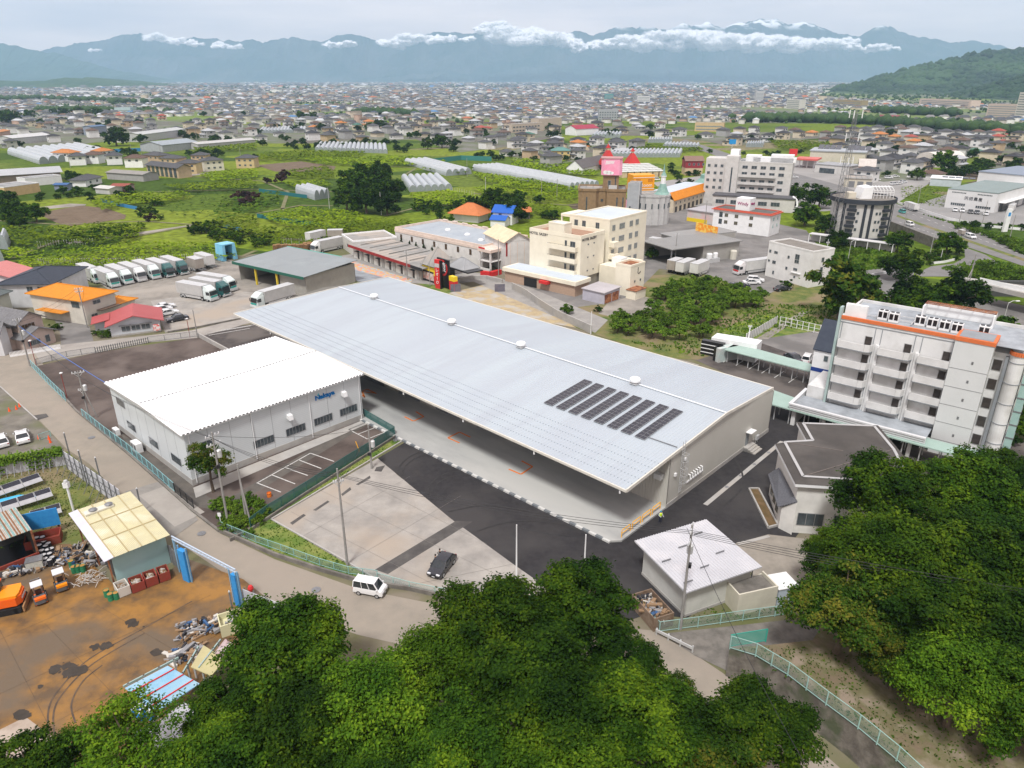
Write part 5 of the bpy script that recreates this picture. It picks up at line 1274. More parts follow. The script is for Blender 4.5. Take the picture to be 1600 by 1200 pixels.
# ---- cream five-storey hotel
t,L=bT('cream_hotel','tall cream hotel with stacked balconies and a stepped flat roof','hotel',(827,436),(905,453))
hl=13.0;D1=10.5
o1=P(953,345,16);RB=mat('pale_blue_roof',(.50,.56,.62),(.45,.51,.57),.2,.6)
ang_t=t.rotation_euler[2];ct,st=math.cos(ang_t),math.sin(ang_t)
def loc_(q):d=(q[0]-t.location[0],q[1]-t.location[1]);return(d[0]*ct+d[1]*st,-d[0]*st+d[1]*ct)
a1=loc_(o1);a2=loc_(P(1018,333,16));a0=loc_(P(872,341,16));print('cream locals',L,a1,a2,a0)
block(t,0,0,L,D1,3,hl,CREAM,CREAM,.9,mat('terracotta_deck',(.36,.22,.15),(.30,.19,.13),1,.9))
MB().box(.3,.3,0,L-.3,D1,3).bd('ground_floor',cm('painted_shade_wall',(.30,.28,.24)),t)  # shade behind the columns is put into the wall's darker colour
for x in(.2,L*.33,L*.66,L-.6):MB().box(x,-.0,0,x+.4,.4,3).bd('column',CREAM,t)
block(t,L*.38,-.02,L*.68,3.2,hl,hl+3.0,CREAM,CREAM,.25,RB,name='penthouse_wall')
X0,X1,Y0,Y1=a1[0]-13,a1[0]+.0,a1[1],a1[1]+14
X1b=a2[0];
block(t,X0,Y0,a1[0],a2[1]+1,0,16,CREAM,CREAM,.35,RB,name='upper_wall')
mb=MB()
for z in(5.2,8.4):pass
for i,z in enumerate((4.0,7.0,10.0)):
 if i<3:b_=MB().box(L*.42,-1.3,z-.2,L*.95,.0,z);b_.box(L*.42,-1.3,z,L*.95,-1.18,z+1.0);b_.box(L*.42,-1.18,z,L*.42+.12,0,z+1);b_.box(L*.95-.12,-1.18,z,L*.95,0,z+1);bb=b_.bd('balcony',CREAM,t)
 rl=MB();rl.bar((L*.42,-1.24,z+1.2),(L*.95,-1.24,z+1.2),.06);[rl.bar((L*.42+j*1.2,-1.24,z+1),(L*.42+j*1.2,-1.24,z+1.2),.04)for j in range(8)];rl.bd('railing',STEEL,bb)
 win(t,'f',L,D1,L*.72,z+1.2,.7,2,0,off=.03);win(t,'f',L,D1,L*.85,z+1.3,1.6,1.7,1,off=.03)
for z in(4.5,8,11.3):
 for y in(3.2,5.8):win(t,'r',L,D1,y,z,.5,.4,0,off=.03)
Lr=a1[0];Dr=a2[1]+1-Y0
for z in(4.2,7.4,10.6,13.9):
 for y,w_ in((2.0,1.4),(6.0,2.6),(10.5,1.6),(13.5,1.6)):
  if y<Dr-1:win(t,'r',Lr,0,Y0+y,z,w_,1.5,2 if w_>2 else 1,off=.03,glass=CURT)
for x in(X0+2.2,X0+4.8,X0+9.2):win(t,'f',0,0,x,14.3,1.2,1.6,1,y=Y0-.03)
MB().box(X0-3,Y0-.1,15.5,X0,Y0+8,16.2).bd('roof_canopy',CREAM,t);MB().box(X0-3,Y0,13,X0-2.6,Y0+.4,15.5).bd('canopy_column',CREAM,t)
for z in(6.2,9.4):MB().box(Lr,Y0+.2,z-.3,Lr+1.5,Y0+2.8,z+1).bd('curved_balcony',CREAM,t)
HTX=mat('black_lettering',(.06,.06,.065),rough=.5)
sT(t,'HOTEL SAZBY',1.0,HTX,(L*.18,-.04,hl-.3));sT(t,'HOTEL SAZBY',1.0,HTX,(L+.04,3.6,hl-.3),'r')
MB().box(-3.5,-6,0,L+3,.0,2.9).bd('podium',cm('brick_podium',(.42,.30,.22),scale=3),t);MB().box(-4,-6.5,2.9,L+3.5,.0,3.9).bd('podium_parapet',CREAM,t);MB().box(-3.4,-5.9,3.92,L+2.9,-.1,3.97).bd('podium_roof',RB,t)
MB().box(3.2,-6.05,0,7.5,-5.98,2.4).bd('garage_opening',BLACK,t);MB().box(9.2,-7.4,2.0,12,-6.05,2.7).bd('red_awning',RED,t)
MB().box(Lr+.1,Y0-4,0,Lr+6,Y0+8,5.2).bd('side_annex',CREAM,t);MB().box(Lr+1.2,Y0,5.2,Lr+4.2,Y0+3,6.6).bd('rooftop_plant',WHITE,t)
o_=P(983,464);t=Tg('stair_tower','small cream tower with a rusty orange top beside the cream hotel','tower',(o_.x,o_.y,0),math.radians(47))
block(t,0,0,6.2,4.5,0,7.5,CREAM,CREAM,.5,RUST);MB().box(-1.5,-2.8,0,3,0,2.2).bd('lean_to',CREAM,t);MB().box(-1.7,-3,2.2,3.2,0,2.35).bd('lean_to_roof',RUST,t)
sT(t,'し',2.0,HTX,(3.6,-.03,6.0));[win(t,'f',6,4,x,3.6,.5,.6,0,off=.03)for x in(2,4.5)]
t,L=bT('storage_hut','lilac-grey storage hut with brown doors beside the gravel circle','storage hut',(910,468),(943,476));D=6.5
MB().box(0,0,0,L,D,2.8).bd('wall',cm('lilac_grey',(.45,.44,.50)),t);MB().hexa([(-.3,-.3,2.8),(L+.3,-.3,2.8),(L+.3,D+.3,3.1),(-.3,D+.3,3.1),(-.3,-.3,2.95),(L+.3,-.3,2.95),(L+.3,D+.3,3.25),(-.3,D+.3,3.25)]).bd('roof',mR('lilac_roof',(.46,.44,.46)),t)
for i in range(2):MB().box(L,.4+i*3,.1,L+.05,3.1+i*3,2.3).bd('door',RUST,t)
# ---- brown castle hotel with pink roof sign
t,L=bT('castle_hotel','brown tower-shaped hotel with a pink patterned sign box on top','hotel',(902,350),(975,350))
t.rotation_euler=(0,0,-.12);BR=mat('brown_rough_render',(.27,.18,.10),(.21,.14,.08),1,.9,bump=.3)
pts=[(0,1),(1.5,0),(6.5,0),(7.5,1.5),(10,1.5),(10.5,0),(L,0),(L,12),(0,12)]
MB().prism(pts,0,12.4).bd('wall',BR,t);MB().prism([(x*.98+.2,y*.96+.3)for x,y in pts],12.4,12.45).bd('roof',KR,t)
mb=MB();
for a,b in zip(pts,pts[1:]+pts[:1]):mb.bar((*a,12.5),(*b,12.5),.5,.9)
mb.bd('parapet',BR,t)
for x in(2.9,14.0,16.2):MB().box(x,-.06,3.5,x+.5,-.0,10).bd('slit_window',DWIN,t)
MB().box(8.3,1.42,8.2,9.2,1.49,9.1).bd('round_window',DWIN,t)
MB().box(8.8,3,12.4,14.6,8.8,17.6).bd('tower',BR,t);win(t,'f',0,0,11.2,14.6,1.1,2.2,0,y=2.95);MB().box(13.2,2.94,13,13.6,3.0,17).bd('slit_window',DWIN,t)
MB().box(11,.5,12.5,14,2.6,14.0).bd('water_tank',SILV,t)
PK=mat('pink_sign',(.78,.28,.42),(.80,.36,.50),.6,.5)
sb=MB();c=1.0;q=[(8+c,2.2),(15.6-c,2.2),(15.6,2.2+c),(15.6,9.0),(8,9.0),(8,2.2+c)];sgn=sb.prism(q,17.6,23.4).bd('sign_box',PK,t)
MB().prism([(x+(.2 if x>11 else-.2),y+(.2 if y>5 else-.2))for x,y in q],23.4,23.6).bd('sign_cap',cm('dull_pink',(.45,.25,.25)),sgn)
rr=random.Random(4);mb=MB()
for i in range(7):
 x=9.4+i*.45;mb.poly([(x,2.17,21.4+i*.05),(x+.25,2.17,21.3+i*.05),(x+.55,2.17,22.6),(x+.3,2.17,22.8)])
mb.bd('white_strokes',WHITE,sgn)
mb=MB()
for a,b,r in((9.6,18.6,.85),(10.8,18.5,.95),(11.9,18.4,.7)):mb.poly([(a+r*math.cos(k*.5236),2.165,b+r*.8*math.sin(k*.5236))for k in range(12)])
mb.bd('white_cloud_shape',WHITE,sgn);MB().box(15.6,4.6,18.6,15.64,6.4,22.2).bd('green_panel',mat('mint_panel',(.12,.42,.36),(.6,.6,.6),1.5,.5),sgn)
MB().box(L,.2,0,L+.3,2.6,9).bd('pink_side_sign',PK,t)
# ---- grey slab + white block with orange sign
t,L=bT('grey_slab_building','narrow tall grey building right of the brown castle hotel','building',(977,352),(994,353));MB().prism([(0,0),(L,1),(L,8),(0,7)],0,15.2).bd('wall',cm('slab_grey',(.36,.38,.40)),t);MB().box(.3,1,15.2,L-.3,7,15.3).bd('roof',KR,t)
MB().box(1,-.05,6,1.5,.3,7).bd('window',DWIN,t);MB().box(L-.02,1.1,0,L+.25,1.6,15.3).bd('pipe',SILV,t)
t,L=bT('orange_sign_building','white hotel block crowned with an orange sign box','hotel',(992,335),(1018,334));o_=t
MB().box(0,0,0,L,7,9.0).bd('wall',WHITE,t);OS=mat('orange_sign',(.80,.33,.01),rough=.45)
s=MB().box(-1.6,-.3,9.2,L+.1,6.5,15.2).bd('sign_box',OS,t);MB().box(-1.7,-.4,14.2,L+.2,-.32,14.4).bd('white_line',WHITE,s);MB().box(-1.7,-.4,9.9,L+.2,-.32,10.1).bd('white_line',WHITE,s)
sT(t,'Room',2.0,WHITE,(L*.55,-.34,11.3));
for x in(-.6,L-2.6):MB().box(x,-.36,12.6,x+2.0,-.31,13.8).bd('brown_emblem',mat('brown_emblem',(.38,.10,.02),(.7,.3,.02),3,.5),s)
# ---- white bastion hotel with turrets, orange roofed row
SPG=mat('verdigris_copper',(.16,.30,.26),(.24,.36,.32),1,.6)
def turret(t,x,y,z,s,base=True):
 if base:MB().lathe((x,y),[(3.2*s,z),(2.2*s,z+.8*s),(1.5*s,z+2.4*s),(1.1*s,z+3.6*s)],8).bd('turret_roof',SPG,t)
 MB().lathe((x,y),[(.9*s,z+3.5*s),(.9*s,z+6.0*s),(1.1*s,z+6.1*s),(1.1*s,z+6.4*s)],8).bd('lantern',WHITE,t)
 MB().lathe((x,y),[(1.1*s,z+6.4*s),(.45*s,z+7.6*s),(.05,z+10.5*s)],8).bd('spire',SPG,t)
t,L=bT('bastion_hotel','pale grey round-bastioned hotel with a green copper turret','hotel',(1000,352),(1048,350));WG=mat('pale_stone',(.47,.47,.46),(.40,.40,.39),.8,.85,bump=.2)
q=[];R_=L/2
for i in range(25):a=math.pi+math.pi*i/24;rr_=1+.045*math.cos(i*2.1);q.append((R_+R_*math.cos(a)*rr_,4+5.5*math.sin(a)*rr_))
q+=[(L,12),(0,12)]
MB().prism(q,0,10.2).bd('wall',WG,t);MB().prism([(R_+(x-R_)*.96,5+(y-5)*.95)for x,y in q],10.2,10.25).bd('roof',KR,t)
mb=MB();[mb.bar((*a,10.4),(*b,10.4),.4,.6)for a,b in zip(q,q[1:])];mb.bd('parapet',WG,t)
for i in range(3,22,3):a=math.pi+math.pi*i/24;MB().lathe((R_+R_*math.cos(a)*1.02,4+5.5*math.sin(a)*1.02),[(.28,6),(.28,7.8)],6).bd('slit_window',DWIN,t)
turret(t,L*.86,6,10.2,1.05)
t,L=bT('orange_roofed_row','long cream row with a bright orange tiled roof slope and small windows','row of rooms',(1051,333),(1108,314))
D=9;MB().box(0,0,0,L,D,5).bd('wall',cm('row_cream',(.62,.55,.42)),t)
mb=MB();mb.hexa([(-.5,-.5,4.8),(L+.5,-.5,4.8),(L-1,2.4,7.6),(1,2.4,7.6),(-.5,-.5,5.0),(L+.5,-.5,5.0),(L-1,2.4,7.8),(1,2.4,7.8)]);mb.bd('tiled_slope',mat('orange_tiles',(.62,.22,.01),(.52,.18,.01),1,.6),t)
MB().box(0,2.4,5,L,D+3,7.5).bd('flat_roof',mat('pale_blue_roof',(0,0,0)),t)
for i in range(9):win(t,'f',L,D,2.5+i*(L-4)/8,3.6,.9,1.0,0,off=.02);MB().box(1.8+i*(L-4)/8,-.08,0,4.0+i*(L-4)/8,-.01,2.2).bd('garage_opening',cm('garage_dark',(.07,.065,.06)),t)
o_=P(1103,306);t=Tg('domed_hall','hall with a wide green copper dome and white lantern','hall',(o_.x,o_.y,0));MB().lathe((0,0),[(6.6,0),(6.6,5.2)],16).bd('wall',cm('row_cream',(0,0,0)),t);MB().lathe((0,0),[(7,5.2),(5.2,6.6),(3.4,8.0),(3.2,9.6),(1.8,10)],16).bd('dome',SPG,t);turret(t,0,0,6.4,1.15,False)
t,L=bT('pastel_hall','low hall with pastel painted wall and lilac roof beside the lettered hotel','hall',(1073,345),(1118,352));MB().box(0,0,0,L,12,4.2).bd('wall',mat('pastel_wall',(.50,.55,.50),(.62,.42,.42),.25,.7),t);MB().box(-.4,-.4,4.2,L+.4,12.4,4.5).bd('roof',mR('lilac_grey_roof',(.42,.41,.43)),t);MB().box(0,-.1,0,L*.7,-.02,1.4).bd('yellow_band',mat('sign_yellow',(0,0,0)),t)
# ---- big white hotel
t,L=bT('white_hotel','big white six-storey hotel with long balcony bands and a service tower','hotel',(1147,322),(1229,327));WH2=cm('hotel_off_white',(.56,.55,.53));D=14
block(t,0,0,L,D,0,18,WH2,WH2,.5)
for z in(6.4,9.4,12.4):
 b_=MB().box(.4,-1.1,z-.15,L*.72,0,z);b_.box(.4,-1.1,z,L*.72,-1.0,z+.95);b_.bd('balcony',WH2,t)
for z in(7.6,10.6,13.6,16.2):
 for i in range(5):win(t,'f',L,D,2+i*(L*.86)/5+.6,z,2.2,1.3,1,off=.03)
t_=MB().box(-5.2,-1.5,0,0,5,20.5).bd('service_tower',WH2,t);MB().box(-2.8,-1.55,6,-2.2,-1.5,16).bd('slit_window',DWIN,t)
MB().box(-14,3,0,-5.2,13,19).bd('rear_wing',WH2,t)
for z in(7,10,13,16):
 for x in(-12.6,-9.8,-7.2):win(t,'f',0,0,x,z,1.2,1.2,1,y=2.97)
for x0,x1,z1 in((-4.5,-1,22.5),(2,8,20.5),(5,22,19.8),(12,21,21)):MB().box(x0,5,18.05,x1,11,z1).bd('roof_plant',WHITE,t)
MB().box(-8,-9,0,L+3,-1.5,5.2).bd('podium',WH2,t);MB().box(-8.3,-9.3,5.2,L+3.3,-1.2,5.7).bd('podium_edge',cm('dark_edge',(.10,.10,.11)),t)
for x in(-5,1,12,17):win(t,'f',0,0,x,3,3.5,1.6,2,y=-9.04)
MB().tube([(L+3.2,-9,.2),(L+4.2,-8.5,3),(L+3.6,-8,5.2),(L+2,-7,6.2)],.4,8).bd('white_arch',WHITE,t)
# ---- white hotel with red-edged roof and lettering box
t,L=bT('lettered_hotel','white three-storey hotel with red-edged dark roof and a rooftop lettering box','hotel',(1112,358),(1200,370));D=9;h=7.4
block(t,0,0,L,D,0,h,WHITE,mat('red_orange_edge',(.50,.10,.06),rough=.6),.35,mat('dark_flat_roof',(.09,.085,.08),(.13,.12,.11),.4,.9))
MB().box(-.6,-.6,h-.25,L+.6,D+.6,h-.02).bd('eave_slab',mat('red_orange_edge',(0,0,0)),t)
for z in(3.2,5.6):
 for x in(L*.24,L*.42,L*.68):win(t,'f',L,D,x,z,1.3,1.2,1,off=.04,glass=mat('ochre_framed_glass',(.10,.09,.06),rough=.3))
 MB().box(L*.11,-.05,z-.9,L*.17,-.0,z+.9).bd('stair_opening',DWIN,t)
 for y in(2.5,6):MB().box(L,y,z-.6,L+.06,y+.8,z+.6).bd('green_shutter',mat('mint_panel',(0,0,0)),t)
bx_=MB().box(L*.33,2.5,h,L*.33+5.2,7,h+4.2).bd('lettering_box',WHITE,t);PU=mat('purple_lettering',(.28,.02,.12),rough=.5)
sT(t,'Windy',1.5,PU,(L*.33+2.6,2.44,h+2.3));sT(t,'Windy',1.2,PU,(L*.33+5.26,4.8,h+2.3),'r')
# ---- grey depot with the red truck
t,L=bT('transport_depot','grey corrugated transport depot with an open bay and tanks along its wall','depot',(1097,410),(1153,402));D=13
GC=mat('grey_panel_wall',(.36,.35,.32),(.31,.30,.275),.4,.8,wave=(1.2,'X',0),wcol=((.28,.27,.25),0,.2))
MB().box(0,0,0,L,D,5).bd('wall',GC,t);MB().box(-12,D-.3,0,0,D,5).bd('back_wall',GC,t)
MB().box(-12.6,-.8,5,L+.6,D+.6,5.25).bd('roof',mR('mid_grey_roof',(.26,.26,.25)),t);MB().box(2,D+.6,4.2,L+12,D+10,4.5).bd('rear_roof',mR('mid_grey_roof2',(.29,.29,.28)),t);MB().box(2.5,D+.6,0,L+11.5,D+9.5,4.2).bd('rear_wall',GC,t)
MB().box(-12.4,-.5,0,-12.1,-.2,5).bd('post',STEEL,t)
for x,s in((1.5,1),(3.8,.8)):MB().lathe((x,-1.2),[(.8*s,1.2),(.9*s,1.3),(.9*s,2.6),(.7*s,2.8)],12).bd('tank',WHITE,t)
MB().box(.6,-2,0,5,-.1,1.2).bd('tank_stand',SILV,t);MB().lathe((L-3,-1),[(1,0),(1,2.4),(.8,2.7)],12).bd('tank',cm('cream_tank',(.6,.58,.5)),t)
sg=MB().box(L+1,D-2,4.4,L+1.15,D+8,7.2).bd('orange_flame_sign',mat('flame_sign',(.80,.55,.12),(.80,.28,.02),.9,.5,lo=.48,hi=.52),t)
# ---- white three-storey block
t,L=bT('white_block','plain white three-storey block with small brown-framed windows','apartment block',(1200,432),(1262,450));D=8;h=9.3
block(t,-1.2,0,L,D,0,h,mat('soiled_white',(.70,.70,.68),(.60,.60,.58),.5,.8),None,.35,mat('brown_grey_roof',(.17,.155,.135),(.21,.195,.175),.4,.9))
for x,z,w_,hh in((1.6,7,1.2,.7),(1.4,4.3,1.2,.9),(1.6,1.5,.6,1.0),(6.0,6.6,.7,.8),(5.8,3.6,.7,.8),(8.8,7.2,1.4,1.4),(8.8,6.0,1.4,.9),(8.7,3.9,1.3,.7),(8.8,1.9,.6,.6),(-.4,7.0,.7,.8),(-.4,4.4,.7,.6)):win(t,'f',L,D,x,z,w_,hh,1 if w_>1 else 0,off=.03)
for z in(7,4.5):win(t,'r',L,D,4,z,1,1.2,0,off=.03)
MB().box(7.6,-.35,2.9,10.6,-.02,3.1).bd('ledge',WHITE,t)
# ---- round hotel
c=P(1338,368);t=Tg('round_hotel','drum-shaped black and white hotel with rooftop plant beside the highway','hotel',(c.x,c.y,0));c2=c
R_=9.6;h=12.0;TW=mat('drum_white',(.56,.55,.53),(.48,.47,.45),.7,.7,wave=(.9,'Z',0),wcol=((.30,.29,.28),0,.12));BKM=cm('charcoal',(.035,.04,.05))
MB().lathe((0,0),[(R_,0),(R_,h)],40).bd('wall',TW,t);MB().lathe((0,0),[(R_+.9,h),(R_+.9,h+1.4),(R_+.5,h+1.4),(R_+.5,h+1.0),(.1,h+1.0)],40).bd('roof_rim',BKM,t)
MB().lathe((0,0),[(R_+.45,h+1.0),(R_+.4,h+1.06)],40).bd('roof',mat('brown_grey_roof',(0,0,0)),t);MB().lathe((0,0),[(R_+.4,0),(R_+.4,.8),(R_,.9)],40).bd('base_band',BKM,t)
for a in(-165,-148,-108,-96,-46,-22,-8):
 r=math.radians(a);o_=MB().box(-.45,-.18,0,.45,.1,h).bd('black_rib',BKM,t,(R_*math.cos(r),R_*math.sin(r),0),r+math.pi/2)
for a in(-65,-132):
 for z in(2.6,5.3,8,10.6):
  r=math.radians(a);b_=MB().box(-1.5,-1.0,0,1.5,.2,.8).bd('balcony',BKM,t,(R_*math.cos(r),R_*math.sin(r),z-1),r+math.pi/2);MB().box(-1.2,-.05,.9,1.2,.05,2.0).bd('balcony_door',DWIN,t,(R_*math.cos(r)*1.003,R_*math.sin(r)*1.003,z-1),r+math.pi/2)
for a in(-120,-85,-78,-34):
 for z in(3.2,5.9,8.6):r=math.radians(a);MB().box(-.35,-.06,0,.35,.02,.9).bd('window',DWIN,t,(R_*math.cos(r)*1.003,R_*math.sin(r)*1.003,z),r+math.pi/2)
MB().hexa([(-3,-4,h+1),(1,-4,h+1),(1,2,h+1),(-3,2,h+1),(-2,-4,h+4.6),(1,-4,h+5),(1,2,h+5),(-2,2,h+4.6)]).bd('plant_room',WHITE,t);MB().box(-6.5,-3,h+1,-4,0,h+3).bd('plant_box',cm('beige_box',(.6,.56,.46)),t)
mb=MB()
for i in range(7):x=2+i*1.1;mb.tube([(x,-3,h+1),(x,-3,h+3.6),(x,-1,h+4.6),(x,2,h+4.6)],.08,6)
for z in(2,3,3.7):mb.bar((2,-3,h+z),(8.6,-3,h+z),.1)
mb.bd('pipe_frame',WHITE,t);MB().hexa([(2,-1,h+4.5),(8.6,-1,h+4.5),(8.6,2.5,h+4.3),(2,2.5,h+4.3),(2,-1,h+4.6),(8.6,-1,h+4.6),(8.6,2.5,h+4.4),(2,2.5,h+4.4)]).bd('frame_cover',WHITE,t)
t,L=bT('covered_walk','long low white-roofed covered walk in front of the round hotel','covered walk',(1262,378),(1394,396));MB().box(0,0,2.6,L,3,2.8).bd('roof',mat('white_tin',(.55,.55,.56),(.5,.5,.5),.4,.6),t);MB().box(0,2.8,0,L,3,2.6).bd('back_wall',WH2,t)
for i in range(8):MB().box(i*L/7.1,.1,0,i*L/7.1+.2,.3,2.6).bd('post',WHITE,t)
c=P(1303,372);t=Tg('radio_mast','tall lattice radio mast standing left of the round hotel','radio mast',(c.x,c.y,0));mb=MB();hm=Hh(1303,372,172);print('mast',hm)
def mw(z):return 1.5*(1-z/hm*.75)
k=[(-1,-1),(1,-1),(1,1),(-1,1)]
for a in k:mb.bar((a[0]*mw(0),a[1]*mw(0),0),(a[0]*mw(hm),a[1]*mw(hm),hm),.11)
z=0;
while z<hm-2:
 z2=z+2.2
 for i in range(4):
  a,b=k[i],k[(i+1)%4];mb.bar((a[0]*mw(z),a[1]*mw(z),z),(b[0]*mw(z2),b[1]*mw(z2),z2),.06);mb.bar((a[0]*mw(z2),a[1]*mw(z2),z2),(b[0]*mw(z2),b[1]*mw(z2),z2),.05)
 z=z2
mb.bd('lattice',STEEL,t);mb=MB()
for z,n in((hm*.62,3),(hm*.80,4),(hm*.97,3)):
 for i in range(n):a=i*2.1+z;mb.bar((math.cos(a)*.8,math.sin(a)*.8,z),(math.cos(a)*2.2,math.sin(a)*2.2,z),.08);mb.bar((math.cos(a)*2.2,math.sin(a)*2.2,z-1.2),(math.cos(a)*2.2,math.sin(a)*2.2,z+1.2),.22)
mb.bd('antennas',WHITE,t)
# ---- white factory with lettering
t,L=bT('factory','white box factory with grey-green roof and dark lettering on its front','factory',(1475,324),(1552,333));D=42;h=7.6
WF=mat('factory_white',(.66,.665,.66),(.60,.605,.60),.3,.6,wave=(.8,'X',0),wcol=((.55,.555,.55),0,.15));MB().box(0,0,0,L,D,h).bd('wall',WF,t)
MB().box(-.1,-.1,h,L+.1,D,h+.3).bd('roof',mR('green_grey_roof',(.22,.28,.27),.8),t);
for i in range(7):win(t,'f',L,D,2.6+i*.8,1.9,.7,1,0,off=.03);win(t,'f',L,D,L-6.6+i*.8,1.7,.7,1,0,off=.03)
for i in range(10):MB().box(1.8+i*.55,-.05,h-1.2,2.2+i*.55,-.01,h-.8).bd('high_window',DWIN,t);MB().box(L-7.2+i*.55,-.05,h-1.2,L-6.8+i*.55,-.01,h-.8).bd('high_window',DWIN,t)
sT(t,'沢田農産',1.5,BKM,(L*.55,-.06,4.6),spacing=1.25,sx=1.05)
for y in(5,14,24,34):MB().box(L,y,0,L+.1,y+4,3.6).bd('loading_door',STEEL,t)
MB().box(L,3,3.8,L+2.5,38,4.0).bd('side_canopy',WHITE,t)
t,L=bT('warehouse_block','larger plain white warehouse behind the lettered factory, cut by the right edge','warehouse',(1522,300),(1680,318));MB().box(0,0,0,L,40,9.5).bd('wall',WF,t);MB().box(-.3,-.3,9.5,L+.3,40.3,9.8).bd('roof',mat('dark_blue_grey_roof',(.20,.24,.30),rough=.6),t);MB().box(14,-.1,0,24,-.0,4).bd('open_bay',BLACK,t);MB().box(12,-5,4.2,30,-.1,4.5).bd('bay_canopy',WHITE,t)
# ---- commercial strip
t,L=bT('sports_hall','long pale hall with rows of solar panels on its roof near the radio mast','hall',(1264,252),(1350,256));MB().box(0,0,0,L,24,6.5).bd('wall',cm('hall_cream',(.58,.54,.44)),t);MB().box(-.5,-.5,6.5,L+.5,24.5,7.2).bd('roof',mR('hall_roof',(.40,.43,.46),1.0),t)
for i in range(9):
 if i!=4:MB().hexa([(3+i*L/9.2,12,7.25),(3+(i+.9)*L/9.2,12,7.25),(3+(i+.9)*L/9.2,22,9.2),(3+i*L/9.2,22,9.2),(3+i*L/9.2,12,7.35),(3+(i+.9)*L/9.2,12,7.35),(3+(i+.9)*L/9.2,22,9.3),(3+i*L/9.2,22,9.3)]).bd('solar_panels',PV,t)
t,L=bT('filling_station','filling station with a pink-red canopy beside the commercial strip','filling station',(1240,262),(1275,264));MB().box(0,0,4.6,L,14,5.6).bd('canopy',mat('coral_red',(.55,.12,.10),rough=.5),t);[MB().box(x,4,0,x+.6,4.6,4.6).bd('column',WHITE,t)for x in(2,L/2,L-2.6)];MB().box(L*.2,12,0,L*.8,20,4).bd('kiosk',WHITE,t)
t,L=bT('grey_shop','low grey-white shop with flat metal roof in the commercial strip','shop',(1272,269),(1325,274));MB().box(0,0,0,L,16,4.6).bd('wall',WH2,t);MB().box(-.3,-.3,4.6,L+.3,16.3,4.9).bd('roof',mR('light_metal_roof',(.36,.37,.38)),t);MB().box(3,-.1,0,12,-.01,2.8).bd('shop_window',DWIN,t)
t,L=bT('workshop','beige flat-roofed workshop with a white canopy in the car dealer lot','workshop',(1318,292),(1360,294));MB().box(0,0,0,L,11,4.2).bd('wall',cm('hall_cream',(0,0,0)),t);MB().box(-.4,-.4,4.2,L+.4,11.4,4.5).bd('roof',KR,t);[MB().box(2+i*4,-.06,0,4.8+i*4,-.0,3).bd('shutter',STEEL,t)for i in range(3)]
t,L=bT('pink_house','pink two-storey house with a steep pale roof and green gable','house',(1340,276),(1364,277));MB().box(0,0,0,L,8,6).bd('wall',cm('pink_wall',(.62,.45,.38)),t);gable(t,0,0,L,8,6,3.2,cm('pale_tile',(.52,.48,.44)),.6,'x',mat('teal_gable',(.05,.35,.28),rough=.6));[win(t,'f',L,8,x,z,1.3,1.2,1,off=.03)for x in(2,L-2)for z in(1.8,4.4)]
t,L=bT('arched_hall','white hall with a curved vaulted roof among the houses','hall',(1428,258),(1464,262));D=26;mb=MB();q=[(0,0)]+[(L/2-L/2*math.cos(a*math.pi/12),3+5.5*math.sin(a*math.pi/12))for a in range(13)]+[(L,0)]
mb.v+=[(x,y,z)for y in(0,D)for x,z in q];n=len(q);mb.f+=[tuple(range(n)),tuple(range(2*n-1,n-1,-1))]+[(i,i+n,i+n+1,i+1)for i in range(n-1)];mb.m=[0]*len(mb.f);mb.bd('vault',cm('warm_white',(.66,.62,.56)),t);MB().box(L*.4,-.1,0,L*.6,0,3).bd('door',STEEL,t)
t,L=bT('flat_roofed_shop','low shop with solar panels on a white roof beside the meadow','shop',(1452,290),(1500,293));MB().box(0,0,0,L,14,3.6).bd('wall',cm('blue_white',(.5,.56,.6)),t);MB().box(-.3,-.3,3.6,L+.3,14.3,3.9).bd('roof',WHITE,t);[MB().box(L*.35+i*3,5,3.95,L*.35+2.6+i*3,9,4.1).bd('solar_panel',PV,t)for i in range(5)]
t,L=bT('apartment_slab','grey long apartment slab in the far town','apartment block',(935,190),(965,190));block(t,0,0,L,12,0,14,cm('slab_grey',(0,0,0)));[win(t,'f',L,12,2+i*3.2,z,1.8,1.4,0,off=.03)for i in range(8)for z in(2,5,8,11)]
t,L=bT('school','long beige school building in the fields left of centre','school',(800,208),(888,202));block(t,0,0,L*.55,12,0,8,cm('school_beige',(.50,.43,.34)));block(t,L*.58,10,L,22,0,11,cm('school_beige',(0,0,0)),name='rear_wall')
[win(t,'f',0,0,3+i*4.5,z,3,1.3,2,y=-.03)for i in range(int(L*.5/4.5))for z in(2,5.4)]
t,L=bT('red_roofed_gym','white gym with a dark red curved roof in the fields','gym',(900,212),(935,210));MB().box(0,0,0,L,16,6).bd('wall',WHITE,t);gable(t,0,0,L,16,6,3,mat('crimson_roof',(.30,.03,.06),rough=.6),.4,'x',WHITE)
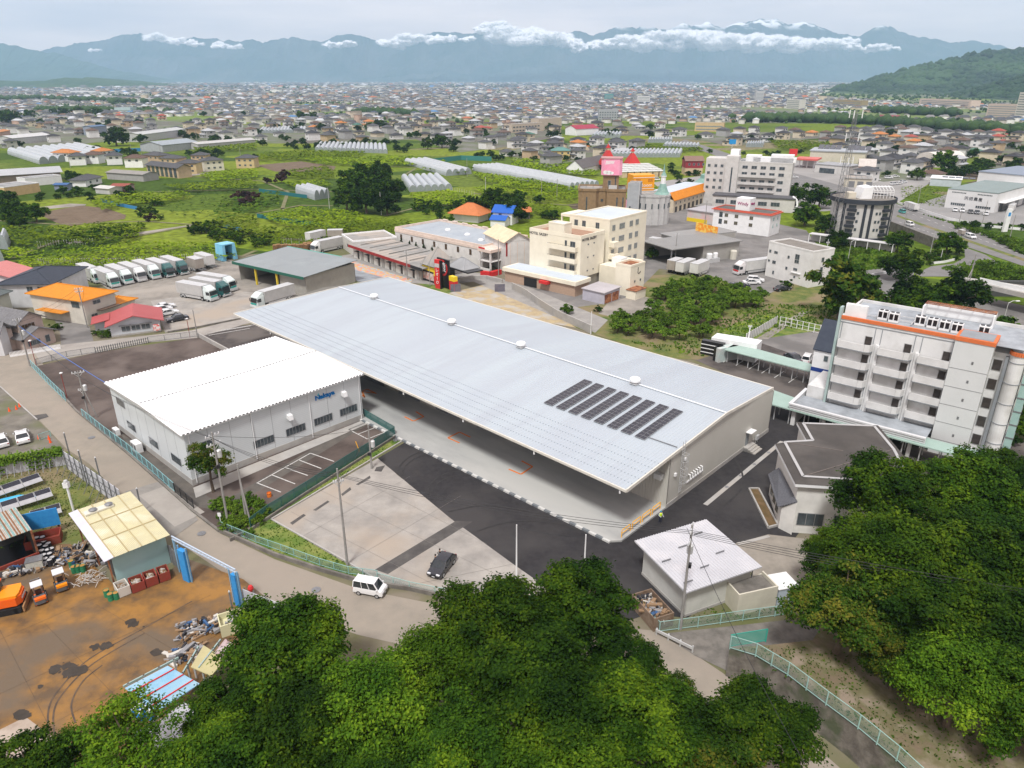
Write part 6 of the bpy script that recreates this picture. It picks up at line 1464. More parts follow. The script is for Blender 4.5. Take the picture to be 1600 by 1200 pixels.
for(a,b,h,d,col,lab)in[((1435,166),(1515,170),14,20,(.62,.50,.42),'long pale pink hotel complex at the foot of the green hill'),((1540,182),(1590,184),17,20,(.52,.42,.36),'brownish hotel block at the right edge below the hill'),((1583,188),(1612,190),34,16,(.66,.62,.56),'tall pale hotel tower at the right edge below the hill'),((1300,166),(1345,168),12,16,(.34,.27,.16),'brown wide building at the foot of the hill'),((996,163),(1015,163),16,14,(.64,.64,.62),'white mid-rise block in the distant town'),((1228,170),(1248,171),16,14,(.60,.58,.54),'cream mid-rise block in the distant town'),((180,178),(205,178),9,20,(.40,.50,.52),'pale bluish low block behind the left wood'),((1180,160),(1192,160),24,12,(.5,.5,.5),'slim grey tower block in the distant town'),((110,148),(150,148),12,30,(.72,.72,.72),'large white factory on the left plain'),((215,162),(320,160),10,40,(.7,.7,.7),'long white logistics sheds on the left plain'),((1085,205),(1130,206),8,14,(.56,.42,.24),'tan block by the elevated road'),((945,156),(958,156),14,14,(.10,.30,.30),'teal building in the distant town'),((1368,188),(1400,189),6,16,(.45,.08,.14),'crimson-roofed hall in the right town'),((620,176),(700,178),7,16,(.52,.50,.46),'beige low buildings beside the tree row')]:
 t,L=bT('distant_block',lab,'building',a,b);wm=cm('far_%02d%02d%02d'%tuple(int(c*99)for c in col),col);block(t,0,0,L,d,0,h,wm)
 nx=max(2,min(10,int(L/5)));mb=MB()
 for z in range(2,int(h)-1,3):mb.box(L*.04,-.06,z-.6,L*.96,-.01,z+.6)
 mb.bd('window_band',CURT,t)
 # ---- red turret motel
t,L=bT('motel','motel of small flat-roofed rooms with two pointed red turrets','motel',(972,278),(1040,276));rr=random.Random(9)
for r in range(5):
 for i in range(7):
  x,y=i*L/7+r*1.5,r*8.5;MB().box(x,y,0,x+L/9,y+5,3).bd('room',cm('motel_cream',(.58,.46,.30)),t);MB().box(x-.3,y-.3,3,x+L/9+.3,y+5.3,3.3).bd('room_roof',cm('motel_roof',(.60,.62,.60)),t)
for x,y,s in((L*.22,40,.62),(L*.86,42,.5)):
 MB().box(x-5*s,y-4,0,x+5*s,y+4,3).bd('turret_base',mat('turret_red',(.48,.025,.02),(.4,.02,.02),.5,.6),t)
 k=[(x-8*s,y-4.5,3),(x+8*s,y-4.5,3),(x+8*s,y+4.5,3),(x-8*s,y+4.5,3)];u=[(x-1.3*s,y-1.3,18*s),(x+1.3*s,y-1.3,18*s),(x+1.3*s,y+1.3,18*s),(x-1.3*s,y+1.3,18*s)]
 MB().hexa(k+u).bd('turret_roof',mat('turret_red',(0,0,0)),t);MB().box(x-1*s,y-1,18*s,x+1*s,y+1,20*s).bd('turret_lantern',cm('motel_cream',(0,0,0)),t);MB().lathe((x,y),[(1.6,20*s),(.05,24*s)],4).bd('turret_cap',mat('turret_red',(0,0,0)),t)
t,L=bT('white_gabled_hall','white gabled hall with a long dark roof left of the pink sign','hall',(885,270),(912,271));D=40;MB().box(0,0,0,L,D,3).bd('wall',WHITE,t);gable(t,0,0,L,D,3,4,cm('dark_long_roof',(.12,.11,.11)),.3,'y',WHITE);t.rotation_euler=(0,0,-.5)
t,L=bT('yellow_house','yellow two-storey house with green roof in the hamlet','house',(862,250),(890,250));MB().box(0,0,0,L,8,6).bd('wall',cm('yellow_wall',(.62,.48,.20)),t);hip(t,0,0,L,8,6,2,mat('sea_green_roof',(.10,.22,.20),rough=.6));[win(t,'f',L,8,x,z,1.3,1.2,1,off=.03)for x in(3,7,11)for z in(1.8,4.4)]
t,L=bT('red_hall','dark red two-storey building with a row of windows left of the big white hotel','building',(1070,274),(1097,274));MB().box(0,0,0,L,9,4).bd('wall',cm('motel_cream',(0,0,0)),t);MB().box(-.1,-.1,4,L+.1,9.1,8).bd('upper_wall',mat('maroon',(.26,.03,.04),rough=.6),t);gable(t,0,0,L,9,8,2,cm('brown_tile',(.22,.14,.11)));[win(t,'f',L,9,2+i*2.6,6,1.2,1.4,0,off=.14)for i in range(6)]
# ---- pyramid orange roof and blue roof houses
t,L=bT('pyramid_house','white house under a steep orange pyramid roof','house',(706,345),(748,349));MB().box(.5,.5,0,L-.5,8.5,3).bd('wall',WHITE,t);hip(t,0,0,L,9,3,3.6,mat('salmon_tiles',(.50,.17,.06),(.44,.15,.05),1,.7),1.2)
t,L=bT('blue_roofed_house','small white house with two bright blue roofs behind the hotel wing','house',(770,350),(800,352));MB().box(0,0,0,L,7,4.6).bd('wall',WHITE,t);gable(t,0,0,L,7,4.6,2,mat('bright_blue_roof',(.015,.10,.42),rough=.4),.5,'x',WHITE);MB().box(1,-5,0,L-1,-.1,2.6).bd('lower_wall',WHITE,t);gable(t,1,-5,L-1,-.1,2.6,1.2,mat('bright_blue_roof',(0,0,0)),.4,'x',WHITE,name='lower_roof');win(t,'f',L,7,3,3.6,1.2,1,1,off=.03)
t,L=bT('orange_roofed_house','dark house with an orange roof behind the blue-roofed one','house',(806,342),(828,342));MB().box(0,0,0,L,8,2.8).bd('wall',cm('dark_wall',(.12,.11,.1)),t);hip(t,0,0,L,8,2.8,2.4,mat('salmon_tiles',(0,0,0)),.8)
# ---- hotel with orange trim (right)
HO=P(1315,497,17);t=Tg('balcony_hotel','white hotel with orange roof edging, rounded balconies and a tall white-tiled tower','hotel',(HO.x,HO.y,0),math.radians(-38.8))
L=15.2;D=11;H_=17;ang_t=t.rotation_euler[2]
HWm=mat('hotel_offwhite_render',(.66,.665,.66),(.60,.605,.60),.4,.8,c3=(.50,.50,.485),s3=.3);ORE=mat('orange_edge_tiles',(.62,.16,.05),(.55,.14,.045),2,.6);GRL=cm('grey_band',(.25,.27,.29));RFM=mat('hotel_roof_membrane',(.34,.37,.40),(.24,.26,.28),.5,.8)
MB().box(0,0,0,L,D,H_).bd('wall',HWm,t);MB().box(.3,.3,H_,L+8,D-.3,H_+.06).bd('roof',RFM,t)
MB().box(-.1,-.12,H_-.05,L,.25,H_+.45).bd('orange_parapet',ORE,t);MB().box(-.1,.25,H_-.05,.2,D,H_+.45).bd('parapet',HWm,t);MB().box(0,D-.3,H_,L+8,D,H_+.5).bd('parapet',HWm,t)
MB().box(0,-.05,H_-.55,L,-.0,H_-.42).bd('grey_band',GRL,t)
for j,(x0,x1)in enumerate(((0.3,5.0),(5.9,10.3),(11.2,15.1))):
 for i in range(4):
  z=14.0-i*2.85-(0.0)-j*.0;r=.9
  q=[(x0,0),(x0,-.9),(x1-r,-1.0),(x1-.25,-.75),(x1,-.2),(x1,0)]
  if j==2:q=[(x0,0),(x0,-.9),(x1,-1.0),(x1,0)]
  b_=MB();ar=[(x,y)for x,y in q];
  b_.prism(ar,z-1.25,z-1.1)
  for a,b in zip(ar,ar[1:]):b_.bar((a[0],a[1],z-.62),(b[0],b[1],z-.62),.14,1.05)
  bb=b_.bd('balcony',mat('balcony_white',(.62,.62,.61),(.54,.54,.53),.6,.7),t)
  g=MB();[g.bar((a[0],a[1]-.02,z-1.2),(b[0],b[1]-.02,z-1.2),.2,.1)for a,b in zip(ar,ar[1:])];g.bd('balcony_edge',GRL,bb)
  win(t,'f',0,0,x1-.75 if j!=2 else x1-.6,z+.35,1.0,1.35,0,y=-.03,glass=mat('dark_brown_glass',(.035,.03,.028),(.07,.06,.055),1,.25))
 for x in(x0,x1):MB().box(x-.08,-.04,3,x+.02,-.0,H_-.6).bd('downpipe',GRL,t)
for j,x in enumerate((5.4,10.7)):MB().box(x,-.35,2.5,x+.5,-.0,14).bd('pilaster',HWm,t)
MB().box(-.35,-.6,0,0,.5,H_+1.8).bd('corner_fin',mat('pale_green_glass',(.30,.40,.38),(.36,.45,.43),1,.4),t);MB().box(.2,.5,H_,3.2,1.2,H_+2.2).bd('sign_back',WHITE,t)
TT=mat('white_tile_tower',(.60,.615,.61),(.57,.585,.58),.5,.45,wave=(2.6,'Z',0),wcol=((.50,.52,.52),0,.12))
MB().box(L,-1.1,0,L+4.6,3.0,H_+.2).bd('tiled_tower',TT,t);MB().box(L-.08,-1.2,H_+.2,L+4.7,3.1,H_+.75).bd('orange_parapet',ORE,t);MB().box(L+.3,-.8,H_+.76,L+4.3,2.8,H_+.79).bd('tower_roof',GRL,t)
for i in range(5):MB().box(L+2.5,-1.14,14.2-i*2.75,L+2.75,-1.1,14.6-i*2.75).bd('tile_vent',STEEL,t);MB().box(L,-1.125,13.2-i*2.75,L+4.6,-1.1,13.25-i*2.75).bd('joint',STEEL,t)
MB().box(L+4.6,1.6,0,L+6.6,D,H_-1.2).bd('recess_wall',HWm,t)
for i in range(5):win(t,'f',0,0,L+5.25,14-i*2.85,1.1,1.6,0,y=1.57,glass=mat('dark_brown_glass',(0,0,0)))
MB().box(L+6.0,1.2,0,L+6.4,1.6,H_-1.5).bd('pipe_shaft',GRL,t)
q=[(L+6.4,D)]+[(L+7.4-1.0*math.cos(a*math.pi/12),1.6-1.2*math.sin(a*math.pi/12))for a in range(0,11)]+[(L+8.4,D)]
MB().prism(q,0,H_-1.0).bd('rounded_bay',HWm,t);mb=MB();[mb.bar((*a,H_-.75),(*b,H_-.75),.3,.5)for a,b in zip(q[1:],q[2:])];mb.bd('orange_parapet',ORE,t)
for z in(3,6,9,12,15):mb=MB();[mb.bar((a[0],a[1],z),(b[0],b[1],z),.12,.1)for a,b in zip(q[1:],q[2:])];mb.bd('bay_band',GRL,t)
mb=MB().box(L+8.5,1.2,0,L+9.4,3.5,H_-1.2);gs=mb.bd('glass_stair',mat('mint_glass',(.26,.40,.37),(.32,.46,.43),.8,.25),t);mb=MB();[mb.box(L+8.45,1.15,z,L+9.45,3.55,z+.2)for z in range(2,16,2)];mb.bd('stair_frame',STEEL,gs)
mb=MB().box(-3.6,-5.2,3.2,L-.2,0,3.35).bd('canopy_roof',RFM,t)
mb=MB()
for k,z in enumerate((2.6,2.95,3.3,3.65)):mb.box(-3.7-.1*k,-5.4-.1*k,z,L-.1,-5.2,z+.24);mb.box(-3.7-.1*k,-5.2,z,-3.5,2.0,z+.24)
mb.bd('canopy_fascia',mat('stepped_white',(.6,.61,.62),rough=.5),t);MB().box(-3.4,-5.0,2.5,L,-4.9,2.7).bd('soffit',BLACK,t)
MB().box(-3.2,.2,0,-.4,8,5.2).bd('side_block',HWm,t);MB().box(-3.5,-4.9,0,-2.9,1.8,2.6).bd('porch_wall',HWm,t);MB().box(-2.8,-.05,0,L,0.0,2.4).bd('lobby_glass',DWIN,t)
for x in(1,5,9,13):MB().box(x,-4.8,0,x+.5,-4.3,2.6).bd('column',HWm,t)
rs=MB().box(9.2,7.4,H_,9.4,10.5,H_+1.9).box(9.4,10.2,H_,18.2,10.5,H_+1.9).box(18.2,7.8,H_,18.4,10.5,H_+1.9);rs=rs.bd('roof_screen',WHITE,t);mb=MB();[mb.bar((9.2,y,H_+2),(18.4,y,H_+2),.12)for y in(8.9,9.6,10.3)];[mb.bar((x,8.9,H_+2),(x,10.3,H_+2),.09)for x in(9.4,11,12.5,14,15.5,17,18.3)];mb.bd('rusty_frame',RUST,rs)
mb=MB();[mb.bar(a,b,.12)for a,b in(((2,3,H_+.3),(10,3.4,H_+.3)),((9,2,H_+.3),(9,8,H_+.3)),((5,5,H_+.4),(14,5.6,H_+.4)))];mb.bd('roof_pipes',SILV,t)
def local_to_world(t,x,y):c,s=math.cos(t.rotation_euler[2]),math.sin(t.rotation_euler[2]);return(t.location[0]+x*c-y*s,t.location[1]+x*s+y*c)
ac0=None
for i,(x,y)in enumerate([(1379,499),(1396,503),(1437,508),(1456,512),(1475,516),(1494,520),(1536,524)]):
 w=P(x,y,H_+.1);lab=['double-fan rooftop cooling unit, leftmost on the orange-trimmed hotel','double-fan rooftop cooling unit, second from the left','rooftop cooling unit at the left end of the screened row','second cooling unit of the screened row','third cooling unit of the screened row','rooftop cooling unit at the right end of the screened row','lone cooling unit behind the tiled tower'][i]
 if ac0 is None:
  ac0=Tg('cooling_unit',lab,'cooling unit',(w[0],w[1],H_+.06),t.rotation_euler[2],'cooling units on the hotel roof');MB().box(-.66,-.5,.1,.66,.5,1.45).bd('casing',WHITE,ac0);MB().box(-.7,-.55,0,.7,.55,.1).bd('base',CONC,ac0)
  for s in(-.33,.33):MB().box(s-.25,-.53,.45,s+.25,-.5,1.3).bd('dark_grille',BLACK,ac0);MB().lathe((s,0),[(.26,1.45),(.26,1.55),(.2,1.56)],12).bd('fan',BLACK,ac0)
 else:cT(ac0,(w[0],w[1],H_+.06),t.rotation_euler[2],lab)
w=P(1296,600);t2=Tg('navy_roofed_house','narrow white building with steep navy roof and blue band beside the orange-trimmed hotel','house',(54.6,111.5,0),math.radians(-38.8));MB().box(-4.5,0,0,1.5,7,8.2).bd('wall',WHITE,t2);gable(t2,-4.5,0,1.5,7,8.2,4.2,mat('navy_tiles',(.022,.03,.05),(.03,.04,.06),1,.6),.2,'x',WHITE);MB().box(-4.55,-.04,4.2,1.55,-.0,4.9).bd('blue_band',mat('deep_blue',(.02,.05,.22),rough=.5),t2);win(t2,'f',0,0,-2.4,6.8,.7,1.0,0,y=-.03);win(t2,'f',0,0,-2.0,2.6,1.8,.9,1,y=-.03)
# ---- carports with pale green roofs
MINT=mat('mint_roof_sheet',(.34,.46,.41),(.30,.41,.365),.4,.6,wave=(2.2,'X',0),wcol=((.25,.34,.30),0,.25))
def shelter(name,label,px,z,m,posts,th=.18,cat='carport',bays=8):
 q=[P(x,y,z)for x,y in px];o=q[0];r=math.atan2((q[1]-q[0]).y,(q[1]-q[0]).x);c,s=math.cos(-r),math.sin(-r)
 l=[((p.x-o.x)*c-(p.y-o.y)*s,(p.x-o.x)*s+(p.y-o.y)*c)for p in q]
 if sum(l[i][0]*l[(i+1)%len(l)][1]-l[(i+1)%len(l)][0]*l[i][1]for i in range(len(l)))<0:l=l[::-1]
 t=Tg(name,label,cat,(o.x,o.y,0),r);MB().prism(l,z-th,z).bd('roof',m,t)
 X=[a for a,b in l];Y=[b for a,b in l]
 for i in range(bays+1):
  x=min(X)+.4+(max(X)-min(X)-.8)*i/bays
  for y in posts:MB().box(x-.07,y-.07,0,x+.07,y+.07,z-th).bd('post',SILV,t)
 mb=MB();mb.bar((min(X),posts[0],z-th-.1),(max(X),posts[0],z-th-.1),.12,.2);mb.bd('beam',mat('carport_steel_green',(.30,.40,.38),rough=.5),t);return t
shelter('carport','long mint-green carport roof over marked bays behind the warehouse',[(1132,546),(1277,583),(1283,573),(1150,536)],2.8,MINT,(1.0,3.2))
shelter('carport','very long mint-green carport roof running between the warehouse and the dark-roofed building',[(1200,630),(1556,728),(1572,716),(1330,653),(1205,608)],2.9,MINT,(1.0,3.2),bays=14)
mb=MB();A,B=P(1205,634),P(1560,735);n=26;t=Tg('slatted_fence','white slatted fence under the edge of the long mint-green roof','fence',(A.x,A.y,0),ang(A,B));Lf=(B-A).length
[mb.box(0,-.04,.5+k*.28,Lf,.02,.62+k*.28)for k in range(6)];mb.bd('slats',WHITE,t);mb=MB();[mb.box(i*Lf/n-.05,-.1,0,i*Lf/n+.05,.05,2.3)for i in range(n+1)];mb.bd('posts',WHITE,t)
t,L=bT('striped_entry_wall','black wall with white stripes and a white flat-topped gatehouse at the car park entrance','gatehouse',(1094,553),(1128,560));mb=MB().box(0,0,0,L,1.2,2.9);mb.bd('dark_wall',BLACK,t);mb=MB();[mb.box(-.02,-.04,.5+k*.8,L,-.0,.66+k*.8)for k in range(3)];mb.bd('white_stripes',WHITE,t)
MB().hexa([(1.5,1.2,0),(L+6,1.2,0),(L+6,4.4,0),(1.5,4.4,0),(1.5,1.2,3.4),(L+6,1.2,3.7),(L+6,4.4,3.7),(1.5,4.4,3.4)]).bd('gatehouse',WHITE,t)
t,L=bT('entry_pylon','short black wall with white stripes and a pale green side at the carport end','wall',(1114,563),(1122,567));MB().box(0,0,0,L,5,2.8).bd('wall',mat('pale_mint_wall',(.42,.52,.50),(.5,.5,.48),1,.6),t);MB().box(-.05,-.05,0,L*.4,2,2.8).bd('dark_face',BLACK,t)
for a,b,n,lab in(((1165,535),(1213,507),18,'white panel fence along the dirt path'),((1218,508),(1290,524),8,'white-posted see-through fence of the upper car park')):
 A,B=P(*a),P(*b);Lf=(B-A).length;t=Tg('fence',lab,'fence',(A.x,A.y,0),ang(A,B));[MB().box(i*Lf/n-.06,-.06,0,i*Lf/n+.06,.06,2.0).bd('post',WHITE,t)for i in range(n+1)];mb=MB()
 if n>10:mb.box(0,-.02,.1,Lf,.02,1.9);mb.bd('panels',mat('fence_panel_grey',(.42,.42,.40),(.36,.36,.35),1,.7),t)
 else:[mb.box(0,-.03,z,Lf,.03,z+.06)for z in(.2,1,1.9)];mb.bd('rails',WHITE,t)
 # ---- dark-roofed L building
o=P(1243,754,7);t=Tg('dark_roofed_building','white building with a large dark brown folded roof and a tiled lean-to','building',(o.x,o.y,0),0)
zz=6.6;pts=[P(x,y,7)for x,y in((1211,693),(1243,756),(1368,764),(1440,764),(1408,706),(1372,664),(1245,659),(1262,690))]
l=[(p.x-o.x,p.y-o.y)for p in pts];DR=mat('dark_brown_membrane',(.058,.053,.049),(.078,.071,.065),.3,.85,c3=(.09,.082,.075),s3=.15)
def cen(q):return(sum(a for a,b in q)/len(q),sum(b for a,b in q)/len(q))
if sum(l[i][0]*l[(i+1)%8][1]-l[(i+1)%8][0]*l[i][1]for i in range(8))<0:l=l[::-1]
c_=cen(l);sh=lambda k:[(c_[0]+(x-c_[0])*k,c_[1]+(y-c_[1])*k)for x,y in l]
MB().prism(sh(.93),0,zz).bd('wall',cm('creamy_white',(.70,.69,.65)),t);MB().prism(sh(1.0),zz,zz+.35).bd('roof_edge',WHITE,t)
n=8;mb=MB();a,b=sh(1.0),sh(.86)
for i in range(n):j=(i+1)%n;mb.poly([(*a[i],zz+.352),(*a[j],zz+.352),(*b[j],zz+.8),(*b[i],zz+.8)])
mb.poly([(*p,zz+.8)for p in b]);mb.bd('roof',DR,t);mb=MB();[mb.bar((*b[i],zz+.84),(*b[(i+1)%n],zz+.84),.35,.06)for i in range(n)];mb.bd('roof_trim',cm('pale_trim',(.42,.42,.42)),t)
mb=MB();mb.bar((*b[1],zz+.82),(*b[4],zz+.82),.12,.05);mb.bar((*b[0],zz+.82),(*cen(b),zz+.82),.12,.05);mb.bd('roof_seams',cm('seam',(.14,.12,.11)),t)
w=sh(.93);e=min(range(8),key=lambda i:math.hypot(*w[i]));A_,B_=w[e],w[(e+1)%8];r_=math.atan2(B_[1]-A_[1],B_[0]-A_[0])
for x,z,w_,hh in((2.0,2.0,3.0,1.7),(5.6,2.0,2.0,1.6),(5.0,5.0,1.6,1.4)):put('window',window_mesh(w_,hh,2),t,(A_[0]+math.cos(r_)*x,A_[1]+math.sin(r_)*x,z),r_).location-=Vector((-math.sin(r_),math.cos(r_),0))*.03
a,b,c,d=P(1200,741,3),P(1215,792,3),P(1246,784,4.6),P(1217,731,4.6);o=b;t=Tg('tiled_wing','low white wing with grey tiled lean-to roof in front of the dark-roofed building','annex',(o.x,o.y,0))
R3=lambda p,z,k=0:(p.x-o.x+k,p.y-o.y,z)
MB().hexa([R3(p,z)for p,z in((a,2.9),(b,2.9),(c,4.5),(d,4.5))]+[R3(p,z)for p,z in((a,3.05),(b,3.05),(c,4.65),(d,4.65))]).bd('roof',mat('grey_pan_tiles',(.11,.115,.13),(.16,.165,.18),4,.6,wave=(1.6,'Y',0),wcol=((.04,.04,.05),0,.3)),t)
MB().hexa([R3(a,0,.5),R3(b,0,.5),R3(c,0),R3(d,0),R3(a,2.95,.5),R3(b,2.95,.5),R3(c,4.45),R3(d,4.45)]).bd('wall',cm('creamy_white',(0,0,0)),t)
for k in(.25,.5,.75):p=a.lerp(b,k)-o;MB().box(p.x+.44,p.y-.6,1.0,p.x+.52,p.y+.6,2.3).bd('window',DWIN,t)
A=[P(x,y)for x,y in((1170,765),(1185,765),(1215,822),(1200,826))];pl=Tg('planter','long stone-edged flower bed of brown soil beside the white wing','planter',(0,0,0));mb=MB();[mb.bar((A[i].x,A[i].y,.15),(A[(i+1)%4].x,A[(i+1)%4].y,.15),.2,.3)for i in range(4)];mb.bd('kerb',CONC,pl);MB().prism([(a.x,a.y)for a in A][::-1],0,.14).bd('soil',mat('planter_soil',(.16,.10,.05),(.10,.07,.03),1,.95),pl)
# ---- storage shed bottom right
q=[P(x,y,4)for x,y in((997,847),(1072,925),(1191,884),(1116,811))];o=q[1];r=ang(q[1],q[2]);t=Tg('storage_shed','small white-walled shed with a pale grey sheet roof beside the skip','shed',(o.x,o.y,0),r);L=(q[2]-q[1]).length;D=(q[0]-q[1]).length;skew=0
W_=cm('shed_white',(.58,.58,.54));MB().box(.9,.8,0,L-.6,D-.6,3.7).bd('wall',W_,t)
RS=mat('shed_roof_grey',(.47,.475,.50),(.44,.445,.47),.3,.5,c3=(.50,.50,.52),s3=.4);mb=MB();mb.hexa([(0,0,3.75),(L,0,3.75),(L,D,4.15),(0,D,4.15),(0,0,3.9),(L,0,3.9),(L,D,4.3),(0,D,4.3)])
n=int(L/.34)
for i in range(n):x=i*L/n;mb.hexa([(x,-.02,3.88),(x+.12,-.02,3.88),(x+.12,D+.02,4.28),(x,D+.02,4.28),(x+.03,-.02,3.96),(x+.09,-.02,3.96),(x+.09,D+.02,4.36),(x+.03,D+.02,4.36)])
mb.bd('roof',RS,t);MB().tube([(L-.5,.7,0),(L-.5,.7,3.7)],.07,8).bd('downpipe',STEEL,t);mb=MB();[mb.box(.5+(i%3)*3,1+i*1.2,4.12+i*.035,1.6+(i%3)*3,1.08+i*1.2,4.22+i*.045)for i in range(6)];mb.bd('snow_guards',STEEL,t)
MB().box(.85,.75,0,L-.5,D-.55,.3).bd('plinth',CONC,t)
t,L=bT('concrete_outhouse','roofless-looking cream concrete outhouse behind the mesh fence','outhouse',(1150,962),(1211,948));mb=MB();mb.box(0,0,0,L,.15,2.6).box(0,.15,0,.15,2.6,2.6).box(L-.15,.15,0,L,2.6,2.6).box(0,2.6,0,L,2.75,2.2);mb.bd('wall',cm('cream_block',(.60,.57,.47)),t);MB().box(.16,.16,2.1,L-.16,2.6,2.2).bd('roof',DCONC,t)
t,L=bT('steel_locker','blue-white steel garden locker with a pale lid beside the concrete outhouse','locker',(1213,946),(1238,950));t.rotation_euler=(0,0,.25);L=2.2;MB().box(0,0,0,L,2.2,2.0).bd('body',mat('locker_blue_white',(.46,.52,.58),rough=.4),t);MB().box(-.12,-.12,2.0,L+.12,2.32,2.1).bd('lid',WHITE,t);MB().box(L*.5,-.03,.1,L*.52,-.0,1.9).bd('door_gap',STEEL,t)
c=P(1147,936);t=Tg('vending_box','small red-topped dark box between shed and outhouse','cabinet',(c.x,c.y,0),.7);MB().box(-.5,-.5,0,.5,.5,1.5).bd('cabinet',BLACK,t);MB().box(-.55,-.55,1.5,.55,.55,1.7).bd('red_top',RED,t)
A,B=P(1008,955),P(1047,978);t=Tg('skip','timber-sided skip full of mixed rubbish beside the white shed','skip',(0,0,0));q=[P(x,y,1.6)for x,y in((996,926),(1016,968),(1047,958),(1022,920))]
c=cen([(p.x,p.y)for p in q]);t.location=(c[0],c[1],0);r=ang(q[1],q[2]);t.rotation_euler=(0,0,r);L2=(q[2]-q[1]).length/2;D2=(q[0]-q[1]).length/2
mb=MB();[mb.box(*b_)for b_ in((-L2,-D2,0,L2,-D2+.1,1.6),(-L2,D2-.1,0,L2,D2,1.6),(-L2,-D2+.1,0,-L2+.1,D2-.1,1.6),(L2-.1,-D2+.1,0,L2,D2-.1,1.6),(-L2+.1,-D2+.1,0,L2-.1,D2-.1,.7))];mb.bd('timber_sides',mat('brown_timber',(.16,.105,.07),(.25,.19,.14),1.5,.8),t)
def rubbish(t,n,X,Y,z,s,seed,name='rubbish'):
 rr=random.Random(seed);mats=[mat('junk_white',(.50,.48,.44),rough=.6),mat('junk_black',(.03,.03,.035),rough=.6),mat('junk_blue',(.04,.10,.22),rough=.6),mat('junk_tan',(.26,.17,.10),rough=.8),mat('junk_teal',(.1,.35,.36),rough=.6),mat('junk_grey',(.25,.25,.26),rough=.7)]
 mb=MB()
 for i in range(n):
  x,y=rr.uniform(-X,X),rr.uniform(-Y,Y);mb.k=rr.choice((0,1,1,3,3,3,5,5,5,2,3,1,0));a=rr.uniform(0,3);l,w,h=(rr.random()**2*1.5+.12)*s,rr.uniform(.04,.34)*s,rr.random()**2*.3*s+.03
  c,q_=math.cos(a),math.sin(a);p=[(x+u*c-v*q_,y+u*q_+v*c)for u,v in((-l/2,-w/2),(l/2,-w/2),(l/2,w/2),(-l/2,w/2))];zz=z+rr.uniform(-.1,.35)*s;d=rr.uniform(-.15,.15)
  mb.hexa([(p[k][0],p[k][1],zz+d*(k%2))for k in range(4)]+[(p[k][0],p[k][1],zz+h+d*(k%2))for k in range(4)])
 o=mb.bd(name,mats,t);return o
rubbish(t,110,L2-.4,D2-.4,.9,1.2,2)
# ---- houses on the left
t,L=bT('red_roofed_house','single-storey pale blue-white house with a red metal gable roof','house',(175,527),(252,517));D=8.5
PW=mat('pale_blue_siding',(.52,.55,.58),(.48,.51,.54),.5,.7,wave=(2.4,'Z',0),wcol=((.42,.45,.48),0,.2));MB().box(0,0,0,L,D,2.7).bd('wall',PW,t);MB().box(-.03,-.04,0,L+.03,D,.35).bd('plinth',CONC,t)
RR=mat('rose_red_roof',(.40,.085,.085),(.36,.075,.075),.3,.5,wave=(1.1,'Y',0),wcol=((.28,.055,.055),0,.2));gable(t,0,0,L,D,2.7,1.5,RR,.9,'y',PW);MB().box(-3,4,0,0,D,2.4).bd('rear_wing',PW,t);MB().hexa([(-3.6,3.2,2.3),(0,3.2,2.9),(0,D+.5,2.9),(-3.6,D+.5,2.3),(-3.6,3.2,2.42),(0,3.2,3.02),(0,D+.5,3.02),(-3.6,D+.5,2.42)]).bd('rear_roof',RR,t)
for x in(2.9,4.8,6.7):win(t,'f',L,D,x,1.5,1.7,1.1,1,off=.05)
MB().box(1.7,-.5,2.2,8,-.02,2.3).bd('window_hood',STEEL,t);sg=MB().box(L-1.4,-1.0,.5,L-.1,-.9,1.9).bd('lot_sign',mat('red_white_poster',(.62,.08,.07),(.66,.60,.58),2.5,.5,lo=.48,hi=.52),t);MB().box(L-1.3,-.98,0,L-1.2,-.92,.5).box(L-.3,-.98,0,L-.2,-.92,.5).bd('sign_legs',STEEL,t)
def house2(name,label,N,Lp,Rp,h,rise,rm,wm,kind='hip',cat='house',ov=.7):
 """near corner N, left corner Lp, right corner Rp (pixels on the ground)"""
 n,l,r=P(*N),P(*Lp),P(*Rp);a=ang(n,r);L=(r-n).length;D=(l-n).length;t=Tg(name,label,cat,(n.x,n.y,0),a)
 MB().box(0,0,0,L,D,h).bd('wall',wm,t)
 (hip if kind=='hip' else gable)(t,0,0,L,D,h,rise,rm,ov,**({}if kind=='hip' else dict(axis=kind,wall=wm)));return t,L,D
t,L,D=house2('orange_tiled_house','two-storey cream house with a bright orange hipped tile roof',(138,508),(112,482),(186,492),5.6,1.7,mat('bright_orange_tiles',(.62,.24,.015),(.54,.2,.012),1,.6,wave=(1.6,'Y',0),wcol=((.40,.14,.01),0,.3)),cm('warm_white_wall',(.60,.57,.50)))
win(t,'f',L,D,L*.4,4.5,1.9,.9,1,off=.03);win(t,'l',L,D,2.5,4.4,2.4,1.4,1,off=.03);win(t,'f',L,D,2,1.6,1.6,1,1,off=.03);MB().box(2.8,-1.5,2.6,L,-.02,2.75).bd('porch_roof',cm('brown_porch',(.12,.08,.06)),t);MB().box(L,0,0,L+5,5,2.6).bd('rear_wing',cm('warm_white_wall',(0,0,0)),t);hip(t,L,0,L+5,5,2.6,1.0,mat('bright_orange_tiles',(0,0,0)),.6);MB().box(-2,D*.3,2.5,-.02,D*.8,2.62).bd('side_porch_roof',mat('bright_orange_tiles',(0,0,0)),t)
t,L,D=house2('navy_tiled_house','two-storey white house with a navy hipped tile roof behind the orange one',(88,480),(68,464),(140,452),5.8,1.9,mat('navy_slate',(.028,.036,.052),(.04,.05,.07),1,.6,wave=(1.6,'Y',0),wcol=((.015,.02,.03),0,.3)),cm('cool_white_wall',(.58,.59,.60)))
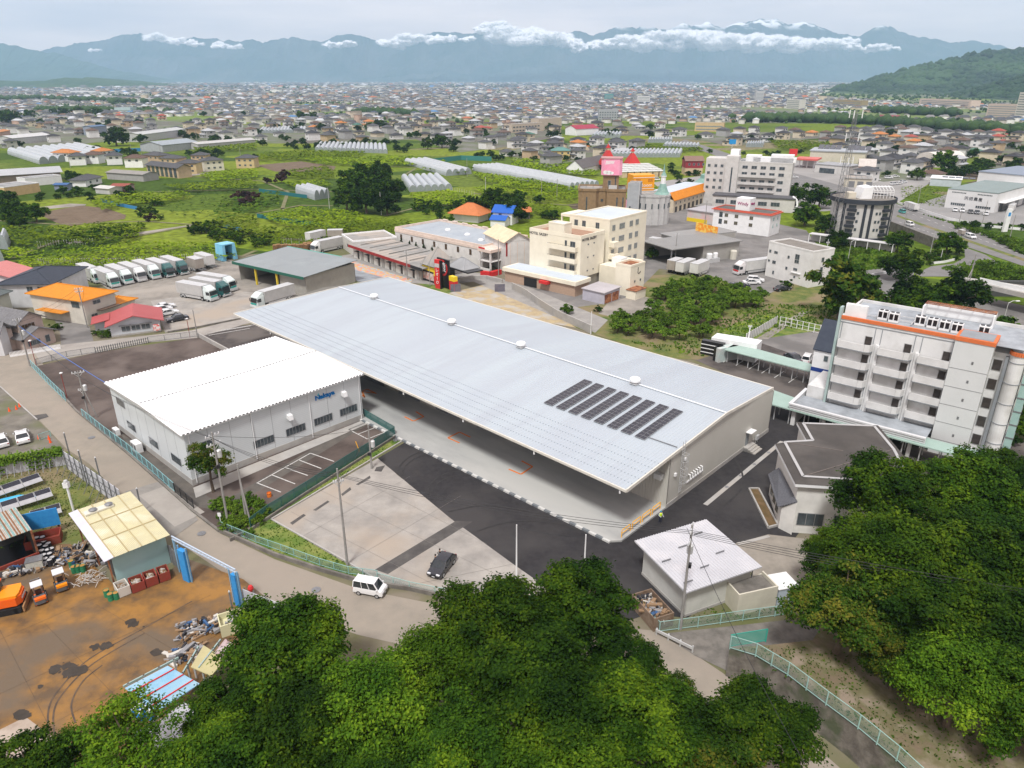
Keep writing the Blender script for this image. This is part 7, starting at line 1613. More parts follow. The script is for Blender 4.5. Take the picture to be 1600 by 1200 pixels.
win(t,'f',L,D,3.2,4.5,2.6,1.3,2,off=.03);win(t,'l',L,D,2.5,4.5,1.4,1.2,1,off=.03);win(t,'l',L,D,5,4.5,1.4,1.2,1,off=.03);win(t,'f',L,D,3.2,1.6,2.6,1.5,2,off=.03);mb=MB();mb.hexa([(-2.5,-3.2,2.5),(1.5,-3.2,2.5),(1.5,-.1,2.8),(-2.5,-.1,2.8),(-2.5,-3.2,2.6),(1.5,-3.2,2.6),(1.5,-.1,2.9),(-2.5,-.1,2.9)]);mb.bd('porch_roof',cm('silver_blue',(.34,.38,.44)),t);[MB().box(x,-3,0,x+.12,-2.88,2.5).bd('porch_post',SILV,t)for x in(-2.3,1.2)]
PK2=mat('pink_tiles',(.52,.20,.19),(.46,.175,.165),1,.6,wave=(1.4,'Y',0),wcol=((.36,.13,.12),0,.25))
t,L,D=house2('pink_roofed_house','large white house with stacked pink-red gable roofs at the left edge',(22,474),(0,452),(76,456),2.8,1.6,PK2,cm('cool_white_wall',(0,0,0)),'y');MB().box(3,2,2.8,L-.4,D+2,5.6).bd('upper_wall',cm('cool_white_wall',(0,0,0)),t);gable(t,3,2,L-.4,D+2,5.6,1.8,PK2,.7,'x',cm('cool_white_wall',(0,0,0)),name='upper_roof');win(t,'f',0,0,L*.6,4.6,2.6,1.2,2,y=1.97);win(t,'f',0,0,L*.45,1.5,2.2,1.3,1,y=-.03)
MB().box(-8,3,0,0,D,4.6).bd('left_wing',cm('cool_white_wall',(0,0,0)),t);gable(t,-8,3,0,D,4.6,1.4,PK2,.6,'x',cm('cool_white_wall',(0,0,0)),name='left_roof')
PB=cm('pinkish_wall',(.50,.41,.36));GT=mat('old_grey_tiles',(.13,.13,.135),(.20,.20,.205),2,.7,wave=(1.6,'X',0),wcol=((.08,.08,.085),0,.3))
t,L,D=house2('grey_tiled_house','pinkish two-storey house with several grey tiled gables at the street corner',(42,549),(20,520),(88,534),2.7,1.4,GT,PB,'y');MB().box(.8,2.2,2.7,L*.95,D,5.4).bd('upper_wall',PB,t);gable(t,.8,2.2,L*.95,D,5.4,1.6,GT,.7,'y',PB,name='upper_roof');MB().box(-4,3,0,.0,D+5,4.8).bd('left_wing',PB,t);gable(t,-4,3,0,D+5,4.8,1.6,GT,.7,'y',PB,name='left_roof')
win(t,'f',0,0,L*.30,1.3,2.6,1.1,2,y=-.03);win(t,'f',0,0,L*.75,1.3,1.0,1.5,0,y=-.03);win(t,'f',0,0,L*.45,4.1,2.8,1.2,3,y=2.17,glass=mat('brown_glass',(.08,.05,.03)))
wl=MB();A,B=P(14,556),P(40,553);t,L=bT('low_fence','low white picket fence in front of the grey-tiled house','fence',(16,558),(94,545));[wl.box(i*L/40,-.03,0,i*L/40+.12,.03,1.0)for i in range(41)];wl.box(0,-.05,0,L,.05,.35);wl.bd('pickets',WHITE,t)
t,L,D=house2('white_house','white house with a tiled lean-to cut by the left edge',(8,556),(-30,530),(20,549),5.2,1.2,GT,cm('cool_white_wall',(0,0,0)),'y')
t,L,D=house2('grey_roofed_house','pale green-white house behind the grey-tiled one at the left edge',(0,497),(-30,478),(22,488),5.0,1.5,mat('grey_green_tiles',(.10,.12,.12),rough=.7),cm('pale_green_wall',(.50,.53,.47)))
# ---- sheds and houses further left, beige apartments
t,L=bT('long_school_roof','long low hall with a pale metal roof at the left edge','hall',(-20,291),(97,283));MB().box(0,0,0,L,14,5).bd('wall',cm('taupe',(.30,.25,.20)),t);gable(t,0,0,L,14,5,2,mR('pale_metal_a',(.42,.44,.46)),1.2,'x',cm('taupe',(0,0,0)))
t,L=bT('yellow_wing','low yellow-walled building with grey flat roof at the left edge','building',(10,308),(64,300));block(t,0,0,L,14,0,4.2,cm('sand_yellow',(.58,.42,.22)),WHITE,.3)
t,L=bT('white_low_block','low white flat-roofed block behind the yellow-walled one','building',(42,292),(98,286));block(t,0,0,L,9,0,3.8,WHITE,WHITE,.3)
for i,(a,b,rk,lab)in enumerate([((85,252),(112,253),'orange tiled','house with an orange roof beside the plastic greenhouses, left one'),((110,259),(135,258),'dark grey tiled','white two-storey house with grey hipped roof in the left village row'),((133,256),(155,256),'brown','white house with dark brown roof in the left village row'),((160,250),(178,248),'orange tiled','house with an orange roof at the right end of the greenhouses'),((168,258),(192,257),'dark grey tiled','white house with grey roof right of the orange-roofed one'),((196,262),(224,262),'brown','white house with brown roof beside the beige apartments'),((135,292),(160,286),'dark grey tiled','small white gabled house by the farm sheds')]):
 t,L=bT('village_house',lab,'house',a,b);two=i!=6;MB().box(0,0,0,L,8,5.6 if two else 3.2).bd('wall',WHITE,t);hip(t,0,0,L,8,5.6 if two else 3.2,2.0,roofm(rk),.9);[win(t,'f',L,8,x,4.2 if two else 1.8,1.6,1.2,1,off=.03)for x in(L*.3,L*.7)]
for i,(a,b,col,lab)in enumerate([((226,257),(250,259),'apt_beige','beige apartment house at the left end of the upper row'),((251,263),(278,264),'apt_beige','beige apartment house in the middle of the upper row'),((278,272),(308,272),'apt_sand','sand-yellow apartment house with dark roof'),((321,268),(351,266),'apt_white','whitish apartment house at the right end of the row'),((370,263),(398,263),'apt_sand','sand-yellow house standing alone in the vineyards'),((300,258),(322,258),'apt_beige','beige apartment house behind the sand-yellow one')]):
 t,L=bT('apartment_house',lab,'apartment house',a,b);m={'apt_beige':cm('apt_beige',(.50,.38,.25)),'apt_sand':cm('apt_sand',(.56,.44,.24)),'apt_white':cm('apt_white',(.62,.60,.50))}[col];MB().box(0,0,0,L,9,6).bd('wall',m,t);hip(t,0,0,L,9,6,1.8,roofm('dark grey tiled'),.6);[win(t,'f',L,9,L*fx,z,1.4,1.1,1,off=.03)for fx in(.2,.5,.8)for z in(1.8,4.6)]
t,L=bT('terraced_apartments','beige terrace with shade-painted bays under a long grey roof, in front of the apartment houses','apartment house',(231,273),(280,279));MB().box(0,0,0,L,8,5.6).bd('wall',cm('apt_beige',(0,0,0)),t);gable(t,0,0,L,8,5.6,1.6,roofm('dark grey tiled'),.8,'x',cm('apt_beige',(0,0,0)));[MB().box(1+i*(L-1)/7,-.06,.2,1+i*(L-1)/7+2.6,-.0,5.2).bd('painted_shade_bay',DWIN,t)for i in range(7)]  # flat dark panels: the shade of the bays is in their colour
for a,b,d,h,col,lab in(((168,280),(225,284),10,3.6,(.26,.25,.23),'long grey-brown farm shed roof left of the beige terrace'),((255,238),(310,232),22,5.0,(.30,.34,.37),'blue-grey steel hall in the left village'),((222,222),(290,212),16,6,(.44,.46,.46),'long pale flat-roofed hall left of centre'),((252,216),(272,214),10,6,(.40,.08,.08),'dark red roofed shed beside the pale hall'),((310,234),(400,226),12,4,(.45,.45,.44),'row of pale low sheds right of the steel hall'),((22,226),(82,220),18,5,(.50,.51,.51),'white-roofed sheds at the left edge'),((175,300),(200,300),7,2.8,(.26,.07,.05),'small farm hut with a rusty red roof'),((150,302),(172,304),7,2.6,(.5,.5,.48),'cluttered white farm hut'),((86,298),(106,298),5,2.8,(.05,.12,.28),'small blue hut among the trees'),((0,218),(18,214),10,6,(.45,.20,.08),'orange-roofed house at the far left edge'),((145,212),(168,210),10,8,(.10,.16,.26),'dark blue building beside the dark trees')):
 t,L=bT('shed',lab,'shed',a,b);c_='shed_%02d%02d%02d'%tuple(int(x*99)for x in col);MB().box(0,0,0,L,d,h).bd('wall',cm(c_+'_wall',tuple(min(.6,x*.6+.2)for x in col)),t);gable(t,0,0,L,d,h,d*.1,cm(c_,col),.5,'x',cm(c_+'_wall',(0,0,0)))
 # ---- greenhouses
PLAS=mat('greenhouse_film',(.44,.47,.49),(.36,.39,.41),.3,.35,spec=.5,wave=(.5,'Y',0),wcol=((.28,.31,.32),0,.15));PLE=mat('greenhouse_end',(.22,.26,.26),(.28,.31,.31),1,.5)
def greenhouse(label,a,b,c,n,h=3.2,name='greenhouse'):
 t,L=bT(name,label,'greenhouse',a,b);w=L/n;d=P(*c)-P(*a);r=t.rotation_euler[2];dx,dy=d.x*math.cos(r)+d.y*math.sin(r),-d.x*math.sin(r)+d.y*math.cos(r)
 for k in range(n):
  mb=MB();seg=7;q=[(k*w+w/2-w*.49*math.cos(math.pi*i/seg),.9+(h-.9)*math.sin(math.pi*i/seg))for i in range(seg+1)];q=[(q[0][0],0)]+q+[(q[-1][0],0)]
  mb.v+=[(x,0,z)for x,z in q]+[(x+dx,dy,z)for x,z in q];m=len(q);mb.k=1;mb.f+=[tuple(range(m)),tuple(range(2*m-1,m-1,-1))];mb.m+=[1,1];mb.f+=[(i,i+m,i+m+1,i+1)for i in range(m-1)];mb.m+=[0]*(m-1);mb.bd('tunnel',[PLAS,PLE],t)
 return t
for g in(('block of white plastic greenhouses right of the grove, nearer one',(640,300),(707,297),(627,281),6),('long row of white plastic tunnels behind the grove',(697,275),(737,272),(632,256),4,3.6),('very long white greenhouse stretching toward the brown castle hotel',(890,297),(936,293),(738,266),6,3.6),('group of white arched tunnels left of the round grove',(492,313),(516,309),(462,303),3,4.4),('large plastic greenhouse field behind the left village row',(62,257),(184,244),(12,241),9,4.6),('long pale greenhouse roofs below the village, left of centre',(492,236),(606,240),(500,226),16),('long greenhouse block behind the red turrets',(948,246),(1062,246),(960,238),18),('wavy white greenhouses beside the elevated road',(1035,232),(1090,234),(1040,228),10,3.8),('thin distant greenhouse strip left of the elevated road',(1012,223),(1050,223),(1014,219),9),('pale greenhouse at the far left of the village',(404,208),(478,207),(410,202),14),('small row of white tunnels in the distant fields',(924,216),(968,216),(930,211),8,4),('distant greenhouse right of the elevated road',(1165,230),(1192,230),(1168,226),7,3.4),('grey plastic tunnels cut by the left edge',(-10,388),(14,390),(-6,376),2,4.6),('second grey plastic tunnel at the left edge',(-14,412),(8,410),(-20,398),2,4)):greenhouse(*g)
c=P(355,405);t=Tg('blue_net_shed','small light blue sheeted shed at the edge of the truck yard','shed',(c.x,c.y,0),.9);MB().hexa([(-2.4,-2,0),(-1.4,-2,0),(-1.4,2,0),(-2.4,2,0),(-2.1,-2,4.6),(-1.3,-2,4.6),(-1.3,2,4.6),(-2.1,2,4.6)]).hexa([(1.2,-2,0),(2.4,-2,0),(2.4,2,0),(1.2,2,0),(1.1,-2,4.6),(2.0,-2,4.6),(2.0,2,4.6),(1.1,2,4.6)]).box(-1.4,1.8,0,1.2,2,4.6).bd('sheeting',mat('light_blue_sheet',(.16,.46,.66),(.24,.52,.70),1,.5),t);MB().box(-2.1,-2,4.6,2.0,2,4.9).bd('top',mat('light_blue_sheet',(0,0,0)),t)
sheet('coloured_paving',[(520,400),(532,402),(590,420),(645,437),(640,444),(560,423),(515,406)],.014,mat('coloured_paving_slabs',(.58,.34,.12),(.30,.42,.46),.9,.8,lo=.46,hi=.54,detail=1,c3=(.55,.25,.2),s3=.7))
sheet('grey_paving',[(500,404),(515,406),(640,444),(560,440),(500,415)],.012,mat('pale_blue_paving',(.27,.30,.33),(.2,.21,.22),.5,.8))
def wP(name,label,px,h,w,m,cat='wall',z=0):
 q=[P(x,y,z)for x,y in px];o=q[0];mb=MB()
 for a,b in zip(q[:-1],q[1:]):mb.bar((a.x-o.x,a.y-o.y,h/2),(b.x-o.x,b.y-o.y,h/2),w,h)
 return tag(mb.bd(name,m,None,(o.x,o.y,z)),label,cat)
wP('curved_wall','curved pale concrete wall sweeping from the cream hotel down to the warehouse',[(800,452),(820,462),(845,480),(870,496),(900,510),(924,521)],1.8,.25,CONC)
wP('arched_wall','low curved white wall at the hotel forecourt beside the red pylon',[(706,447),(718,440),(738,436),(760,436),(785,442)],1.0,.5,CONC)
for x,lab in((712,'dark striped gate panel left of the bare yellow fill'),(781,'dark striped gate panel right of the bare yellow fill')):c=P(x,456);t=Tg('gate_panel',lab,'gate',(c.x,c.y,0),.1);MB().box(-1.3,0,0,1.3,.15,2).bd('panel',mat('slate_panel',(.13,.13,.17),(.2,.18,.2),1,.6,wave=(3,'Z',0),wcol=((.05,.05,.07),0,.3)),t)
wP('boundary_wall','pale concrete boundary wall behind the warehouse roof',[(950,548),(985,560),(1020,568),(1050,575),(1090,586)],2.0,.2,CONC)
wP('red_planters','red planter boxes at the hall entrance',[(752,430),(766,432),(782,428)],1.3,1.0,RED,'planter')
wP('bridge_parapet','white guard rail along the bridge deck over the underpass',[(1530,440),(1600,456),(1700,478)],1.0,.2,WHITE,'guard rail',5.0)
q=[P(x,y,5.0)for x,y in((1440,432),(1500,432),(1600,446),(1720,468),(1720,486),(1600,458),(1530,442))];t=Tg('overpass','concrete road bridge with a dark underpass at the right edge','bridge',(q[2].x,q[2].y,0));l=[(p.x-q[2].x,p.y-q[2].y)for p in q][1:]
MB().prism(l if sum(l[i][0]*l[(i+1)%6][1]-l[(i+1)%6][0]*l[i][1]for i in range(6))>0 else l[::-1],3.9,5.0).bd('deck',CONC,t);a=P(1545,476)-q[2];MB().box(a.x-9,a.y+1,0,a.x+.5,a.y+3,4).bd('abutment',CONC,t);MB().box(a.x+.5,a.y+7,0,a.x+30,a.y+8,3.9).bd('painted_shade_back',cm('underpass_dark',(.07,.07,.07)),t)  # near-black back carries the underpass shade in its colour
wP('highway_edge_wall','dark retaining wall under the lower edge of the highway',[(1385,358),(1400,364),(1430,376),(1460,388)],3.2,.4,DCONC)
wP('guard_rail_curve','white guard rail on the outer bend of the lower road',[(1350,437),(1365,431),(1390,427)],.8,.12,WHITE,'guard rail');wP('guard_rail_curve','white guard rail descending beside the lower road',[(1405,458),(1412,470),(1425,490)],.8,.12,WHITE,'guard rail');wP('guard_rail_curve','white guard rail inside the slip road loop',[(1455,413),(1475,411),(1492,407)],.7,.12,WHITE,'guard rail')
wP('highway_barrier','white rail along the upper edge of the highway',[(1403,318),(1440,330),(1480,343),(1540,355),(1620,362)],.9,.15,WHITE,'guard rail')
# == FENCES
MESHM=mat('fence_mesh_green',(.26,.38,.35),rough=.6,alpha=.3);MESHT=mat('fence_mesh_teal',(.03,.36,.28),rough=.6,alpha=.62);MESHG=mat('fence_mesh_grey',(.35,.37,.37),rough=.6,alpha=.35)
TEAL2=mat('strong_teal_paint',(.02,.33,.26),rough=.5)
def fence(label,px,h=1.1,post=TEALM,mesh=MESHM,step=2.0,z=0,name='mesh_fence',r=.05,rails=2):
 q=[P(x,y,z)for x,y in px];o=q[0];t=Tg(name,label,'fence',(o.x,o.y,z));mp_,mr,mm=MB(),MB(),MB()
 for a,b in zip(q[:-1],q[1:]):
  a,b=a-o,b-o;a.z=b.z=0;L=(b-a).length;n=max(1,round(L/step))
  for i in range(1 if a.length>.01 else 0,n+1):p=a.lerp(b,i/n);MB().bar((0,0,0),(0,0,h),r*1.6).bd('post',post,t,(p.x,p.y,0))
  for k in range(rails):zz=h*(1 if k==0 else.12+.4*(k-1));mr.bar((a.x,a.y,zz),(b.x,b.y,zz),r)
  mm.poly([(a.x,a.y,.08),(b.x,b.y,.08),(b.x,b.y,h-.03),(a.x,a.y,h-.03)])
 mr.bd('rails',post,t);mm.bd('mesh_panel',mesh,t);return t
LB=mat('pale_blue_fence_paint',(.20,.42,.46),(.26,.48,.5),2,.5);MB_=mat('fence_mesh_blue',(.14,.33,.37),rough=.6,alpha=.35)
fence('pale blue-green fence at the street corner end of the back yard',[(50,574),(76,601),(103,627)],1.5,LB,MB_)
fence('long pale blue-green fence between the road and the white building',[(130,652),(165,680),(200,706),(240,740),(274,770)],1.5,LB,MB_)
fence('short black fence at the end of the pale blue-green one',[(274,770),(303,795)],1.5,BLACK,mat('fence_mesh_black',(.02,.02,.02),rough=.6,alpha=.6))
fence('thin wire fence along the cross street, left part',[(58,570),(105,558),(150,551)],1.2,STEEL,MESHG,3)
fence('thin wire fence along the cross street, right part',[(232,535),(308,526)],1.2,STEEL,MESHG,3)
A,B=P(150,552),P(232,536);L=(B-A).length;t=Tg('paling_fence','row of dark upright palings along the cross street','fence',(A.x,A.y,0),ang(A,B));mb=MB();[mb.box(i*L/24-.06,-.05,0,i*L/24+.08,.05,1.25)for i in range(25)];mb.bd('palings',mat('dark_paling',(.10,.11,.11),rough=.7),t);mb=MB();mb.box(0,.05,.35,L,.09,.42);mb.box(0,.05,.95,L,.09,1.02);mb.bd('rails',STEEL,t)
fence('light green mesh fence along the curving road below the grass verge',[(346,826),(400,848),(440,862),(500,884),(545,897),(590,903)],1.0,TEALM,MESHM)
fence('brighter green guard fence at the road below the parked black car',[(590,908),(640,922),(680,930),(713,936)],1.1,mat('mint_rail_paint',(.26,.44,.40),(.34,.48,.45),2,.6),MESHM,2.4)
fence('dark green net fence between the parking bays and the grass verge',[(392,826),(420,805),(480,768),(540,728),(617,681)],1.5,mat('dark_green_post',(.04,.12,.11),rough=.6),mat('dark_green_net',(.035,.13,.12),rough=.7,alpha=.8),2.0)
fence('short dark green net fence at the end of the parking bays',[(567,651),(617,680)],1.5,mat('dark_green_post',(0,0,0)),mat('dark_green_net',(0,0,0)))
kerb('parking_fence_wall',[(360,846),(392,830),(480,772),(618,684)],.2,.45,DCONC)
fence('green mesh fence along the top of the dark ramp, in front of the outhouse',[(1016,976),(1030,988),(1090,980),(1160,970),(1235,960)],1.3,mat('mint_rail_paint',(0,0,0)),MESHM,2.0)
fence('bright teal mesh fence standing across the end of the ramp',[(1140,1012),(1196,1003)],1.5,TEAL2,MESHT,2.4,RZ)
fence('long green mesh fence on top of the mossy retaining wall',[(1140,1014),(1180,1026),(1230,1056),(1290,1102),(1340,1139),(1400,1189),(1450,1236)],1.5,mat('mint_rail_paint',(0,0,0)),MESHM,2.0,RZ)
A,B=P(1024,992),P(1080,1020);t=Tg('road_guard_rail','grey corrugated guard rail at the inner side of the lower road','guard rail',(A.x,A.y,0),ang(A,B));L=(B-A).length;MB().box(0,-.05,.45,L,.05,.75).bd('beam',SILV,t);mb=MB();[mb.box(i*L/3,.05,0,i*L/3+.12,.17,.8)for i in range(4)];mb.bd('posts',SILV,t)
WP_=mat('white_sheet_fence',(.55,.56,.60),(.42,.43,.46),.7,.6,wave=(1.6,'X',0),wcol=((.38,.39,.42),0,.25))
A,B=P(106,733),P(192,795);L=(B-A).length;t=Tg('sheet_fence','tall white sheet fence with raking steel props beside the road','fence',(A.x,A.y,0),ang(A,B));MB().box(0,0,0,L,.08,2.8).bd('sheets',WP_,t);mb=MB()
for i in range(10):x=.3+i*L/9.6;mb.bar((x,-.1,0),(x,-.1,3.2),.09);mb.bar((x,-1.6,0),(x,-.1,2.4),.06)
for z in(1,2):mb.bar((0,-.1,z),(L,-.1,z),.06)
mb.bd('props',STEEL,t)
A,B=P(-30,748),P(103,727);L=(B-A).length;t=Tg('overgrown_fence','white sheet fence overgrown with bright green creeper at the left edge','fence',(A.x,A.y,0),ang(A,B));MB().box(0,0,0,L,.08,2.3).bd('sheets',WP_,t);mb=MB();[mb.bar((i*L/12,-1.3,0),(i*L/12,-.05,2.2),.06)for i in range(13)];mb.bd('props',STEEL,t)
n=2600;xx=RNG.random(n)*L;C=np.stack([xx,RNG.normal(0,.35,n),2.3+RNG.normal(0,.3,n)-(RNG.random(n)<.4)*RNG.random(n)*2.0*(np.sin(xx*1.1)>-.1)],1);V,F=leafquads(C,np.tile([0,-.4,1.0],(n,1)),.2,.5);put('creeper',fastmesh('creeper',V,F,LF5),t)
# == SCRAP YARD
q=[P(x,y,4.0)for x,y in((164,877),(266,836),(192,775),(85,814))];o=q[0];r=ang(q[0],q[1]);L=(q[1]-q[0]).length;D=(q[3]-q[0]).length;t=Tg('sorting_shed','shed with translucent cream corrugated roof and pale turquoise wall','shed',(o.x,o.y,0),r)
FRP=mat('cream_frp_sheet',(.58,.54,.34),(.50,.47,.32),.6,.5,c3=(.62,.60,.46),s3=.4,wave=(2.4,'X',0),wcol=((.48,.45,.30),0,.3));sk=0
mb=MB();nn=int(L/.16)
for i in range(nn):x=.9+i*(L-.9)/nn;dx=(L-.9)/nn;mb.poly([(x,0,4.0),(x+dx/2,0,4.05),(x+dx/2,D,4.35),(x,D,4.3)]);mb.poly([(x+dx/2,0,4.05),(x+dx,0,4.0),(x+dx,D,4.3),(x+dx/2,D,4.35)])
mb.bd('roof',FRP,t);mb=MB();[mb.bar((x,0,4.07),(x,D,4.37),.10,.05)for x in(.9,L*.35,L*.55,L*.78)];[mb.bar((.9,D*k,4.07+.3*k),(L,D*k,4.07+.3*k),.12,.06)for k in(.33,.66)];mb.bd('roof_battens',mat('aged_wood_batten',(.40,.33,.18),rough=.8),t)
MB().hexa([(-.1,0,3.9),(.9,0,4.02),(.9,D,4.3),(-.1,D,4.2),(-.1,0,3.97),(.9,0,4.09),(.9,D,4.37),(-.1,D,4.27)]).bd('white_verge_sheets',mat('lilac_white_sheet',(.56,.56,.64),(.5,.5,.57),1,.5),t)
u=MB();u.box(1.1,D-2.2,4.32,L*.62,D-1.3,4.5);ub=u.bd('vent_strip',mat('pale_board',(.60,.58,.50),rough=.7),t)
for x in(2.0,3.7):MB().lathe((x,D-1.75),[(.34,4.5),(.34,4.62),(.45,4.66),(.2,4.8)],14).bd('turbine_vent',STEEL,ub)
TW_=mat('pale_turquoise_sheet',(.34,.50,.50),(.30,.46,.46),.4,.6);MB().box(.8,.9,0,L-.3,1.0,3.95).bd('front_wall',TW_,t);MB().box(L-.4,1.0,0,L-.3,D,3.95).bd('side_wall',TW_,t);mb=MB();[mb.bar((x,y,0),(x,y,3.95),.15)for x in(.5,L-.5)for y in(1.1,D/2,D-.4)];mb.bd('posts',RUST,t)
MB().box(1.0,1.0,0,1.1,D-1,3.9).bd('painted_shade_inner_wall',cm('dark_inner',(.05,.05,.05)),t)  # inner face coloured near-black to stand for the shade inside the shed
q=[P(x,y,3.8)for x,y in((-20,854),(50,828),(35,798),(-35,820))];o=q[0];r=ang(q[0],q[1]);L=(q[1]-q[0]).length;D=(q[3]-q[0]).length;t=Tg('open_shed','open dark shed with a striped rust, white and turquoise corrugated roof at the left edge','shed',(o.x,o.y,0),r)
st_m=[mat('sheet_rust',(.30,.15,.07),(.20,.1,.05),2,.8),mat('sheet_white',(.52,.52,.50),(.4,.36,.3),2,.7),mat('sheet_turquoise',(.18,.42,.42),(.3,.4,.38),2,.7)]
mb=MB();n=30
for i in range(n):mb.k=[0,1,0,1,1,2,0,1,2,1][i%10];x=i*L/n;dx=L/n;mb.poly([(x,0,3.8),(x+dx/2,0,3.9),(x+dx/2,D,4.4),(x,D,4.3)]);mb.poly([(x+dx/2,0,3.9),(x+dx,0,3.8),(x+dx,D,4.3),(x+dx/2,D,4.4)])
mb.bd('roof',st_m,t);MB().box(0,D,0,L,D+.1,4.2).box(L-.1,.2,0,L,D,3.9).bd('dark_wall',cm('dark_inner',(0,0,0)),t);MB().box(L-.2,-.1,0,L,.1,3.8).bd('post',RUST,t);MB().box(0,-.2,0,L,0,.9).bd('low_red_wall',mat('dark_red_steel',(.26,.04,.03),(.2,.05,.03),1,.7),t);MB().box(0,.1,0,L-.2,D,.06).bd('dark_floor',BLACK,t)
for k,(x,y,lab)in enumerate([(62,838,'blue sheet panel leaning between the two scrap yard sheds')]):c=P(x,y);t=Tg('sheet_wall',lab,'wall',(c.x,c.y,0),.45);MB().box(-2.4,0,1.0,2.4,.12,3.3).bd('sheet',BLUEP,t);MB().box(-2.2,.12,0,-2.0,.3,3).box(2.0,.12,0,2.2,.3,3).bd('legs',RUST,t)
c=P(70,848);t=Tg('rust_container','low dark red steel container below the blue panel','container',(c.x,c.y,0),.45);mb=MB();[mb.box(*b_)for b_ in((-1.8,-1,0,1.8,-.9,1.1),(-1.8,.9,0,1.8,1,1.1),(-1.8,-.9,0,-1.7,.9,1.1),(1.7,-.9,0,1.8,.9,1.1),(-1.7,-.9,0,1.7,.9,.2))];mb.bd('tub',mat('dark_red_steel',(0,0,0)),t)
def drum(label,xy,m,top,group,h=.88,lying=False):
 t=Tg('oil_drum',label,'drum',(xy[0],xy[1],0),random.uniform(0,3),group)
 MB().lathe((0,0),[(.285,0),(.295,.02),(.285,.28),(.30,.30),(.285,.32),(.285,.58),(.30,.60),(.285,.62),(.285,h-.02),(.30,h),(.27,h-.01),(.26,h-.05)],14).bd('barrel',m,t);MB().lathe((0,0),[(.27,h-.06),(.26,h-.03)],14).bd('lid',top,t);return t
GRN=mat('drum_green',(.02,.16,.07),(.03,.2,.1),2,.5);BLK=mat('drum_black',(.02,.02,.025),rough=.4);LIDG=mat('drum_lid_silver',(.5,.5,.5),(.3,.3,.3),3,.4);INS=mat('drum_rusty_inside',(.40,.22,.05),(.3,.15,.05),3,.8)
for x,y in[(60,849),(62,855),(64,861),(69,848),(71,855),(74,862),(77,868),(80,874),(68,869),(71,876),(83,866),(78,858),(84,880),(73,882),(80,884)]:drum('black drum with a silver lid, stacked beside the dark shed',P(x,y),BLK,LIDG,'black drums beside the dark shed')
for(x,y),lab in zip([(113,886),(117,895),(123,894),(131,893),(168,932),(174,938),(183,936)],['green drum at the back of the group left of the turquoise wall','green drum second from the back left of the turquoise wall','green drum third from the back left of the turquoise wall','green drum nearest the white verge of the shed','green open drum with yellow inside, left of the trio','green open drum with yellow inside, front one of the trio','green open drum beside the white crate']):drum(lab,P(x,y),GRN,INS,'green drums in the scrap yard')
for i,(a,b,m,lab)in enumerate([((187,936),(206,928),mat('white_plastic',(.55,.53,.48),rough=.6),'white plastic pallet crate beside the green drums'),((208,929),(229,921),mat('dark_red_steel',(0,0,0)),'dark red scrap box, left of the three along the turquoise wall'),((230,920),(249,913),mat('dark_red_steel',(0,0,0)),'dark red scrap box, middle of the three along the turquoise wall'),((251,912),(268,906),mat('dark_red_steel',(0,0,0)),'dark red scrap box filled with white sheets, right of the three')]):
 t,L=bT('scrap_box',lab,'scrap box',a,b);mb=MB();D=1.5;[mb.box(*b_)for b_ in((0,0,.1,L,.08,1.15),(0,D,.1,L,D+.08,1.15),(0,.08,.1,.08,D,1.15),(L-.08,.08,.1,L,D,1.15),(.08,.08,.1,L-.08,D,.5))];mb.bd('tub',m,t)
 mb=MB();rr=random.Random(i);
 for k in range(14):x,y=rr.uniform(.15,L-.6),rr.uniform(.15,D-.5);mb.k=k%2;mb.hexa([(x,y,.5),(x+.4,y,.5),(x+.4,y+.4,.5),(x,y+.4,.5),(x,y,.8+rr.random()*.3),(x+.4,y,.8+rr.random()*.3),(x+.4,y+.4,.8),(x,y+.4,1)])
 mb.bd('scrap',[mat('junk_tan',(0,0,0))if 'junk_tan' in _M else CREAM,mat('junk_white',(0,0,0))if 'junk_white' in _M else WHITE],t)
c=P(140,905);t=Tg('scrap_pile','tangled pile of bent white metal tubes left of the turquoise wall','scrap pile',(c.x,c.y,0));mb=MB();rr=random.Random(8)
for i in range(60):a=rr.uniform(0,3.14);x,y=rr.gauss(0,.8),rr.gauss(0,.7);l=rr.uniform(.4,1.3);z=abs(rr.gauss(.2,.3));mb.tube([(x,y,z+.05),(x+math.cos(a)*l*.5,y+math.sin(a)*l*.5,z+rr.uniform(0,.4)),(x+math.cos(a)*l,y+math.sin(a)*l,z)],.03,5)
mb.bd('tubes',mat('aged_white_tube',(.5,.48,.45),rough=.6),t)
for(x,y,X,Y,lab,sd)in((150,875,2.2,1.4,'heap of mixed scrap under the verge of the cream-roofed shed',3),(30,895,2.8,.8,'row of white and orange bulk bags in front of the dark shed',4),(108,870,1.6,1.6,'loose scrap on the ground between the sheds',6),(312,985,1.8,1.2,'heap of grey metal scrap at the right side of the brown yard',7),(290,1025,1.4,.8,'torn white sacks beside the yellowish roof',12)):
 c=P(x,y);t=Tg('scrap_heap',lab,'scrap heap',(c.x,c.y,0),.4);rubbish(t,130,X,Y,.1,1.1,sd,'scrap')
c=P(57,888);t=Tg('wire_cage','grey-green wire cage box at the corner of the dark shed','cage',(c.x,c.y,0),.45);MB().box(-.8,-.6,0,.8,.6,1.2).bd('cage',mat('cage_grey_green',(.35,.38,.33),(.5,.5,.46),5,.7),t);MB().box(-.82,-.62,1.2,.82,.62,1.28).bd('rim',STEEL,t)
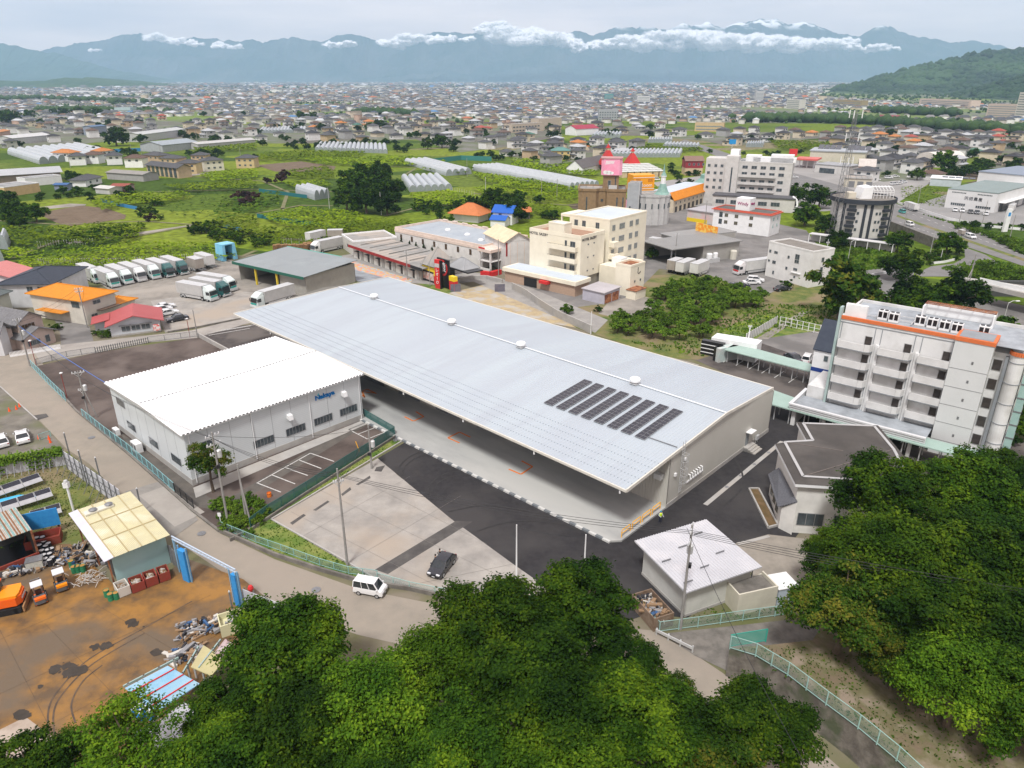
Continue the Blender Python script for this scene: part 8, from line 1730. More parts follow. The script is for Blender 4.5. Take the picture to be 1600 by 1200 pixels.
def forklift(label,xy,rz,col):
 t=Tg('forklift',label,'forklift',(xy[0],xy[1],0),rz,'forklifts in the scrap yard')
 MB().hexa([(-1.1,-.55,.2),(.8,-.55,.2),(.8,.55,.2),(-1.1,.55,.2),(-1.0,-.5,1.0),(.3,-.5,.7),(.3,.5,.7),(-1.0,.5,1.0)]).bd('body',col,t)
 MB().prism([(-1.25,-.35),(-1.05,-.6),(-.3,-.6),(-.3,.6),(-1.05,.6),(-1.25,.35)],.3,.95).bd('counterweight',mat('forklift_grey',(.10,.11,.12),rough=.5),t)
 MB().box(-1.28,-.5,.75,-.9,.5,1.02).bd('rear_band',col,t)
 mb=MB();[mb.bar((x,y,.8),(x*.8-.05,y*.95,2.1),.07)for x in(-.85,.55)for y in(-.5,.5)];g=mb.bd('overhead_guard',BLACK,t);MB().box(-.75,-.52,2.1,.42,.52,2.17).bd('roof_panel',mat('milky_panel',(.55,.57,.60),rough=.4),g)
 MB().box(-.45,-.28,.95,.1,.28,1.1).box(-.5,-.28,1.1,-.35,.28,1.6).bd('seat',BLACK,t)
 mb=MB();[mb.box(.85,y-.06,.1,.97,y+.06,2.1)for y in(-.35,.35)];[mb.box(.85,-.35,z,.93,.35,z+.08)for z in(.5,1.2,2.0)];mb.bd('mast',STEEL,t);mb=MB();[mb.box(.97,y-.06,.05,2.0,y+.06,.10)for y in(-.25,.25)];mb.bd('fork',STEEL,t)
 for x,y,r_ in((.5,-.55,.3),(.5,.55,.3),(-.8,-.5,.24),(-.8,.5,.24)):MB().tube([(x,y-.1,r_),(x,y+.1,r_)],r_,14).bd('wheel',RUBBER,t)
 return t
ORF=mat('forklift_orange',(.72,.14,.02),rough=.4);ORY=mat('forklift_amber',(.75,.25,.01),rough=.4)
forklift('orange-red forklift nearer the excavator',P(64,937),math.radians(128),ORF);forklift('amber forklift beside the black drums',P(97,917),math.radians(128),ORY)
c=P(5,952);t=Tg('excavator','orange tracked excavator cut by the left edge','excavator',(c.x,c.y,0),math.radians(20));EO=mat('excavator_orange',(.74,.12,.015),rough=.4)
for y in(-1.15,1.15):MB().prism([(-1.7,y-.25),(1.7,y-.25),(1.7,y+.25),(-1.7,y+.25)],.08,.75).bd('track',RUBBER,t);MB().tube([(-1.7,y-.25,.42),(-1.7,y+.25,.42)],.36,12).tube([(1.7,y-.25,.42),(1.7,y+.25,.42)],.36,12).bd('track_drum',RUBBER,t)
MB().prism([(-1.0,-1.2),(1.7,-1.2),(2.1,-.7),(2.1,.7),(1.7,1.2),(-1.0,1.2)],.9,1.8).bd('house',EO,t);MB().prism([(.2,-1.1),(1.8,-1.1),(1.95,-.6),(1.95,.6),(1.8,1.1),(.2,1.1)],1.8,2.05).bd('engine_cover',ORY,t)
MB().box(-1.0,.2,1.8,.2,1.15,2.9).bd('cab',DWIN,t);MB().box(-1.05,.15,2.9,.25,1.2,2.98).bd('cab_roof',EO,t);mb=MB();mb.bar((-.8,-.3,1.6),(-2.8,-.3,3.6),.35,.45).bar((-2.8,-.3,3.6),(-4.6,-.3,1.8),.28,.35);mb.bd('boom',EO,t);MB().prism([(-5.2,-.8),(-4.4,-.8),(-4.4,.2),(-5.2,.2)],.9,1.8).bd('bucket',STEEL,t);MB().box(2.15,-1.4,.2,2.3,1.6,.8).bd('dozer_blade',mat('brown_steel',(.3,.17,.08),rough=.8),t)
sT(t,'HITACHI',.32,WHITE,(2.105,0,1.35),'r')
for x,y,lab in((296,908,'tall bright blue gate pillar, left one'),(375,946,'blue gate pillar, right one with a lattice face')):
 c=P(x,y);t=Tg('gate_pillar',lab,'gate pillar',(c.x,c.y,0),math.radians(-30));MB().box(-.7 if x<300 else-.35,-.25,0,.3,.25,4.0).bd('panel',BLUEP,t);mb=MB();[mb.bar((s,0,0),(s,0,4.4),.12)for s in(-.8,.45)];[mb.bar((-.8,0,z),(.45,0,z+.5),.05)for z in(.2,1,1.8,2.6,3.4)];mb.bd('frame',mat('light_blue_steel',(.20,.36,.50),rough=.5),t)
A,B=P(280,893,0),P(378,948,0);t=Tg('gate_beam','long pale blue lattice beam spanning the scrap yard gateway','gate beam',(A.x,A.y,0),ang(A,B));L=(B-A).length;mb=MB();mb.bar((0,0,4.3),(L,0,4.3),.12).bar((0,0,4.65),(L,0,4.65),.12)
for i in range(20):mb.bar((i*L/20,0,4.3),((i+1)*L/20,0,4.65),.06)
mb.bd('lattice',mat('pale_blue_beam',(.42,.50,.60),rough=.5),t);MB().bar((.2,0,0),(.2,0,4.3),.18).bar((L-.1,0,0),(L-.1,0,4.3),.18).bd('posts',mat('light_blue_steel',(0,0,0)),t)
A,B=P(258,870),P(285,896);t=Tg('dark_mesh_gate','dark framed mesh gate panel behind the blue pillar','gate',(A.x,A.y,0),ang(A,B));L=(B-A).length;MB().box(0,0,.1,L,.06,2.4).bd('panel',mat('dark_mesh_panel',(.09,.10,.11),(.2,.2,.2),6,.7),t);mb=MB();[mb.box(x,-.04,0,x+.1,.1,2.6)for x in(0,L/2,L-.1)];mb.bd('frame',STEEL,t)
A,B=P(382,945),P(440,968);t=Tg('white_fence_panels','white sheet fence panels right of the blue gate, with a red lamp','fence',(A.x,A.y,0),ang(A,B));L=(B-A).length;MB().box(0,0,0,L,.08,2.0).bd('sheets',WP_,t);mb=MB();[mb.bar((x,.15,0),(x,.15,2.2),.08)for x in(.2,L*.3,L*.6,L-.2)];mb.bd('posts',STEEL,t);MB().lathe((1.2,.1),[(.05,2),(.25,2.3),(.3,2.5),(.2,2.75)],12).bd('red_lamp',RED,t)
MB().box(0,0,0,.1,.1,.1)
c=P(368,980);t=Tg('yellow_bin','pale yellow open bin with white scrap at the tree edge','bin',(c.x,c.y,0),.5);mb=MB();[mb.box(*b_)for b_ in((-1.4,-1,0,1.4,-.9,1.4),(-1.4,.9,0,1.4,1,1.4),(-1.4,-.9,0,-1.3,.9,1.4),(1.3,-.9,0,1.4,.9,1.4),(-1.3,-.9,0,1.3,.9,.7))];mb.bd('tub',mat('pale_yellow',(.58,.56,.36),rough=.6),t);rubbish(t,20,1,.7,.8,.8,15)
for px_,z,m,lab,nm in((((195,1075),(262,1040),(312,1068),(245,1112)),3.2,mat('pale_blue_roof_sheet',(.20,.42,.58),(.34,.5,.6),.8,.5,wave=(2.5,'Y',0),wcol=((.15,.32,.46),0,.3)),'light blue corrugated roof with red battens half hidden by the feathery tree','blue_roofed_shed'),(((298,1042),(318,1008),(352,1030),(330,1056)),2.6,mat('straw_sheet',(.46,.42,.22),(.40,.36,.2),1,.6),'small straw-coloured roof beside the scrap heap','straw_roofed_shed'),(((335,1020),(352,998),(385,1020),(370,1050)),2.8,mat('maroon_white_sheet',(.50,.46,.46),(.30,.16,.16),1.4,.6),'white and maroon roof mostly hidden by trees','striped_roofed_shed'),(((215,1150),(290,1095),(325,1120),(270,1185)),2.4,mat('white_tarpaulin',(.62,.63,.68),(.5,.5,.54),1,.6),'white sheeted roof under the feathery tree','white_roofed_shed')):
 t=shelter(nm,lab,list(px_),z,m,(.5,),.1,'shed',3)
 if 'blue_roofed' in nm:
  qq=[P(x,y,z+.05)-t.location for x,y in px_];c_,s_=math.cos(-t.rotation_euler[2]),math.sin(-t.rotation_euler[2]);l=[(p.x*c_-p.y*s_,p.x*s_+p.y*c_)for p in qq];mb=MB()
  for k in(.2,.5,.8):a=[l[0][j]+(l[3][j]-l[0][j])*k for j in(0,1)];b=[l[1][j]+(l[2][j]-l[1][j])*k for j in(0,1)];mb.bar((*a,z+.05),(*b,z+.05),.1,.08)
  mb.bd('red_battens',RED,t)
for i,(x,y)in enumerate([(215,1108),(222,1112),(229,1117),(236,1122),(213,1118),(221,1123)]):drum('white-lidded blue drum under the feathery tree',P(x,y),BLUEP,WHITE,'blue drums under the feathery tree')
for a,b,lab in(((-20,790),(70,758),'upper tilted solar panel rack on the weedy lot'),((-20,816),(86,782),'middle tilted solar panel rack on the weedy lot'),((52,822),(100,808),'short solar panel rack behind the blue panel')):
 t,L=bT('solar_rack',lab,'solar rack',a,b);n=max(2,int(L/1.7));
 for i in range(n):x=i*L/n;mb=MB();mb.hexa([(x,0,.7),(x+L/n-.05,0,.7),(x+L/n-.05,1.5,1.3),(x,1.5,1.3),(x,0,.75),(x+L/n-.05,0,.75),(x+L/n-.05,1.5,1.35),(x,1.5,1.35)]);mb.k=1;mb.poly([(x+.05,.04,.756),(x+L/n-.1,.04,.756),(x+L/n-.1,1.46,1.345),(x+.05,1.46,1.345)]);mb.bd('solar_panel',[ALU,PV],t)
 mb=MB();[mb.bar((x,y,0),(x,y,z),.06)for i in range(n+1)for x in(i*L/n,)for y,z in((.1,.7),(1.4,1.28))];mb.bar((0,1.5,.5),(L,1.5,.5),.05);mb.bd('legs',STEEL,t)
for x,y,s,m,lab in((20,782,1.4,'bl','light blue tarpaulin lying between the solar racks'),):
 c=P(x,y);mb=MB();rr=random.Random(2);pts_=[(rr.uniform(.8,1.3)*2.6*math.cos(a*.7),rr.uniform(.8,1.2)*.9*math.sin(a*.7))for a in range(9)];mb.prism(pts_,.05,.18);o_=mb.bd('tarpaulin',mat('tarp_blue',(.04,.35,.62),(.08,.45,.7),2,.5),None,(c.x,c.y,0),.4);tag(o_,lab,'tarpaulin')
c=P(115,798);t=Tg('camera_post','white steel post with a camera box beside the sheet fence','post',(c.x,c.y,0));MB().tube([(0,0,0),(0,0,3.9)],.14,8).bd('pole',WHITE,t);MB().box(-.35,-.25,3.4,.3,.25,4.1).bd('camera_box',WHITE,t);MB().lathe((0,0),[(.3,4.1),(.2,4.4)],10).bd('lamp_head',SILV,t)
cone0=None
for x,y,lab in((61,686,'single orange traffic cone beside the white car'),(77,687,'orange cone at the end of the green rail, upper one'),(79,692,'orange cone at the end of the green rail, lower one'),(15,643,'orange cone in the kerbside group, left one'),(26,640,'orange cone in the kerbside group, middle one'),(31,636,'orange cone in the kerbside group, right one')):
 c=P(x,y)
 if cone0 is None:
  cone0=Tg('traffic_cone',lab,'traffic cone',(c.x,c.y,0),0,'orange traffic cones');MB().lathe((0,0),[(.2,.04),(.035,.75)],12).bd('cone',mat('cone_orange',(.80,.10,.02),rough=.5),cone0);MB().box(-.25,-.25,0,.25,.25,.04).bd('foot',RUBBER,cone0)
 else:cT(cone0,(c.x,c.y,0),.3,lab)
fence('short green rail at the corner of the small car lot',[(62,688),(80,682)],1.0,TEALM,MESHM)
def pallets(label,xy,rz,nx,ny,nz):
 t=Tg('pallet_stack',label,'pallet stack',(xy[0],xy[1],0),rz)
 for i in range(nx):
  for j in range(ny):
   mb=MB()
   for k in range(nz-(i+j)%2):
    z=k*.15;[mb.box(i*1.25,j*1.25+s*.28,z+.09,i*1.25+1.1,j*1.25+s*.28+.18,z+.115)for s in range(4)];[mb.box(i*1.25+s*.5,j*1.25,z,i*1.25+s*.5+.1,j*1.25+1.1,z+.09)for s in range(3)]
   mb.bd('pallets',WOOD,t)
 return t
pallets('wooden pallet stacks at the corner of the green-trimmed depot',P(452,455),math.radians(-35),4,2,12);pallets('pallet wall behind the depot, left part',P(432,392),math.radians(0),8,1,14);pallets('pallet wall behind the depot, right part',P(474,391),math.radians(10),5,2,15);pallets('small pallet stack at the left end of the pallet wall',P(427,394),.1,1,1,15)
# == VEHICLES
HL=mat('headlight_glass',(.7,.72,.75),rough=.1,spec=.8);TLM=mat('tail_light',(.35,.01,.01),rough=.2);GLASS=mat('car_glass',(.018,.024,.028),rough=.06,spec=.8)
def bevel_mesh(mb,w,name,mats,seg=2):
 me=mb.mesh(name,mats);bm=bmesh.new();bm.from_mesh(me);bmesh.ops.remove_doubles(bm,verts=bm.verts,dist=.0005);bmesh.ops.bevel(bm,geom=[e for e in bm.edges if e.calc_face_angle(0)>.5],offset=w,segments=seg,affect='EDGES',profile=.6);bm.to_mesh(me);bm.free()
 me.polygons.foreach_set('use_smooth',[True]*len(me.polygons));return me
def paint(key,c):return mat('car_paint_'+key,c,rough=.22,spec=.6,coat=.6)
_RIM={}
def wheel(t,x,y,r,w=.2):
 wh_=MB().tube([(x,y-w/2,r),(x,y+w/2,r)],r,18).bd('wheel',RUBBER,t);s=-1 if y<0 else 1
 MB().tube([(x,y+s*(w/2-.01),r),(x,y+s*(w/2+.015),r)],r*.62,14).bd('rim',ALU,wh_)
def car(kind,key,col,label,group=None):
 t=Tg({'kei':'kei_van','hatch':'hatchback_car','sedan':'sedan_car','suv':'estate_car','van':'van'}[kind],label,'van' if kind in('kei','van')else 'car',(0,0,0),0,group)
 L,Wd,H,belt,hood,cab=dict(kei=(3.4,1.48,1.74,1.0,.94,(-1.62,-1.55,.75,1.25)),hatch=(4.1,1.74,1.48,.92,.82,(-1.75,-1.25,.35,1.15)),sedan=(4.6,1.78,1.46,.92,.86,(-1.55,-.95,.35,1.15)),suv=(4.5,1.78,1.6,1.0,.92,(-2.1,-1.75,.45,1.2)),van=(4.7,1.78,1.95,1.1,1.0,(-2.25,-2.15,1.0,1.75)))[kind]
 h=L/2;w=Wd/2;pm=paint(key,col);mb=MB();prof=[(-h,.32),(h-.05,.28),(h,.55),(h-.08,hood*.9),(cab[3]+.05,belt*.98),(-h+.25,belt),(-h,belt-.1)]
 if kind in('kei','van'):prof=[(-h,.3),(h-.03,.28),(h,.6),(h-.08,hood),(cab[3]+.05,belt),(-h+.05,belt+.02)]
 n=len(prof);b0=len(mb.v);mb.v+=[(x,-w*(1 if z<.7 else.97),z)for x,z in prof]+[(x,w*(1 if z<.7 else.97),z)for x,z in prof]
 mb.f+=[tuple(range(n)),tuple(range(2*n-1,n-1,-1))]+[((i+1)%n,i,i+n,(i+1)%n+n)for i in range(n)];mb.m=[0]*len(mb.f)
 body=put('body',bevel_mesh(mb,.09,'body',[pm],3),t)
 a,b,c,d=cab;wt=w*.80;wb=w*.965
 mb=MB().hexa([(a,-wb,belt-.03),(d,-wb,belt-.03),(d,wb,belt-.03),(a,wb,belt-.03),(b,-wt,H-.05),(c,-wt,H-.05),(c,wt,H-.05),(b,wt,H-.05)]);put('windows',bevel_mesh(mb,.04,'windows',[GLASS]),t)
 mb=MB().hexa([(b-.06,-wt-.02,H-.07),(c+.05,-wt-.02,H-.07),(c+.05,wt+.02,H-.07),(b-.06,wt+.02,H-.07),(b+.05,-wt+.1,H),(c-.1,-wt+.1,H),(c-.1,wt-.1,H),(b+.05,wt-.1,H)]);put('roof',bevel_mesh(mb,.03,'roof',[pm]),t)
 mb=MB()
 for s in(-1,1):
  for(x0,x1)in((a,b),(d,c)):mb.bar((x0,s*wb,belt-.02),(x1,s*wt,H-.05),.09)
  for f in((.42,)if kind not in('kei','van')else(.36,.66)):x0,x1=a+(d-a)*f,b+(c-b)*f;mb.bar((x0,s*(wb+.004),belt-.02),(x1,s*(wt+.004),H-.05),.08,.05)
 mb.bd('pillars',pm,t)
 for s in(-1,1):
  MB().box(h-.12,s*w*.62-.2,.62,h-.0,s*w*.62+.2,.78).bd('headlight',HL,t);MB().box(-h-.005,s*w*.8-.09,.68,-h+.04,s*w*.8+.09,.85).bd('tail_light',TLM,t)
  MB().box(c+.3,s*(w+.02)-(.0 if s<0 else 0),belt,c+.42,s*(w+.16),belt+.14).bd('door_mirror',pm,t)if s>0 else MB().box(c+.3,-w-.16,belt,c+.42,-w-.02,belt+.14).bd('door_mirror',pm,t)
 MB().box(h-.02,-.45,.36,h+.01,.45,.56).bd('grille',BLACK,t);MB().box(h+.0,-.17,.38,h+.02,.17,.47).bd('number_plate',WHITE,t);MB().box(-h-.02,-.17,.5,-h+.0,.17,.6).bd('number_plate',WHITE,t)
 r=.27 if kind=='kei' else.32
 for x in(h*.62,-h*.6):
  for y in(-w+.1,w-.1):wheel(t,x,y,r)
 return t
def at(o,x,y,x2=None,y2=None,rz=None,**k):
 """stand at pixel (x, y), front pointing along the pixel direction to (x2, y2)"""
 c=P(x,y);a=rz if rz is not None else ang(c,P(x2,y2));return once(o,loc=(c.x,c.y,0),rz=a,**k)
kei=car('kei','white',(.72,.72,.72),'white boxy kei van driving on the curving road');at(kei,579,926,606,931)
blk=car('hatch','black',(.012,.014,.02),'black hatchback parked on the concrete yard with two people beside it');at(blk,691,889,678,905)
sed=car('sedan','pearl',(.66,.67,.67),'white saloon parked on the gravel lot, the one fully inside the picture');at(sed,36,687,33,676)
suv=car('suv','white2',(.68,.69,.70),'white estate car on the gravel lot, cut by the left edge');at(suv,2,694,-3,683)
bs=car('sedan','black2',(.015,.017,.025),'black saloon parked behind the red-roofed house');at(bs,278,501,262,504)
for x,y,lab in((263,492,'white car nearest the black saloon behind the red-roofed house'),(254,487,'white car in the middle of the three behind the red-roofed house'),(258,482,'white car farthest from the street behind the red-roofed house')):
 c=cT(sed if y!=487 else suv,(P(x,y).x,P(x,y).y,0),ang(P(250,495),P(275,490)),lab,'white cars behind the red-roofed house')
far=[(1174,444,1190,444,'white car in the truck yard behind the orchard, left one',sed),(1180,440,1196,441,'white car in the truck yard behind the orchard, right one',suv),(1222,454,1240,452,'black van in front of the white three-storey block',bs),(1148,450,1155,449,'dark car half hidden behind the orchard, left one',bs),(1158,450,1165,449,'dark car half hidden behind the orchard, right one',bs),(1421,353,1440,359,'white van driving on the near carriageway of the highway',kei),(1409,333,1400,330,'teal vehicle on the far carriageway of the highway',None),(1516,372,1530,377,'white estate car on the far carriageway near the slip road',suv),(1492,330,1492,336,'white car in front of the lettered factory, leftmost',sed),(1503,331,1503,337,'white car in front of the lettered factory, second',suv),(1516,333,1516,339,'dark car in front of the lettered factory, third',bs),(1526,334,1526,340,'dark car in front of the lettered factory, fourth',bs),(1540,336,1540,342,'white car in front of the lettered factory, rightmost',sed),(1362,277,1372,277,'white van at the left of the dealer lot',kei),(1368,282,1378,282,'white car in the front row of the dealer lot',sed),(1388,279,1398,279,'white car in the middle of the dealer lot',suv),(1398,277,1408,277,'white car at the back of the dealer lot',sed),(1396,289,1406,288,'white car in the row beside the meadow hedge, left',suv),(1404,288,1414,287,'white car in the row beside the meadow hedge, middle',sed),(1411,286,1421,285,'white car in the row beside the meadow hedge, right',suv),(1422,278,1432,277,'white car near the round tree',sed),(1240,278,1250,278,'white car outside the filling station',sed),(1208,275,1218,276,'silver-white car between the filling station and the big hotel',suv),(1026,282,1036,282,'white van beside the orange sign',kei),(1000,294,1010,294,'white car under the orange sign, left',sed),(1058,300,1068,299,'white car near the green-spired hotel',suv),(1240,564,1250,570,'dark car behind the long carport',bs),(1260,566,1264,560,'white van at the far end of the carport',kei),(285,276,295,276,'pale blue car in front of the beige terrace',sed)]
teal=car('kei','teal',(.03,.30,.28),'teal boxy vehicle on the far carriageway of the highway')
for x,y,x2,y2,lab,src in far:
 if src is None:at(teal,x,y,x2,y2)
 else:c=P(x,y);cT(src,(c.x,c.y,0),ang(c,P(x2,y2)),lab,'cars parked and driving in the middle distance')
CARGO=mat('lorry_box_silver',(.50,.50,.49),(.42,.42,.41),.6,.4,wave=(1.6,'X',0),wcol=((.36,.36,.355),0,.2));TEALC=mat('lorry_teal_trim',(.02,.30,.26),rough=.4)
def lorry(key,cabc,label,trim=TEALC,L=11.6,cargo=CARGO,cab=True):
 t=Tg('lorry',label,'lorry');h=L/2;w=1.24
 MB().box(-h,-w,1.15,h-2.5,w,3.75).bd('cargo_box',cargo,t);mb=MB();[mb.box(-h+.3,s*.5-.08,.75,h-.4,s*.5+.08,1.15)for s in(-1,1)];mb.bd('chassis',STEEL,t);MB().box(-h-.03,-w-.02,3.7,h-2.48,w+.02,3.8).bd('box_top_rim',SILV,t)
 for s in(-1,1):MB().box(-h+1.0,s*(w-.06)-.03,.45,h-3.4,s*(w-.06)+.03,1.0).bd('side_skirt',SILV,t)
 if cab:
  cm_=paint('lorry_'+key,cabc);mb=MB().hexa([(h-2.35,-w,.55),(h,-w,.55),(h,w,.55),(h-2.35,w,.55),(h-2.35,-w*.96,3.1),(h-.35,-w*.94,3.0),(h-.35,w*.94,3.0),(h-2.35,w*.96,3.1)]);c=put('cab',bevel_mesh(mb,.12,'cab',[cm_]),t)
  MB().hexa([(h-.04,-w*.88,1.65),(h+.01,-w*.88,1.65),(h+.01,w*.88,1.65),(h-.04,w*.88,1.65),(h-.34,-w*.84,2.65),(h-.24,-w*.84,2.65),(h-.24,w*.84,2.65),(h-.34,w*.84,2.65)]).bd('windscreen',GLASS,c)
  for s in(-1,1):MB().box(h-1.35,s*(w+.0)-.02,1.7,h-.45,s*(w+.0)+.012,2.5).bd('side_window',GLASS,c);MB().box(h+.0,s*.95-.2,.8,h+.05,s*.95+.2,1.0).bd('headlight',HL,c);MB().box(h-.2,s*(w+.15)-.08,1.8,h-.1,s*(w+.15)+.08,2.5).bd('mirror',BLACK,c)
  MB().box(h-.02,-w*.8,1.12,h+.03,w*.8,1.5).bd('trim_panel',trim,c);MB().box(h-.3,-w-.01,.35,h+.1,w+.01,.7).bd('bumper',SILV,c);MB().hexa([(h-2.2,-w*.9,3.1),(h-.6,-w*.9,3.02),(h-.6,w*.9,3.02),(h-2.2,w*.9,3.1),(h-2.2,-w*.85,3.75),(h-1.7,-w*.8,3.75),(h-1.7,w*.8,3.75),(h-2.2,w*.85,3.75)]).bd('wind_deflector',cm_,c)
 for x in((h-1.2,h-2.9,-h+2.6,-h+1.4)if cab else(-h+2.6,-h+1.4)):
  for y in(-w+.15,w-.15):wheel(t,x,y,.46,.28)
 return t
WC,TC,DC=(.66,.68,.68),(.60,.68,.67),(.02,.10,.10)
GR='lorries parked in rows in the gravel yard'
l1=lorry('white',TC,'white-cabbed lorry, leftmost of the parked row, half hidden by the navy roof');l2=lorry('dark',DC,'dark teal-cabbed lorry in the parked row',BLACK);l3=lorry('grey',WC,'white and grey cabbed lorry in the middle of the parked row',mat('lorry_silver_trim',(.4,.4,.42),rough=.3))
hd=ang(P(136,432),P(181,449));hd=math.radians(-41)
for(x,y),src,lab in zip([(157,443),(182,450),(203,445),(224,441),(246,437),(268,434),(290,430)],(l1,l1,l1,l3,l1,l2,l2),['teal-trimmed lorry, leftmost of the parked row, half hidden by the navy roof','teal-trimmed lorry, second in the parked row','teal-trimmed lorry, third in the parked row','all-white lorry, fourth in the parked row','teal-trimmed lorry, fifth in the parked row','dark-cabbed lorry, sixth in the parked row','dark-cabbed lorry, seventh in the parked row']):
 f=P(x,y);c=(f.x-math.cos(hd)*5.8,f.y-math.sin(hd)*5.8,0);once(src,loc=c,rz=hd,label=lab,group=GR)
for(x,y),src,lab in zip([(336,471),(356,464),(366,456)],(l1,l2,l1),['teal-trimmed lorry, nearest of the trio in mid-yard','dark-cabbed lorry in the middle of the trio','teal-trimmed lorry, farthest of the trio']):
 f=P(x,y);a=math.radians(-27);cT(src,(f.x-math.cos(a)*5.8,f.y-math.sin(a)*5.8,0),a,lab,GR)
bx1=lorry('none',WC,'brownish cargo box standing without a cab at the end of the row',L=7.5,cargo=mat('brown_box',(.34,.31,.27),(.28,.25,.22),.6,.7),cab=False);at(bx1,311,424,rz=hd)
bx2=lorry('none',WC,'white cargo box standing without a cab beside the blue net shed',L=9.5,cargo=mat('white_box',(.60,.60,.58),(.52,.52,.5),.6,.5),cab=False);at(bx2,325,418,rz=hd)
c=P(392,482);a=math.atan2(-.35,-1);cT(l1,(P(428,474).x,P(428,474).y,0),ang(P(440,470),P(400,482)),'teal-trimmed lorry beside the far corner of the warehouse roof',GR)
red=lorry('redwhite',(.62,.60,.60),'white lorry with a red lower cab in the yard behind the orchard',RED,12.5,mat('white_box',(0,0,0)));at(red,1176,426,1146,430)
c=P(512,392);cT(l3,(c.x,c.y,0),ang(P(537,390),P(487,401)),'white lorry parked behind the green-trimmed depot','lorries behind the depot');c=P(490,380);cT(bx2,(c.x,c.y,0),ang(P(500,380),P(475,386)),'cargo box behind the pallet wall');c=P(531,376);cT(bx1,(c.x,c.y,0),.1,'dark grey container hut beside the low hall')
c=P(1036,392);cT(bx2,(c.x,c.y,0),ang(P(1020,390),P(1056,396)),'silver lorry box beside the grey transport depot');c=P(1088,398);cT(red,(c.x,c.y,0),2.0,'red and white lorry cab inside the open bay of the transport depot')
for i,(x,y,m,lab)in enumerate([(1057,424,'grey','grey cargo container, left of the three behind the orchard'),(1073,426,'w','white cargo container with a red mark, middle of the three'),(1095,428,'w','white cargo container, right of the three behind the orchard')]):c=P(x,y);cT(bx1 if m=='grey' else bx2,(c.x,c.y,0),math.radians(50),lab,'cargo containers behind the orchard')
c=P(1422,328);cT(red,(c.x,c.y,0),ang(P(1430,331),P(1410,324)),'white lorry on the far carriageway of the highway',scale=.8);c=P(1503,368);cT(bx1,(c.x,c.y,0),ang(P(1495,366),P(1515,373)),'small flatbed truck body on the highway',scale=.5)
c=P(1580,330);cT(red,(c.x,c.y,0),.9,'white crane lorry beside the lettered factory',scale=.8)
